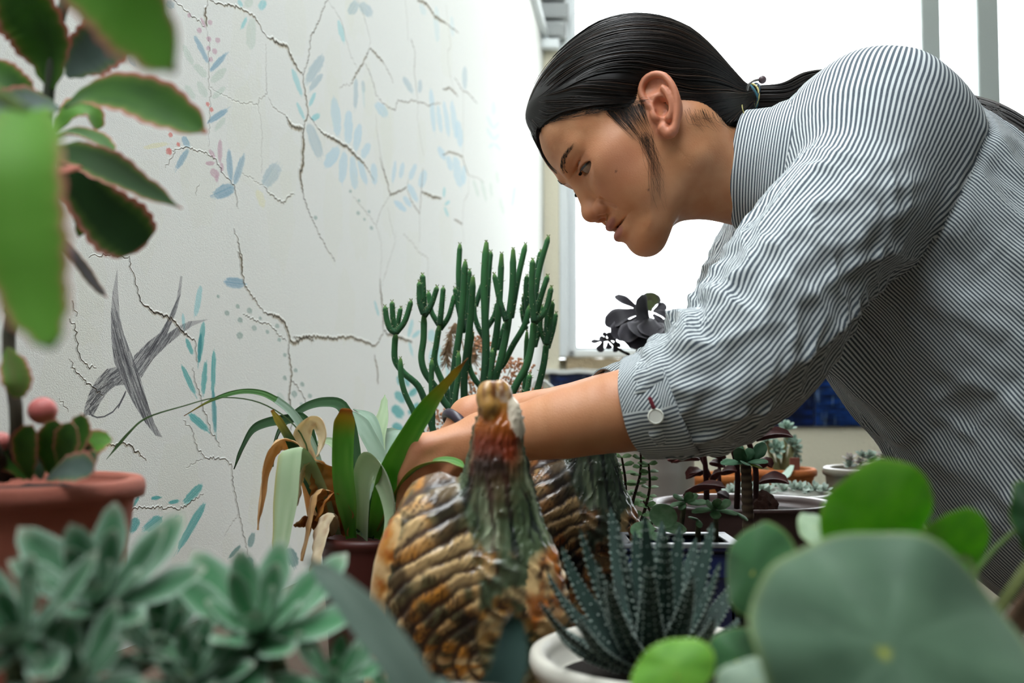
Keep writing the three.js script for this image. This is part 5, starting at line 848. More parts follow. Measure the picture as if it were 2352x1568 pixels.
{ // dried grasses and florets behind the spurge
  const E = Z(FR.E), t = thing('dried_flower_bunch', 'bunch of dried pinkish brown flower sprays and a fluffy tan grass plume behind the spurge', 'dried flowers'), r = rng(55), tan = hex('#b98d62'), rust = hex('#b57a63'), gs = [], fl = [], ico = new THREE.IcosahedronGeometry(1, 0), D = 1.42;
  const root = E(760, 1500, D);
  for (let i = 0; i < 44; i++) {
    const [cx, cy, s] = [[440, 1290, 60], [690, 1230, 70], [660, 1060, 80], [930, 960, 70], [1010, 1090, 80], [890, 1100, 90], [720, 760, 50], [1000, 1000, 60]][i % 8], e = E(cx + (r() - 0.5) * s * 2.4, cy + (r() - 0.5) * s * 2, D + (r() - 0.5) * 0.05), m = V().lerpVectors(root, e, 0.55).add(V((r() - 0.5) * 0.02, 0.01, 0));
    gs.push(tube(curve([root, m, e], 12), (u) => 0.0009 * (1 - 0.6 * u), { sides: 4, col: () => hex('#9c7b58') }));
    for (let k = 0; k < 13; k++) { const q = e.clone().add(V((r() - 0.5) * 0.026, (r() - 0.5) * 0.022, (r() - 0.5) * 0.02)), g = ico.clone().scale(0.0016 + 0.0012 * r(), 0.002, 0.0016).translate(q.x, q.y, q.z); paint(g, () => mixC(rust, tan, r())); g.deleteAttribute('uv'); fl.push(g); }
  }
  part('stalks', mergeGeometries(gs), barkMat, t); part('florets', mergeGeometries(fl), std({ vertexColors: true, roughness: 0.9 }), t).userData.kind = 'stuff';
  const pl = []; for (const [a, b, c, n] of [[[700, 1500], [560, 640], [500, 900], 240], [[760, 1500], [720, 750], [690, 880], 110]]) { const sp = curve([E(...a, D), E((a[0] + b[0]) / 2 + 20, 1000, D), E(...b, D), E((b[0] + c[0]) / 2 - 20, (b[1] + c[1]) / 2, D), E(...c, D)], 60); pl.push(tube(sp, 0.0009, { sides: 5, col: () => tan })); for (let i = 0; i < n; i++) { const k = 30 + Math.floor(30 * r()), p = sp[k], o = V(r() - 0.5, -0.2 - 0.6 * r(), r() - 0.5).multiplyScalar(0.022); pl.push(tube([p, p.clone().addScaledVector(o, 0.5).add(V(0, -0.002, 0)), p.clone().add(o)], 0.00055, { sides: 3, col: () => mixC(tan, hex('#d8b990'), r()) })); } }
  part('plume', mergeGeometries(pl), barkMat, t);
  pot(t, { x: root.x, z: root.z, r: 0.05, h: root.y - BENCH + 0.03, mat: glaze('#8a8478'), base: 0.9 });
}
{ // strap-leaved plant in the brown pot, half of it withered
  const G = Z([480, 840, 0.3826]), t = thing('potted_strap_lily', 'strap-leaved plant with green and withered tan leaves in a dark red-brown plastic pot', 'potted plant');
  const c = P(842, 1228, 0.955), px = 0.3826 / FPX; pot(t, { x: c.x, z: c.z, r: 0.0425, h: c.y - BENCH, base: 0.78, rim: 0.009, lip: 0.0022, mat: std({ color: '#4a1d18', roughness: 0.5 }), soil: 0.02 });
  const green = ['#5ba53c', '#8fcb5c'].map(hex), dark = ['#274d2a', '#3c6b3a'].map(hex), pale = ['#a5bf95', '#c4d6b4'].map(hex), grey = ['#8aa68f', '#a9bfae'].map(hex), tan = ['#e2b274', '#f0d4a4'].map(hex), cream = ['#e6d4b0', '#f4e9d0'].map(hex), yel = hex('#b9a83e'), brown = hex('#a8682f');
  const L = (pal, d, w, pts, o = {}) => {
    const n = pts.length, ds = Array.isArray(d) ? d : [0.955, d], p = curve(pts.map(([x, y], i) => G(x, y, lerp(ds[0], ds[ds.length - 1], Math.pow(i / (n - 1), 0.7)))), 40), W = w * (o.dry ? 1.0 : 0.72) * px * ds[ds.length - 1], sd = pts[0][0] * 0.013 + pts[n - 1][1] * 0.007, sh = table(o.shape ?? [[0, 0.7], [0.25, 1], [0.65, 0.95], [0.9, 0.5], [1, 0.04]]), dry = o.dry;
    part('leaf', blade(p, { w: (u) => W * sh(u) * (dry ? 0.85 + 0.3 * noise(u * 9, sd) : 1), th: () => 0.0009, cup: (u) => W * (o.cup ?? 0.35) * sh(u), normal: o.n ?? V(0.1, 0.25, 1), m: 8, twist: o.twist, wave: (u, x) => (dry ? 0.0028 * noise(u * 9 + sd, x * 2.2, sd) : 0.0004 * Math.cos(x * 14)), col: (u, x) => { let k = mixC(pal[0], pal[1], 0.5 + 0.35 * Math.cos(x * 22) * 0.5 + 0.5 * noise(u * 5 + sd, x * 3, 2)); if (!dry) { k = mixC(k, pal[0], gauss(x, 0.07) * 0.6); if (o.tip) k = mixC(mixC(k, yel, sstep(o.tip - 0.25, o.tip, u)), brown, sstep(o.tip, 1, u)); if (o.edge) k = mixC(k, yel, sstep(0.55, 0.95, x * o.edge) * 0.6); } else k = mixC(k, brown, 0.45 * sstep(0.2, 0.5, noise(u * 6, x * 3 + sd, 7))); return k; } }), dry ? thinMat : leafMat, t);
  };
  L(green, 0.825, 112, [[1000, 1030], [1040, 820], [1100, 620], [1200, 420], [1320, 230], [1450, 70], [1555, -47]], { tip: 0.86, shape: [[0, 0.7], [0.3, 1], [0.6, 0.75], [0.85, 0.32], [1, 0.03]] });
  L(pale, 0.87, 140, [[930, 1030], [935, 820], [945, 660], [985, 592], [1040, 640], [1090, 760], [1110, 900], [1090, 1040]], { n: V(-0.6, 0.3, 1), shape: [[0, 0.7], [0.3, 0.9], [0.6, 1], [1, 0.8]] });
  L(green, 0.9, 95, [[855, 1030], [830, 850], [805, 650], [805, 450], [815, 320], [825, 255]], { tip: 0.85, shape: [[0, 0.5], [0.3, 0.95], [0.75, 0.95], [1, 0.55]] });
  L(pale, [0.955, 0.87], 135, [[760, 1010], [660, 720], [560, 545], [490, 497], [468, 600], [450, 800], [430, 1000], [405, 1190]], { edge: -1, n: V(-0.4, 0.5, 1), shape: [[0, 0.5], [0.4, 0.95], [0.7, 1], [0.9, 0.7], [1, 0.2]], cup: 0.15 });
  L(dark, 1.0, 46, [[700, 1000], [640, 560], [560, 320], [470, 325], [350, 345], [270, 385], [205, 490], [150, 620]], {}); L(dark, 1.03, 46, [[900, 1000], [880, 500], [800, 245], [700, 222], [600, 245], [520, 295], [440, 370], [400, 460], [385, 605]], {});
  L(dark, 0.93, 48, [[720, 1000], [610, 720], [540, 560], [480, 430], [378, 265]], { tip: 0.97, shape: [[0, 0.7], [0.5, 1], [0.9, 0.7], [1, 0.3]] }); L(grey, 0.98, 34, [[760, 1000], [640, 520], [550, 350], [480, 262], [400, 200]], { shape: [[0, 0.7], [0.5, 1], [1, 0.9]] });
  L(['#4f8242', '#6b9a58'].map(hex), 0.96, 26, [[405, 204], [330, 168], [240, 153], [140, 165], [0, 215], [-150, 300]], { tip: 0.96, shape: [[0, 1], [0.6, 0.8], [1, 0.05]] });
  L(['#557d45', '#8fae80'].map(hex), 0.9, 14, [[640, 900], [560, 420], [330, 230], [60, 190], [-150, 240], [-390, 320], [-480, 400], [-615, 560]], { shape: [[0, 0.5], [0.5, 0.35], [0.8, 0.6], [0.92, 0.9], [1, 0.1]] });
  L(tan, 0.92, 74, [[640, 900], [560, 560], [500, 470], [420, 455], [355, 540], [315, 750], [295, 985]], { dry: 1, n: V(-0.5, 0.4, 1) }); L(cream, 0.93, 66, [[720, 960], [620, 640], [565, 500], [562, 400], [605, 338], [655, 335], [692, 395], [680, 480], [648, 545]], { dry: 1 });
  L(['#b98345', '#d3a569'].map(hex), 0.93, 120, [[770, 1010], [745, 820], [700, 670], [630, 560]], { dry: 1, cup: 0.5 }); L(tan, 0.9, 78, [[760, 990], [720, 800], [660, 757], [615, 790], [595, 900], [580, 1030], [555, 1170]], { dry: 1, shape: [[0, 0.6], [0.5, 1], [0.8, 0.9], [1, 0.3]] });
  L(cream, 0.89, 78, [[760, 1000], [725, 905], [690, 900], [660, 970], [645, 1100], [625, 1230]], { dry: 1, shape: [[0, 0.5], [0.5, 1], [1, 0.7]] }); L(['#c07a32', '#d79d50'].map(hex), 0.92, 44, [[800, 1010], [835, 860], [790, 790], [730, 775], [690, 830], [640, 930]], { dry: 1 });
  L(cream, 0.91, 62, [[700, 900], [680, 640], [620, 590], [560, 620], [540, 710], [528, 840]], { dry: 1 }); L(['#8a5a30', '#b07d45'].map(hex), 0.9, 50, [[700, 1000], [620, 930], [560, 930], [510, 960]], { dry: 1 });
  L(grey, 1.02, 66, [[960, 1000], [1030, 600], [960, 430], [905, 335], [850, 272]], {}); L(grey, 1.05, 52, [[980, 1000], [1020, 540], [985, 360], [935, 292], [868, 262]], { shape: [[0, 0.7], [0.6, 1], [1, 0.1]] }); L(grey, 1.0, 66, [[900, 1000], [920, 640], [860, 545], [790, 470]], {}); L(pale, 1.02, 40, [[860, 1000], [820, 640], [760, 480], [690, 452], [630, 470]], {});
  L(pale, 1.06, 58, [[1000, 1000], [1025, 600], [1018, 430], [1045, 290], [1056, 175]], { shape: [[0, 0.6], [0.6, 1], [0.9, 0.5], [1, 0.05]] }); L(grey, 1.06, 105, [[1020, 1000], [1065, 620], [1065, 500], [1090, 420], [1150, 388]], { cup: 0.5 }); L(dark, 1.04, 66, [[1040, 1000], [1180, 640], [1210, 520], [1215, 440], [1205, 400]], {});
  L(grey, 0.97, 70, [[950, 1010], [910, 800], [850, 690], [830, 620]], {}); L(dark, 0.93, 60, [[960, 1030], [985, 880], [1020, 760], [1010, 690]], {}); L(['#4d8a3c', '#7fb356'].map(hex), [0.955, 0.83], 84, [[1020, 1010], [1080, 880], [1150, 740], [1230, 640], [1340, 585], [1450, 575], [1545, 620]], { edge: 1, n: V(0, 0.8, 0.6), shape: [[0, 0.5], [0.3, 0.55], [0.65, 0.95], [0.9, 0.6], [1, 0.03]] });
}
// ---------- the two glazed pottery roosters ----------
function rooster(t, M4, dark) { // built in the frame of the front one, in metres at d = 0.75 about its own middle; M4 puts it in place
  const D = 0.75, o = P(1150, 1300, D), q = (x, y, d = D) => P(x, y, d).sub(o);
  const neck = chain([[q(1185, 1400), 0.036], [q(1172, 1290), 0.0325], [q(1152, 1170), 0.0285], [q(1143, 1090), 0.0245], [q(1140, 1010), 0.0195], [q(1138, 950), 0.0135], [q(1136, 915), 0.0105]], 24);
  const B = (x, y, d, rx, ry, rz) => { const c = q(x, y, d); return ball([c.x, c.y, c.z], rx, ry, rz); };
  const tail = B(992, 1345, 0.755, 0.0385, 0.079, 0.05), tail2 = B(1035, 1290, 0.762, 0.026, 0.046, 0.036), rimRod = chain([[q(905, 1590, 0.74), 0.022], [q(890, 1420, 0.735), 0.0135], [q(912, 1270, 0.733), 0.0135], [q(962, 1200, 0.738), 0.0130], [q(1035, 1182, 0.745), 0.0130]], 16);
  const bodyB = B(1150, 1490, 0.765, 0.06, 0.075, 0.055), breast = B(1222, 1335, 0.742, 0.022, 0.028, 0.026), breast2 = B(1236, 1405, 0.736, 0.016, 0.016, 0.018), hip = B(1150, 1335, 0.736, 0.034, 0.034, 0.026), foot = B(1140, 1660, 0.765, 0.056, 0.045, 0.052);
  const comb1 = B(1117, 912, 0.742, 0.0078, 0.0108, 0.008), comb2 = B(1124, 892, 0.746, 0.0072, 0.006, 0.008), beak = B(1150, 905, 0.75, 0.008, 0.011, 0.010), chip = B(1180, 968, 0.747, 0.0075, 0.0155, 0.010), wattle = B(1122, 935, 0.737, 0.0065, 0.008, 0.006);
  const f = (x, y, z) => {
    let d = smin(tail(x, y, z), tail2(x, y, z), 0.03); d = smin(d, rimRod(x, y, z), 0.012); d = smin(d, bodyB(x, y, z), 0.02); d = smin(d, hip(x, y, z), 0.014); d = smin(d, smin(breast(x, y, z), breast2(x, y, z), 0.01), 0.012); d = smin(d, foot(x, y, z), 0.02);
    let n = smin(neck(x, y, z), chip(x, y, z), 0.008); n = smin(n, smin(beak(x, y, z), smin(comb2(x, y, z), wattle(x, y, z), 0.003), 0.003), 0.004); n = smin(n, comb1(x, y, z), 0.003);
    d = smin(d, n, 0.014); return d;
  };
  const base = -(o.y - BENCH), g0 = polygonize((x, y, z) => Math.max(f(x, y, z), base + 0.001 - y), [-0.11, base - 0.01, -0.085], [0.075, 0.155, 0.09], 0.0021), n = g0.pos.length / 3, pos = g0.pos, nor = g0.nor, col = [];
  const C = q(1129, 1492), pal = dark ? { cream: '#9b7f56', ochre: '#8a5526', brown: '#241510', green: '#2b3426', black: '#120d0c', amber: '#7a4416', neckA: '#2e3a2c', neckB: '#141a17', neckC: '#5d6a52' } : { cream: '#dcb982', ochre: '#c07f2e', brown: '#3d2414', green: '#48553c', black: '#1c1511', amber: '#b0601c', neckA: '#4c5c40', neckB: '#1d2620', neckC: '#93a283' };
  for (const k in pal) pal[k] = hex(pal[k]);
  for (let i = 0; i < n; i++) {
    const x = pos[i * 3], y = pos[i * 3 + 1], z = pos[i * 3 + 2], dn = neck(x, y, z), dt = Math.min(tail(x, y, z), tail2(x, y, z)), dr = rimRod(x, y, z), db = Math.min(bodyB(x, y, z), hip(x, y, z), foot(x, y, z)), dbr = Math.min(breast(x, y, z), breast2(x, y, z)), dh = Math.min(comb1(x, y, z), comb2(x, y, z), beak(x, y, z), wattle(x, y, z)), dc = chip(x, y, z);
    const m = Math.min(dn, dt, dr, db, dbr, dh, dc); let disp = 0, c;
    const n1 = fbm(x * 40, y * 40, z * 40, 4), n2 = fbm(x * 110 + 5, y * 110, z * 110, 3);
    const rr = Math.hypot(x - C.x, y - C.y), an = Math.atan2(y - C.y, x - C.x);
    const wN = sstep(0.004, -0.004, dn - Math.min(dt, db + 0.004, dbr)) * sstep(-0.012, 0.012, y - q(1150, 1262).y + 0.5 * (x - q(1150, 1262).x) + 0.012 * n1), wT = sstep(0.003, -0.003, dt - Math.min(dn, dr - 0.001, dbr)), wR = sstep(0.001, -0.004, dr - dt);
    // feathers of the tail: stepped bands with fine barbs
    const u = (rr + 0.0065 * n1 + 0.005 * noise(x * 14, y * 14, 6)) / 0.0118, fr = u - Math.floor(u), step = fr < 0.72 ? fr / 0.72 : (1 - fr) / 0.28, barb = Math.sin((an * 0.075 + rr * 1.25) * 1150 + 9 * n1 + 4 * n2), bandN = noise(Math.floor(u) * 3.7, an * 2.2, 5);
    const tf = wT * (1 - wR); disp += tf * (0.0019 * (step - 0.5) + 0.00035 * barb * (0.3 + step));
    let tc = mixC(pal.cream, pal.ochre, sstep(-0.15, 0.35, bandN + n1)); tc = mixC(tc, pal.green, sstep(0.02, 0.22, noise(Math.floor(u) * 2.1 + 4, an * 3.4, 1) + 0.5 * n1) * 0.85); tc = mixC(tc, pal.brown, 0.95 * sstep(0.55, 0.12, step) * sstep(-0.35, 0.1, n1 + 0.25)); tc = mixC(tc, pal.brown, 0.75 * sstep(0.0, 0.7, barb) * sstep(-0.2, 0.2, n2 + n1)); tc = mixC(tc, pal.black, sstep(0.04, 0.28, noise(x * 34, y * 20, 8) + 0.3 * n2) * 0.8);
    let rc = mixC(mixC(pal.cream, pal.ochre, sstep(-0.1, 0.25, n1 + 0.3 * noise(x * 60, y * 25, 2))), pal.amber, sstep(0.1, 0.4, n1 + n2 * 0.5));
    // hackle of the neck: long grooves
    const nw = neck.where(x, y, z, ZS), gr = nw.th * 9 + 2.2 * noise(nw.s * 26, nw.th * 1.6, 3) + 1.2 * noise(nw.s * 60, nw.th * 3, 6), gs = Math.sin(gr * 2), low = sstep(0.97, 0.85, nw.t);
    disp += wN * low * 0.0013 * (1 - 2 * Math.pow(Math.abs(gs), 0.6)); 
    let nc = mixC(pal.neckA, pal.neckC, sstep(0.15, 0.55, noise(nw.th * 3.4, nw.s * 16, 8) + 0.35 * n1 + 0.12 * gs)); nc = mixC(nc, pal.neckB, sstep(0.0, 0.35, noise(nw.th * 4.2 + 9, nw.s * 13, 2) + 0.25 * n2 + 0.18 * gs)); 
    if (!dark) { const am = gauss(nw.t - 0.73, 0.13) * sstep(1.5, 0.6, Math.abs(nw.th + 0.1)); nc = mixC(nc, mixC(pal.amber, hex('#7d2f12'), sstep(0.8, 0.66, nw.t)), clamp(am * 1.5 + 0.5 * n1)); nc = mixC(nc, pal.ochre, sstep(0.80, 0.93, nw.t) * 0.75 * clamp(0.8 + n1)); nc = mixC(nc, pal.black, 0.9 * gauss(nw.t - 0.56, 0.05) * sstep(0.9, 0.5, Math.abs(nw.th + 0.3 + n1))); }
    // mottled body with curled feather marks
    let bc = mixC(mixC(pal.green, pal.ochre, sstep(-0.1, 0.25, n1)), pal.brown, sstep(0.05, 0.3, n2 + 0.5 * n1)); bc = mixC(bc, pal.cream, sstep(0.1, 0.3, noise(x * 70, y * 50, 3) + 0.3 * n2) * 0.55); if (!dark) bc = mixC(bc, pal.green, sstep(0.0, 0.35, (-0.02 - y) * 12 * sstep(0.06, 0.02, Math.abs(x - 0.01))) * 0.6);
    const w2 = Math.sin((x * 0.8 + y + 0.02 * n1) * 420 + 4 * noise(x * 60, y * 60, 4)); disp += (1 - wN) * (1 - wT) * (1 - wR) * 0.0012 * w2; bc = mixC(bc, pal.black, 0.5 * sstep(0.4, 0.9, w2 + n2));
    let brc = mixC(mixC(pal.cream, pal.amber, sstep(-0.15, 0.2, n1)), pal.brown, sstep(0.1, 0.35, n2 + 0.3 * n1)); 
    c = bc; if (m === dbr || dbr < Math.min(db, dn) + 0.002) c = mixC(c, brc, 0.9); c = mixC(c, nc, wN); c = mixC(c, tc, wT); c = mixC(c, rc, wR * wT > 0 ? wR : 0); if (m === dr) c = rc;
    if (m === dh) { c = mixC(mixC(hex('#b98a45'), hex('#7a4a22'), sstep(-0.05, 0.3, n1 + 0.2 * Math.sin(x * 900))), pal.black, sstep(0.22, 0.4, n2 + 0.3 * n1) * 0.7); if (dark) c = mixC(c, pal.brown, 0.6); }
    if (m === dc || dc < 0.001) c = mixC(c, dark ? pal.cream : hex('#ded3bd'), 0.92);
    if (y > q(1150, 925).y && x > q(1140, 900).x && !dark) c = mixC(c, hex('#d8c3ae'), sstep(0.0, 0.3, n1 + n2) * 0.6);
    for (let k = 0; k < 3; k++) pos[i * 3 + k] += nor[i * 3 + k] * disp; col.push(c.r, c.g, c.b);
  }
  const g = geoFrom(pos, g0.idx, { col }); g.applyMatrix4(M4(o));
  part('rooster_body', g, phys({ vertexColors: true, roughness: 0.4, clearcoat: 0.35, clearcoatRoughness: 0.2, bumpMap: scaled(plasterBump, 6), bumpScale: 0.0003 }), t);
}
{
  const a = thing('pottery_rooster', 'yellow and green glazed pottery rooster before the arm, with a chipped white crest', 'figurine'); rooster(a, (o) => new THREE.Matrix4().makeTranslation(o.x, o.y, o.z), false);
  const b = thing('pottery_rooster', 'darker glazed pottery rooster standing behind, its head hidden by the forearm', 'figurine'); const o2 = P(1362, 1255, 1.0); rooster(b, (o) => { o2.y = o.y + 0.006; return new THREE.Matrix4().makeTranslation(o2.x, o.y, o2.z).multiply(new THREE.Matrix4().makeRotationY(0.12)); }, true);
}
// ---------- plants near the lens ----------
{ // zebra plant in the white bowl
  const t = thing('potted_zebra_plant', 'dark spiky zebra plant with white-beaded leaves in a round white bowl', 'potted plant'), K = 0.64 / 0.62, c = P(1512, 1490, 0.64), h = c.y - BENCH, R = 0.0775, r = rng(66);
  const bowl = part('pot', lathe([[0.0001, 0], [0.0395, 0], [0.0475, 0.004], [0.072, h * 0.45], [0.083, h - 0.016], [0.0885, h - 0.0135], [0.091, h - 0.008], [0.09, h - 0.002], [0.0855, h], [0.081, h - 0.001], [0.0775, h - 0.007], [0.0762, h - 0.02], [0.0001, h - 0.022]].map(([a, b]) => [a * 0.914, b]), 96).translate(c.x, BENCH, c.z), glaze('#cfccc0', { roughness: 0.4 }), t);
  part('soil', new THREE.SphereGeometry(0.0692, 36, 8, 0, 6.283, 0, 1.57).scale(1, 0.12, 1).translate(c.x, BENCH + h - 0.022, c.z), soilMat, t);
  const dk = hex('#0f231d'), md = hex('#1c3830'), wh = hex('#a3b3aa'), D = 0.62, base = P(1500, 1510, 0.64);
  const tips = [[1240, 1378, 0.56, 1430, 1520], [1255, 1310, 0.60, 1440, 1515], [1290, 1255, 0.63, 1450, 1510], [1332, 1215, 0.62, 1470, 1512], [1372, 1290, 0.58, 1460, 1520], [1402, 1165, 0.66, 1480, 1500], [1418, 1195, 0.60, 1490, 1510], [1458, 1215, 0.64, 1495, 1505], [1480, 1180, 0.61, 1500, 1508], [1520, 1195, 0.66, 1505, 1500], [1527, 1215, 0.58, 1510, 1515], [1562, 1205, 0.62, 1515, 1508], [1598, 1235, 0.65, 1520, 1502], [1637, 1200, 0.63, 1530, 1508], [1655, 1290, 0.6, 1530, 1512], [1690, 1330, 0.64, 1540, 1505], [1700, 1420, 0.6, 1540, 1515], [1275, 1440, 0.6, 1430, 1525], [1330, 1420, 0.55, 1450, 1530], [1395, 1330, 0.55, 1470, 1525], [1490, 1290, 0.56, 1495, 1520], [1590, 1320, 0.56, 1525, 1520], [1640, 1420, 0.55, 1540, 1528]];
  const bead = new THREE.IcosahedronGeometry(1, 1);
  tips.forEach(([x, y, d, bx, by], i) => {
    const a = P(bx, by, 0.615 * K), b = P(x, y, d * K), out = V(b.x - base.x, 0, b.z - base.z), n = V(0, 1, 0).addScaledVector(out, -3).add(V(0, 0, 0.5)).normalize(), L = a.distanceTo(b), mid = V().lerpVectors(a, b, 0.5).add(V(out.x * 0.18, -0.006, out.z * 0.18));
    const pts = new THREE.QuadraticBezierCurve3(a, mid, b).getPoints(20), w = (u) => 0.0126 * (0.9 - 0.1 * u) * Math.pow(1 - u, 0.6) + 0.0003, th = (u) => 0.007 * Math.pow(1 - u, 0.6) + 0.0004;
    const gs = [blade(pts, { w, th, cup: (u) => 0.25 * w(u), normal: n, m: 6, col: (u, q) => mixC(mixC(dk, md, 0.4 + noise(u * 6 + i, q * 2, i)), hex('#2b4c40'), 0.3 * u) })];
    const g0 = gs[0], pp = g0.attributes.position, row = 14;
    const put = (v, s) => { const k = bead.clone().scale(s, s * 0.8, s).translate(v.x, v.y, v.z); paint(k, () => wh); k.setIndex([...Array(k.attributes.position.count).keys()]); gs.push(k); };
    for (let k = 1; k < 20; k++) { const u = k / 20, s = lerp(0.00095, 0.0005, u); for (const j of [0, 6, 7, 9, 11, 13, 3]) { if (j === 3 && k % 2) continue; const e = k * row + j, v = V(pp.getX(e), pp.getY(e), pp.getZ(e)); put(v.add(V((r() - 0.5) * 0.0005, (r() - 0.5) * 0.0008, (r() - 0.5) * 0.0005)), s * (0.7 + 0.5 * r())); } if (k % 2 === 0) for (const j of [8, 10, 12]) { const e = k * row + j; put(V(pp.getX(e), pp.getY(e), pp.getZ(e)), s * 0.8); } }
    part('leaf', mergeGeometries(gs.map((k) => { k.deleteAttribute('uv'); return k; })), std({ vertexColors: true, roughness: 0.75 }), t);
  });
}
const coinMat = phys({ vertexColors: true, roughness: 0.95, transmission: 0.55, thickness: 0, specularIntensity: 0.7, clearcoat: 0.3, clearcoatRoughness: 0.35, bumpMap: plasterBump, bumpScale: 0.0003 });
{ // coin-leaved plant close to the lens, lower right
  const t = thing('potted_coin_plant', 'coin-leaved plant with large round green leaves at the lower right edge, nearest to the lens', 'potted plant'), g1 = hex('#6cb330'), g2 = hex('#97d544'), d1 = hex('#2b6a34'), d2 = hex('#3f8240'), gr1 = hex('#42694c'), gr2 = hex('#769b7a'), yel = hex('#b9c24e');
  const root = P(2140, 1800, 0.40); root.y = BENCH + 0.11;
  const leaf = (x, y, d, n, up, rx, ry, a, b, o = {}) => { const c = P(x, y, d), k = d / FPX, N = V(...n).normalize(), U = V(...up); disc(t, c, N, U, rx * k, ry * k, a, b, { mat: coinMat, dot: yel, edge: mixC(b, yel, 0.35), th: 0.0014, seed: x * 0.01, off: o.off ?? -0.2, dome: o.dome ?? 0.12, wave: o.wave ?? 0.08, vein: o.vein ?? 0 }); const e2 = U.clone().addScaledVector(N, -U.dot(N)).normalize(), at0 = c.clone().addScaledVector(e2, (o.off ?? -0.2) * ry * k).addScaledVector(N, 0.001 * (o.front ?? -1)), m = V().lerpVectors(at0, root, 0.45).add(V(0, 0.015, 0)).addScaledVector(N, 0.015 * (o.front ?? -1)); stemTube(t, [root.clone().add(V((x - 2100) * 0.00001, 0, 0)), m, at0.clone().addScaledVector(N, 0.006 * (o.front ?? -1)), at0], 0.0016, 0.0012, '#4d7a35', '#86a552', 'leaf_stalk'); };
  leaf(2058, 1478, 0.345, [-0.08, 0.66, 0.75], [0.5, 0.5, 0], 335, 330, gr1, gr2, { off: -0.12, vein: hex('#86a98a'), dome: 0.06, wave: 0.2 });
  leaf(2022, 1190, 0.45, [0.15, -0.3, 0.9], [-0.5, 0.75, 0.2], 142, 132, g1, g2, { off: -0.35, front: 1 }); leaf(2198, 1262, 0.455, [0.25, -0.3, 0.9], [-0.6, 0.7, 0.2], 100, 98, g1, g2, { off: -0.2, front: 1 });
  leaf(1735, 1305, 0.46, [-0.85, 0.3, 0.55], [0, 1, 0.2], 105, 112, d1, d2, { off: -0.1 }); leaf(1545, 1535, 0.42, [-0.2, 0.55, 0.8], [-0.4, 0.8, 0], 104, 70, g1, g2, { off: -0.3 }); leaf(1695, 1505, 0.47, [-0.4, 0.5, 0.75], [0, 1, 0], 78, 70, d1, d2);
  leaf(2375, 1190, 0.5, [0.6, 0.2, 0.75], [0, 1, 0], 85, 90, d1, d2); leaf(1740, 1560, 0.38, [-0.2, 0.7, 0.5], [0, 1, 0], 95, 70, hex('#8aa58c'), hex('#a9bfa6')); leaf(1880, 1215, 0.50, [0.1, 0.95, 0.4], [1, 0, 0], 90, 40, hex('#9dbb92'), hex('#b7cfae')); leaf(2330, 1500, 0.47, [0.6, 0.4, 0.6], [0, 1, 0], 75, 85, d1, d2); leaf(2210, 1600, 0.40, [0.1, 0.5, 0.8], [0, 1, 0], 120, 100, d1, d2);
  stemTube(t, [P(2180, 1620, 0.42), P(2240, 1470, 0.44), P(2300, 1390, 0.45), P(2370, 1290, 0.46)], 0.0032, 0.0028, '#7c8a48', '#8f9a55', 'stem'); stemTube(t, [root, P(2190, 1700, 0.42), P(2270, 1560, 0.45), P(2340, 1420, 0.46), P(2380, 1360, 0.46)], 0.006, 0.005, '#6b4a35', '#8a6a4c', 'stem');
  for (const [x, y, x2, y2] of [[2200, 1358, 2262, 1430], [2160, 1330, 2250, 1420]]) stemTube(t, [P(x, y, 0.46), P((x + x2) / 2, (y + y2) / 2 - 6, 0.455), P(x2, y2, 0.45)], 0.0012, 0.0014, '#a38a5e', '#c0a878', 'leaf_scar');
  pot(t, { x: root.x, z: root.z, r: 0.062, h: 0.12, mat: terracotta('#9a5f45') });
}
{ // pale rosettes along the lower left edge, out of focus
  const g1 = hex('#3f7050'), g2 = hex('#5d8f6a'), pale = hex('#bcd4c2'), dk = hex('#1b4e2b');
  const bunch = (label, list, potAt, o) => {
    const t = thing('rosette_succulent', label, 'succulent'), root = V(potAt.x, BENCH + 0.1, potAt.z);
    list.forEach(([x, y, d, len, n, ax, turn], i) => { const c = P(x, y, d), A = V(...ax).normalize(); rosette(t, c, A, n, len * d / FPX, len * 0.19 * d / FPX, len * 0.06 * d / FPX, o[0], o[1], { turn, edge: pale, inner: 0.3, outer: 1.3, cup: 0.3, under: hex('#9fbda8'), rimAt: 0.7, tip: mixC(pale, hex('#c9a08c'), 0.3), seg: 12 }); stemTube(t, [root.clone().add(V(0.004 * i, 0, 0)), V().lerpVectors(root, c, 0.5).add(V(0, 0.01, 0)), c], 0.005, 0.004, '#5d6a48', '#7e9a72'); });
    pot(t, { x: potAt.x, z: potAt.z, r: 0.055, h: 0.115, mat: terracotta('#8f6a52') });
  };
  bunch('cluster of blurred blue-green rosettes in the lower left corner under the terracotta pot', [[225, 1370, 0.40, 265, 17, [0.1, 0.75, 0.6], 0.4], [40, 1450, 0.36, 240, 13, [-0.2, 0.8, 0.6], 1.9], [370, 1490, 0.42, 200, 14, [0.25, 0.8, 0.5], 2.6], [175, 1560, 0.35, 210, 12, [0, 0.8, 0.7], 0.9], [440, 1555, 0.40, 170, 14, [0.1, 0.85, 0.5], 1.2]], P(40, 1700, 0.40), [dk, g2]);
  bunch('large pale green rosette with small side ones, at the bottom edge left of the rooster', [[590, 1440, 0.43, 270, 17, [0.05, 0.8, 0.55], 0.2], [770, 1560, 0.42, 160, 13, [0.2, 0.85, 0.5], 2.2], [890, 1590, 0.43, 120, 11, [0.2, 0.9, 0.4], 0.6]], P(690, 1750, 0.455), [hex('#3c7a4c'), g2]);
}
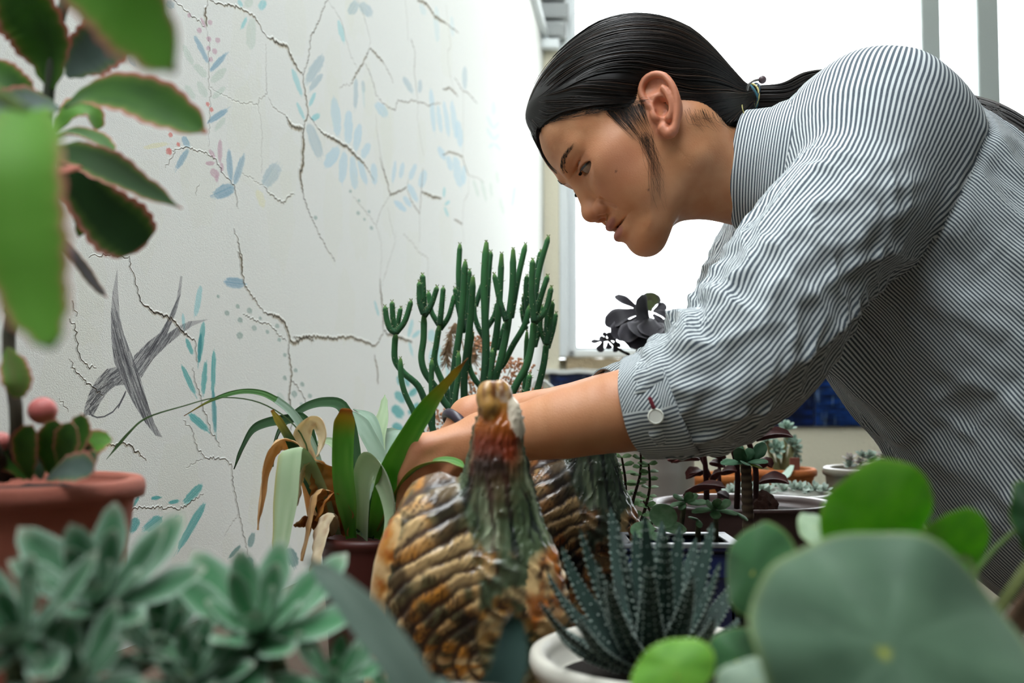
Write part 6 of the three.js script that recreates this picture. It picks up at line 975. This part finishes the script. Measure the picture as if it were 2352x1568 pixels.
{ // grey sword leaves and a dark one, very close
  const t = thing('sword_leaf_plant', 'blurred grey-green sword leaf slanting across the bottom in front of the lily pot', 'plant'), c0 = hex('#5b7265'), c1 = hex('#83978a');
  const lf = (pts, w, a, b) => part('leaf', blade(curve(pts, 24), { w: (u) => w * table([[0, 1], [0.5, 0.95], [0.8, 0.6], [1, 0.05]])(u), th: () => 0.0025, cup: () => w * 0.3, normal: V(0.4, 0.7, 0.8), m: 6, col: (u, x) => mixC(a, b, 0.5 + 0.4 * noise(u * 4, x * 2) + 0.3 * x) }), leafMat, t);
  const root = P(1010, 1720, 0.36); lf([root, P(935, 1560, 0.365), P(850, 1440, 0.37), P(765, 1345, 0.375), P(705, 1290, 0.38)], 0.0085, c0, c1); lf([root, P(1100, 1640, 0.4), P(1165, 1540, 0.41), P(1175, 1440, 0.42), P(1172, 1400, 0.42)], 0.008, hex('#1e3a34'), hex('#2c4d44')); lf([root, P(1000, 1600, 0.37), P(985, 1560, 0.375)], 0.008, c0, c1);
  pot(t, { x: root.x, z: root.z, r: 0.045, h: root.y - BENCH + 0.01, mat: glaze('#6f6a5e') });
}
{ // scallop-edged plant in the terracotta pot at the left edge
  const t = thing('potted_scallop_succulent', 'tall succulent with pink scalloped leaf edges rising from the terracotta pot at the left edge', 'potted plant'), pk = hex('#d98a7c'), dk = hex('#28561a'), md = hex('#4d8222'), br = hex('#66a52c'), gry = hex('#71837c'), yg = hex('#86a53a');
  const scal = (n) => (u) => 1 + 0.10 * Math.abs(Math.sin(u * Math.PI * n)) - 0.07;
  const L = (pts, w, a, b, o = {}) => { const n = pts.length, p = curve(pts.map((q) => P(...q)), 44), d = pts[Math.floor(n / 2)][2], W = w * 0.5 * d / FPX, sh = table(o.shape ?? [[0, 0.14], [0.15, 0.45], [0.4, 0.9], [0.65, 1], [0.88, 0.65], [1, 0.08]]), sc = scal(o.n ?? 10), sd = pts[0][0] * 0.01 + pts[n - 1][1] * 0.02; return part('leaf', blade(p, { w: (u) => W * sh(u) * (u > 0.2 ? sc(u) : 1), th: (u) => (o.th ?? 0.0022) * (1 - 0.4 * u), cup: (u) => W * (o.cup ?? 0.25) * sh(u), normal: o.nn ?? V(0, 0.5, 1), m: 9, col: (u, x, f) => { let c = mixC(a, b, 0.5 + 0.5 * noise(u * 4 + sd, x * 2, 3)); c = mixC(c, yg, 0.35 * sstep(0.45, 0.85, Math.abs(x))); c = mixC(c, pk, sstep(0.86, 0.97, Math.abs(x)) * sstep(0.12, 0.3, u)); return mixC(c, o.tip ?? pk, sstep(0.955, 1, u) * 0.9); } }), leafMat, t); };
  const J = [105, 330, 0.52], K = [118, 190, 0.52];
  L([[150, 245, 0.588], [215, 215, 0.576], [310, 222, 0.565], [400, 262, 0.559], [474, 305, 0.554]], 118, dk, md, { nn: V(-0.3, 0.5, 1) });
  L([[125, 345, 0.588], [180, 358, 0.582], [260, 395, 0.576], [340, 440, 0.571], [417, 478, 0.565]], 96, hex('#2b4d18'), dk, { nn: V(-0.3, 0.8, 0.9), shape: [[0, 0.3], [0.2, 0.8], [0.45, 1], [0.75, 0.6], [1, 0.03]] });
  L([[150, 365, 0.599], [190, 430, 0.599], [250, 500, 0.599], [300, 545, 0.599], [325, 572, 0.599]], 150, hex('#1d4416'), dk, { nn: V(0.1, 0.3, 1), shape: [[0, 0.25], [0.25, 0.7], [0.65, 1], [0.9, 0.8], [1, 0.25]] });
  L([[118, 205, 0.588], [115, 140, 0.588], [90, 70, 0.582], [50, 10, 0.576], [10, -60, 0.571]], 150, dk, md, {}); L([[112, 225, 0.595], [65, 222, 0.599], [30, 195, 0.599], [-10, 165, 0.599], [-60, 130, 0.599]], 80, dk, md, {});
  L([[155, 175, 0.610], [190, 140, 0.616], [240, 95, 0.621], [300, 40, 0.627]], 120, gry, hex('#5d726a'), { nn: V(0.3, -0.4, 1) }); L([[130, 300, 0.621], [170, 255, 0.627], [205, 258, 0.633], [222, 300, 0.633]], 84, md, br, {}); L([[120, 320, 0.616], [165, 305, 0.616], [220, 320, 0.616], [262, 352, 0.610]], 62, dk, md, { nn: V(0, 1, 0.6) });
  L([[135, 250, 0.565], [80, 240, 0.554], [20, 260, 0.542], [-40, 300, 0.531]], 110, gry, hex('#84958f'), { nn: V(0, 0.3, 1) });
  // the two very near leaves
  L([[60, -200, 0.352], [160, -100, 0.344], [270, -10, 0.336], [350, 70, 0.332], [402, 165, 0.328]], 215, br, hex('#74b13c'), { nn: V(-0.3, -0.3, 1), tip: hex('#7a5a2c') }); L([[60, 260, 0.336], [50, 380, 0.320], [55, 540, 0.312], [85, 690, 0.308], [120, 800, 0.304]], 205, br, hex('#76b23e'), { nn: V(0.25, -0.1, 1), shape: [[0, 0.6], [0.2, 0.95], [0.5, 1], [0.8, 0.7], [0.95, 0.35], [1, 0.1]], tip: hex('#4a5a2c') });
  L([[84, 470, 0.6], [125, 530, 0.595], [165, 580, 0.583], [195, 620, 0.583], [220, 655, 0.583], [246, 683, 0.583]], 26, hex('#6d6a6c'), hex('#8a8488'), { th: 0.004 }); L([[92, 420, 0.6], [140, 440, 0.605], [180, 480, 0.605], [188, 510, 0.605], [180, 545, 0.605]], 40, md, br, {}); L([[110, 400, 0.550], [150, 392, 0.550], [188, 383, 0.550]], 22, pk, pk, { th: 0.003 });
  stemTube(t, [P(30, 1090, 0.61), P(38, 960, 0.59), P(20, 780, 0.6), P(60, 560, 0.6), P(100, 380, 0.6), P(112, 220, 0.59), P(125, 100, 0.59), P(160, -40, 0.59)], 0.0042, 0.003, '#5f4a38', '#7d8f78');
  L([[18, 800, 0.57], [30, 835, 0.565], [42, 880, 0.56], [35, 915, 0.56]], 70, md, hex('#6b6a35'), {}); L([[10, 720, 0.57], [25, 700, 0.57], [40, 740, 0.57]], 40, gry, md, {});
  stemTube(t, [P(10, 1090, 0.61), P(-140, 800, 0.5), P(-170, 500, 0.4), P(-120, 200, 0.355), P(-20, -120, 0.352), P(60, -205, 0.352)], 0.006, 0.003, '#5f4a38', '#7d8f78'); stemTube(t, [P(-125, 230, 0.358), P(-40, 205, 0.345), P(62, 258, 0.336)], 0.0028, 0.0022, '#7d8f58', '#86a54a');
  // young leaves and a bud at the rim
  for (const [pts, w, a, b] of [[[[120, 1095, 0.6], [118, 1050, 0.595], [125, 1000, 0.59], [128, 962, 0.588]], 78, dk, md], [[[95, 1100, 0.6], [85, 1050, 0.6], [72, 1005, 0.6]], 60, gry, dk], [[[150, 1095, 0.6], [165, 1040, 0.6], [185, 985, 0.6], [188, 950, 0.6]], 66, dk, md], [[[160, 1095, 0.61], [190, 1050, 0.61], [225, 1015, 0.615], [258, 1008, 0.62]], 69, md, br], [[[110, 1100, 0.59], [150, 1080, 0.58], [190, 1075, 0.575], [218, 1082, 0.57]], 78, gry, hex('#4d6a5c')], [[[150, 1090, 0.61], [185, 1050, 0.6], [218, 1052, 0.6]], 75, dk, gry], [[[140, 1100, 0.595], [150, 1040, 0.59], [160, 1000, 0.585], [165, 968, 0.583]], 70, md, dk], [[[70, 1100, 0.595], [62, 1060, 0.59], [60, 1010, 0.585], [75, 975, 0.583]], 64, dk, md], [[[170, 1098, 0.59], [205, 1070, 0.585], [225, 1040, 0.58]], 60, gry, md], [[[60, 1100, 0.6], [30, 1050, 0.6], [10, 1010, 0.6]], 72, dk, md]]) L(pts, w, a, b, { n: 7 });
  part('bud', new THREE.SphereGeometry(0.0085, 24, 16).scale(1, 0.95, 1).translate(...P(98, 943, 0.6).toArray()), std({ color: '#d0706c', roughness: 0.5 }), t); part('bud', new THREE.SphereGeometry(0.006, 20, 14).translate(...P(2, 1015, 0.6).toArray()), std({ color: '#c9706a', roughness: 0.5 }), t);
  const c = P(72, 1100, 0.625), h = c.y - BENCH; pot(t, { x: c.x, z: c.z, r: 0.061, h, base: 0.66, rim: 0.0125, lip: 0.006, mat: terracotta('#a9614f'), soil: 0.012 });
}
// ---------- plants in the middle, right of the roosters ----------
const Q = Z([1380, 600, 0.4465]);
{ // galvanised can with the near-black succulent
  const t = thing('potted_black_succulent', 'near-black rosette succulent leaning over a metal can in front of the window', 'potted plant'), c = P(1505, 1025, 1.5), bk = hex('#1f1c22'), gy = hex('#3a373f'), gr = hex('#56603a'), D = 1.42, S4 = Z([1180, 620, 0.2041]);
  const h = c.y - BENCH, rows = [[0.0001, 0], [0.056, 0], [0.058, 0.003]]; for (const k of [0.3, 0.55, 0.8]) rows.push([0.058, h * k - 0.004], [0.0595, h * k], [0.058, h * k + 0.004]); rows.push([0.058, h - 0.004], [0.06, h - 0.002], [0.06, h], [0.057, h], [0.0565, h - 0.02], [0.0001, h - 0.02]);
  part('can', lathe(rows, 64).translate(c.x, BENCH, c.z), std({ color: '#b7b1a8', metalness: 0.55, roughness: 0.45 }), t); part('soil', new THREE.CircleGeometry(0.056, 32).rotateX(-Math.PI / 2).translate(c.x, c.y - 0.018, c.z), soilMat, t);
  stemTube(t, [V(c.x, c.y - 0.02, c.z), P(1500, 930, 1.47), P(1462, 840, 1.43), P(1478, 780, 1.42), P(1485, 745, 1.42)], 0.006, 0.005, '#5a4a3c', '#4a4440');
  const k = D / FPX, sp = (x0, y0, x1, y1, w, o = {}) => { const a = P(x0, y0, D + (o.da ?? 0)), b = P(x1, y1, D + (o.db ?? 0)), n = V(...(o.n ?? [0, 0.5, 1])).normalize(); plump(t, a, b, n, w * 0.66 * k, 0.0035, o.c0 ?? bk, o.c1 ?? gy, { bend: o.bend ?? 0.1, shape: [[0, 0.2], [0.3, 0.5], [0.7, 1], [0.9, 0.8], [1, 0.2]], edge: hex('#77747a'), cup: 0.12, m: 7 }); };
  sp(1490, 735, 1462, 690, 46, { da: 0, db: -0.05, n: [-0.1, 0.3, 1], c1: hex('#55535a') }); sp(1490, 730, 1405, 770, 44, { n: [-0.2, 0.2, 1], db: -0.02 }); sp(1495, 735, 1545, 760, 42, { n: [0.2, 0.2, 1], db: -0.02 }); sp(1485, 735, 1462, 770, 50, { n: [0, 0.2, 1], db: -0.05, c1: hex('#4a484e') }); sp(1495, 740, 1500, 810, 54, { c1: bk }); sp(1478, 720, 1412, 680, 17, { bend: -0.2 }); sp(1480, 715, 1390, 745, 34, { bend: -0.35, n: [-0.3, 0.4, 1] }); sp(1478, 722, 1420, 770, 20, { bend: -0.3, n: [-0.5, 0.2, 1] }); sp(1482, 728, 1428, 782, 36, { bend: -0.15, db: -0.03 }); sp(1486, 735, 1452, 800, 52, { db: -0.03, bend: -0.12 }); sp(1492, 730, 1494, 772, 46, { db: -0.05, bend: -0.15 });
  sp(1490, 740, 1480, 800, 50, { c0: bk, c1: bk, da: 0.01, db: 0.0 }); sp(1498, 735, 1512, 790, 44, { db: -0.01, bend: -0.1, c1: bk }); sp(1500, 722, 1538, 775, 30, { bend: -0.25, n: [0.2, 0.3, 1], c1: hex('#7d7c84') }); sp(1502, 715, 1556, 740, 24, { bend: -0.3 }); sp(1500, 715, 1530, 700, 20, {}); sp(1490, 712, 1500, 672, 34, { c0: gr, c1: hex('#3f2c2c'), bend: 0.15 }); sp(1495, 715, 1488, 690, 22, { c0: gr, c1: gr }); sp(1496, 745, 1530, 800, 36, { c1: bk }); sp(1490, 735, 1515, 755, 30, { db: -0.04 });
  // a side shoot with small leaves
  const ss = [S4(1300, 950, D), S4(1180, 890, D), S4(1080, 800, D), S4(1010, 760, D)]; stemTube(t, ss, 0.0022, 0.0014, '#3e3b36', '#4a4640');
  for (const [x0, y0, x1, y1, w] of [[1080, 800, 1100, 700, 30], [1060, 790, 960, 770, 22], [1000, 790, 870, 805, 14], [1010, 800, 960, 920, 24], [1060, 810, 1075, 890, 20], [1120, 840, 1160, 920, 20], [1090, 780, 1150, 760, 28], [1040, 760, 1010, 700, 14], [1150, 860, 1200, 830, 16], [1160, 880, 1140, 800, 14]]) { const a = S4(x0, y0, D), b = S4(x1, y1, D); sp(1180 + x0 * 0.2041, 620 + y0 * 0.2041, 1180 + x1 * 0.2041, 620 + y1 * 0.2041, w * 0.6, { c1: gy }); }
}
{ // small round-leaved bush beside the dark rooster
  const t = thing('elephant_bush', 'thin dark stems with pairs of small round pale green leaves beside the metal can', 'plant'), r = rng(17), a0 = hex('#4f7d48'), a1 = hex('#8fb678'), root = P(1450, 1240, 1.14);
  for (const [st, n] of [[[[1450, 1240], [1452, 1160], [1470, 1090], [1472, 1035]], 9], [[[1455, 1240], [1478, 1180], [1492, 1120], [1490, 1065]], 9], [[[1445, 1240], [1438, 1170], [1436, 1100], [1428, 1050]], 8], [[[1465, 1240], [1500, 1190], [1478, 1150]], 5], [[[1440, 1230], [1428, 1180], [1432, 1140]], 4]]) {
    const p = st.map(([x, y]) => P(x, y, 1.14 + 0.03 * (r() - 0.5))), c = curve(p, n * 2); stemTube(t, p, 0.0022, 0.0012, '#3a2a22', '#5c3b30');
    for (let i = 2; i <= n * 2; i += 2) for (const s of [-1, 1]) { const q = c[i], o = V(s * (0.7 + 0.3 * r()), 0.35 * r() - 0.05, 0.5 * (r() - 0.3)).normalize(), b = q.clone().addScaledVector(o, 0.0095 + 0.004 * r()); plump(t, q, b, V(-o.x * 0.4, 1, 0.3 + 0.5 * r()).normalize(), 0.0042, 0.0018, mixC(a0, a1, r() * 0.6), a1, { shape: [[0, 0.25], [0.4, 0.9], [0.7, 1], [1, 0.3]], bend: -0.08, seg: 8, m: 4 }); }
  }
  pot(t, { x: root.x, z: root.z, r: 0.036, h: root.y - BENCH + 0.012, mat: glaze('#4b4f52') });
}
{ // dark red plant in the plum-brown oval pot
  const t = thing('potted_red_peperomia', 'dark red boat-leaved plant in the wide plum-brown oval pot', 'potted plant'), c = P(1703, 1152, 1.27), D = 1.25, k = D / FPX, dk = hex('#4a2524'), rd = hex('#7d3d39'), pk = hex('#b9807c');
  const h = c.y - BENCH, g = [[0.0001, 0], [0.085, 0], [0.092, 0.006], [0.104, h * 0.6], [0.1115, h - 0.006], [0.117, h - 0.004], [0.118, h - 0.001], [0.115, h + 0.001], [0.1085, h], [0.106, h - 0.006], [0.104, h - 0.014], [0.0001, h - 0.015]];
  part('pot', lathe(g, 96, 0.8).translate(c.x, BENCH, c.z), glaze('#54403d', { roughness: 0.4 }), t); part('soil', new THREE.SphereGeometry(0.103, 40, 8, 0, 6.283, 0, 1.57).scale(1, 0.06, 0.8).translate(c.x, BENCH + h - 0.0145, c.z), soilMat, t);
  const bark = new THREE.IcosahedronGeometry(0.014, 3); { const p = bark.attributes.position; for (let i = 0; i < p.count; i++) { const s = 1 + 0.5 * noise(p.getX(i) * 140, p.getY(i) * 140, p.getZ(i) * 140); p.setXYZ(i, p.getX(i) * s, p.getY(i) * s * 1.3, p.getZ(i) * s); } bark.computeVertexNormals(); } part('bark_piece', bark.translate(...P(1758, 1165, 1.22).toArray()), std({ color: '#3a1f15', roughness: 0.95 }), t);
  const st = (w, ...q) => { const p = []; for (let i = 0; i < q.length; i += 2) p.push(Q(q[i], q[i + 1], D + (w > 6 ? 0 : 0.03))); stemTube(t, p, w * 0.00055, w * 0.00042, '#4a2422', '#7a3a36'); };
  st(7, 545, 1230, 540, 1080, 530, 985); st(5, 620, 1210, 560, 1100, 500, 990, 470, 975); st(7, 700, 1270, 700, 1050, 655, 900, 645, 860); st(7, 795, 1270, 795, 1060, 760, 930, 715, 860, 735, 830); st(5, 610, 1220, 610, 1100, 612, 985); st(4, 540, 1010, 510, 990, 470, 985); st(4, 545, 1130, 520, 1080, 490, 1075); st(4, 650, 900, 690, 860); st(4, 745, 905, 750, 860, 770, 835);
  const boat = (x0, y0, x1, y1, w, bend, o = {}) => plump(t, Q(x0, y0, D), Q(x1, y1, D + (o.db ?? -0.01)), V(...(o.n ?? [0, 1, 0.45])).normalize(), w * 0.72 * 0.4465 * k, 0.008, o.c0 ?? dk, o.c1 ?? rd, { bend: -bend, cup: 0.7, shape: [[0, 0.2], [0.2, 0.7], [0.5, 1], [0.8, 0.75], [1, 0.1]], m: 6 });
  boat(640, 985, 480, 965, 60, 0.22); boat(505, 1020, 362, 1036, 52, 0.2); boat(400, 1030, 342, 1022, 34, 0.1); boat(800, 922, 988, 905, 60, 0.22); boat(520, 1080, 440, 1120, 50, 0.2); boat(520, 1095, 452, 1095, 44, 0.1); boat(620, 1095, 700, 1080, 50, 0.15); boat(815, 1142, 968, 1145, 62, 0.28, { c1: hex('#8a4a44') }); boat(430, 1205, 640, 1165, 56, 0.15, { db: -0.06 }); boat(830, 1015, 880, 1062, 40, 0.1); boat(745, 842, 842, 782, 42, 0.05); boat(755, 862, 852, 832, 40, 0.15, { c0: pk, c1: pk }); boat(655, 890, 765, 868, 48, 0.1); boat(600, 920, 700, 880, 54, 0.2); boat(600, 1195, 660, 1220, 34, 0.1, { c0: hex('#5a4a50'), c1: hex('#7d6f72') }); boat(570, 1130, 620, 1080, 44, 0.1); boat(560, 1040, 640, 1060, 44, 0.15); boat(700, 960, 620, 930, 50, 0.2); boat(640, 1010, 560, 1000, 44, 0.1); boat(810, 1060, 860, 1045, 36, 0.1);
}
{ // jade plant with a ringed trunk
  const t = thing('jade_plant', 'small jade plant with a pale ringed trunk and oval green leaves before the brown pot', 'plant'), D = 1.0, k = D / FPX * 0.4465, a = hex('#3c6a4a'), b = hex('#6f977a');
  const tp = [Q(768, 1580, D), Q(758, 1330, D), Q(752, 1180, D), Q(745, 1040, D)], cc = curve(tp, 60); part('trunk', tube(cc, (u) => 0.0062 * (1 - 0.15 * u) * (1 + 0.07 * Math.sin(u * 70) + 0.04 * noise(u * 30)), { sides: 14, col: (u) => mixC(hex('#5a4638'), hex('#8d7a62'), 0.5 + 0.5 * Math.sin(u * 70) + 0.4 * noise(u * 12)) }), barkMat, t);
  const lf = (x0, y0, x1, y1, w, n, o = {}) => plump(t, Q(x0, y0, D), Q(x1, y1, D + (o.db ?? -0.012)), V(...n).normalize(), w * 0.5 * k, 0.003, o.c0 ?? a, o.c1 ?? b, { shape: [[0, 0.2], [0.3, 0.75], [0.65, 1], [0.9, 0.7], [1, 0.2]], bend: o.bend ?? -0.05, m: 7 });
  lf(745, 1035, 618, 1042, 66, [0, 1, 0.5]); lf(745, 1035, 690, 965, 70, [-0.3, 0.3, 1]); lf(745, 1030, 700, 925, 44, [-0.6, 0.3, 0.7], { db: 0.01 }); lf(755, 1030, 848, 940, 74, [0.3, 0.2, 1], { db: 0.01, c0: hex('#2f5a3c') }); lf(750, 1035, 860, 1035, 64, [0.1, 1, 0.5]); lf(745, 1040, 740, 1045, 60, [0, 0.6, 1], { db: -0.03 }); lf(760, 1040, 830, 1065, 34, [0.2, 1, 0.4], { c0: hex('#8a9a3a'), c1: hex('#a5b050') }); lf(750, 1030, 770, 960, 60, [0, 0.1, 1], { db: 0.0 });
  pot(t, { x: tp[0].x, z: tp[0].z, r: 0.034, h: tp[0].y - BENCH + 0.02, mat: glaze('#2f2b28') });
}
{ // round-leaved succulent in the blue and white ceramic trough
  const t = thing('potted_round_succulent', 'grey-green round-leaved succulent in a white-rimmed navy ceramic trough behind the zebra plant', 'potted plant'), D = 0.93, k = D / FPX * 0.4465, a = hex('#5a8c60'), b = hex('#97bf97');
  const y1 = P(1520, 1232, D).y, x0 = P(1428, 1230, D).x, x1 = P(1665, 1230, D).x, zf = -D + 0.035, zb = -D - 0.03, w = 0.005;
  const tr = part('trough', mergeGeometries([box(x0, x1, BENCH, BENCH + 0.008, zb, zf, 0.002), box(x0, x1, BENCH, y1, zf - w, zf, 0.0015), box(x0, x1, BENCH, y1, zb, zb + w, 0.0015), box(x0, x0 + w, BENCH, y1, zb, zf, 0.0015), box(x1 - w, x1, BENCH, y1, zb, zf, 0.0015), box(x0 - 0.006, x1 + 0.006, y1 - 0.007, y1, zf - w, zf + 0.006, 0.002), box(x0 - 0.006, x1 + 0.006, y1 - 0.007, y1, zb - 0.006, zb + w, 0.002), box(x0 - 0.006, x0 + w, y1 - 0.007, y1, zb, zf, 0.002), box(x1 - w, x1 + 0.006, y1 - 0.007, y1, zb, zf, 0.002)]), glaze('#1b2547', { roughness: 0.2 }), t);
  part('rim', mergeGeometries([box(x0 - 0.0065, x1 + 0.0065, y1 - 0.0035, y1 + 0.0005, zf - w, zf + 0.0065, 0.0015), box(x0 - 0.0065, x1 + 0.0065, y1 - 0.0035, y1 + 0.0005, zb - 0.0065, zb + w, 0.0015), box(x0 - 0.0065, x0 + w, y1 - 0.0035, y1 + 0.0005, zb, zf, 0.0015), box(x1 - w, x1 + 0.0065, y1 - 0.0035, y1 + 0.0005, zb, zf, 0.0015)]), glaze('#82888e', { roughness: 0.35 }), t);
  part('blue_band', mergeGeometries([box(x0 - 0.001, x1 + 0.001, y1 - 0.03, y1 - 0.009, zf - 0.001, zf + 0.0015, 0.0008), box(x0 - 0.0015, x0 + 0.001, y1 - 0.03, y1 - 0.009, zb, zf, 0.0008)]), glaze('#1f2f63', { roughness: 0.2 }), t); part('soil', box(x0 + w, x1 - w, y1 - 0.03, y1 - 0.012, zb + w, zf - w, 0.003), soilMat, t);
  const dd = (x, y, n, rx, ry, d = D) => disc(t, Q(x, y, d), V(...n).normalize(), V(0.2, 1, 0), rx * k, ry * k, a, b, { th: 0.0025, mat: plumpMat, seed: x * 0.03, dome: -0.12 });
  dd(320, 1312, [0, 0.5, 0.9], 70, 66, D - 0.03); dd(215, 1385, [-0.3, 0.7, 0.6], 64, 52, D - 0.03); dd(365, 1372, [0.2, 0.8, 0.5], 74, 52, D - 0.03); dd(275, 1420, [0, 0.9, 0.4], 70, 40, D - 0.02);
  const lf = (x0, y0, x1, y1, w2, n, db = -0.01) => plump(t, Q(x0, y0, D), Q(x1, y1, D + db), V(...n).normalize(), w2 * 0.5 * k, 0.003, a, b, { shape: [[0, 0.25], [0.35, 0.8], [0.65, 1], [0.92, 0.7], [1, 0.25]], bend: -0.06, m: 6 });
  for (const q of [[430, 1230, 372, 1208, 44, [0, 0.7, 0.8]], [430, 1232, 470, 1190, 48, [0.2, 0.4, 1]], [430, 1238, 500, 1205, 50, [0.1, 0.6, 0.8]], [435, 1240, 360, 1262, 50, [-0.2, 1, 0.4]], [450, 1245, 545, 1245, 64, [0, 0.9, 0.5]], [430, 1240, 410, 1280, 40, [0, 1, 0.3]], [590, 1270, 540, 1245, 60, [-0.2, 0.6, 0.8]], [590, 1270, 670, 1240, 60, [0.2, 0.6, 0.8]], [590, 1275, 470, 1292, 56, [0, 1, 0.4]], [600, 1280, 700, 1305, 58, [0.2, 1, 0.4]], [590, 1280, 590, 1325, 60, [0, 1, 0.5]], [690, 1290, 755, 1335, 40, [0.5, 0.8, 0.4]], [590, 1265, 600, 1220, 54, [0, 0.2, 1]], [500, 1330, 455, 1318, 40, [-0.2, 1, 0.4]], [500, 1330, 510, 1370, 36, [0, 0.8, 0.5]]]) lf(...q);
  for (const q of [[400, 1440, 430, 1250], [590, 1440, 592, 1290], [320, 1440, 320, 1330], [500, 1440, 500, 1340], [230, 1450, 225, 1395]]) stemTube(t, [Q(q[0], q[1], D), Q(q[2], q[3], D)], 0.003, 0.0022, '#5a4a3a', '#8a8a6a');
  part('dry_stalk', tube(curve([Q(150, 1480, D - 0.02), Q(165, 1420, D - 0.02), Q(150, 1370, D - 0.02)], 10), 0.003, { sides: 8, col: () => hex('#8a5f3c') }), barkMat, t);
}
{ // pale rosettes at the back
  const g0 = hex('#6f8f7c'), g1 = hex('#b5cbbb'), w0 = hex('#9fb3a6'), w1 = hex('#d5ddd2');
  const t = thing('potted_grey_rosettes', 'upright grey-green rosettes in orange clay pots against the wall below the blue tiles', 'potted plant'), D = 1.6, k = 0.4465 * D / FPX;
  for (const [x, y, l, n, ax] of [[955, 850, 62, 16, [0.1, 1, 0.4]], [850, 905, 60, 15, [-0.4, 0.8, 0.5]], [985, 935, 70, 18, [0.5, 0.7, 0.5]], [905, 960, 66, 16, [0, 0.7, 0.8]], [1000, 1010, 56, 14, [0.6, 0.4, 0.6]], [700, 925, 46, 12, [-0.2, 0.8, 0.6]], [620, 1010, 46, 12, [-0.4, 0.7, 0.6]], [1000, 960, 56, 14, [0.7, 0.5, 0.4]]]) { const c = Q(x, y, D); rosette(t, c, V(...ax).normalize(), n, l * k, l * 0.24 * k, l * 0.13 * k, g0, g1, { cup: 0.1, seg: 8, m: 4, turn: x }); stemTube(t, [Q(lerp(x, 930, 0.7), 1080, D), Q(lerp(x, 930, 0.3), (y + 1080) / 2, D), c], 0.004, 0.003, '#8a8a5a', '#a9a878'); }
  const pc = Q(925, 1062, D); pot(t, { x: pc.x, z: pc.z, r: 0.052, h: pc.y - BENCH, mat: terracotta('#b8672f') }); const p2 = Q(600, 1090, D); pot(t, { x: p2.x, z: p2.z, r: 0.045, h: p2.y - BENCH, mat: terracotta('#c07030') });
  plump(t, Q(985, 1050, D - 0.05), Q(925, 1130, D - 0.08), V(-0.6, 0.4, 0.7).normalize(), 0.008, 0.003, g1, g1, {}); part('clay_shard', box(-0.008, 0.008, -0.02, 0.02, -0.002, 0.002, 0.0015).translate(...Q(998, 1075, D - 0.04).toArray()), terracotta('#8a4a3a'), t);
  const u = thing('ghost_rosettes', 'low mass of white-green rosettes just behind the rim of the plum-brown pot', 'succulent'), D2 = 1.45, k2 = 0.4465 * D2 / FPX, rr = rng(88);
  for (let i = 0; i < 13; i++) { const x = 660 + i * 40 + 10 * rr(), y = 1150 + 30 * rr() - 12 * Math.sin(i / 12 * 3.14); rosette(u, Q(x, y + 10, D2 + 0.04 * (rr() - 0.5)), V((rr() - 0.5) * 0.5, 1, 0.5).normalize(), 10, 58 * k2, 15 * k2, 7 * k2, w0, w1, { cup: 0.2, seg: 6, m: 4, turn: i, outer: 1.2 }); }
  const pu = Q(910, 1185, D2); pot(u, { x: pu.x, z: pu.z, r: 0.075, h: pu.y - BENCH, mat: glaze('#8a8a80'), base: 0.85 });
  const v = thing('pink_rosettes', 'pink-tinged small rosettes partly hidden by the hanging shirt front, above the coin plant', 'succulent'), D3 = 1.5, k3 = 0.4465 * D3 / FPX;
  for (let i = 0; i < 9; i++) { const x = 1275 + (i % 5) * 56 + 14 * rr(), y = 1010 + Math.floor(i / 5) * 34 - 22 * Math.sin((i % 5) / 4 * 3.14) + 10 * rr(); rosette(v, Q(x, y, D3), V((rr() - 0.5) * 0.7, 1, 0.5).normalize(), 12, 46 * k3, 13 * k3, 6 * k3, mixC(g0, hex('#a9707a'), i % 3 === 0 ? 0.7 : 0.15), g1, { cup: 0.2, seg: 6, m: 4, turn: i, tip: hex('#b06a78') }); }
  const pv = Q(1390, 1060, D3); pot(v, { x: pv.x, z: pv.z, r: 0.066, h: pv.y - BENCH, mat: glaze('#7d7668'), base: 0.85 });
}
{ // bent white wire behind the forearm, in front of the blue tiles
  const t = thing('wire_hanger', 'bent white wire hanging loop in front of the blue tiles, left of the forearm', 'wire'), D = 1.75, m = std({ color: '#cfd2cc', roughness: 0.5 });
  part('loop', tube(curve([P(1222, 892, D), P(1228, 876, D), P(1250, 875, D), P(1262, 884, D), P(1280, 900, D), P(1330, 950, D), P(1340, 1080, D), P(1340, 1240, D - 0.02)], 60), 0.0026, { sides: 8 }), m, t); part('loop', tube(curve([P(1232, 912, D), P(1245, 905, D), P(1268, 902, D), P(1300, 915, D), P(1320, 980, D), P(1330, 1240, D - 0.02)], 60), 0.0026, { sides: 8 }), m, t);
  const f = P(1335, 1240, D - 0.02); pot(t, { x: f.x, z: f.z, r: 0.02, h: Math.max(0.02, f.y - BENCH + 0.01), mat: glaze('#c9c9c0'), name: 'cup' });
}
renderer.render(scene, camera);
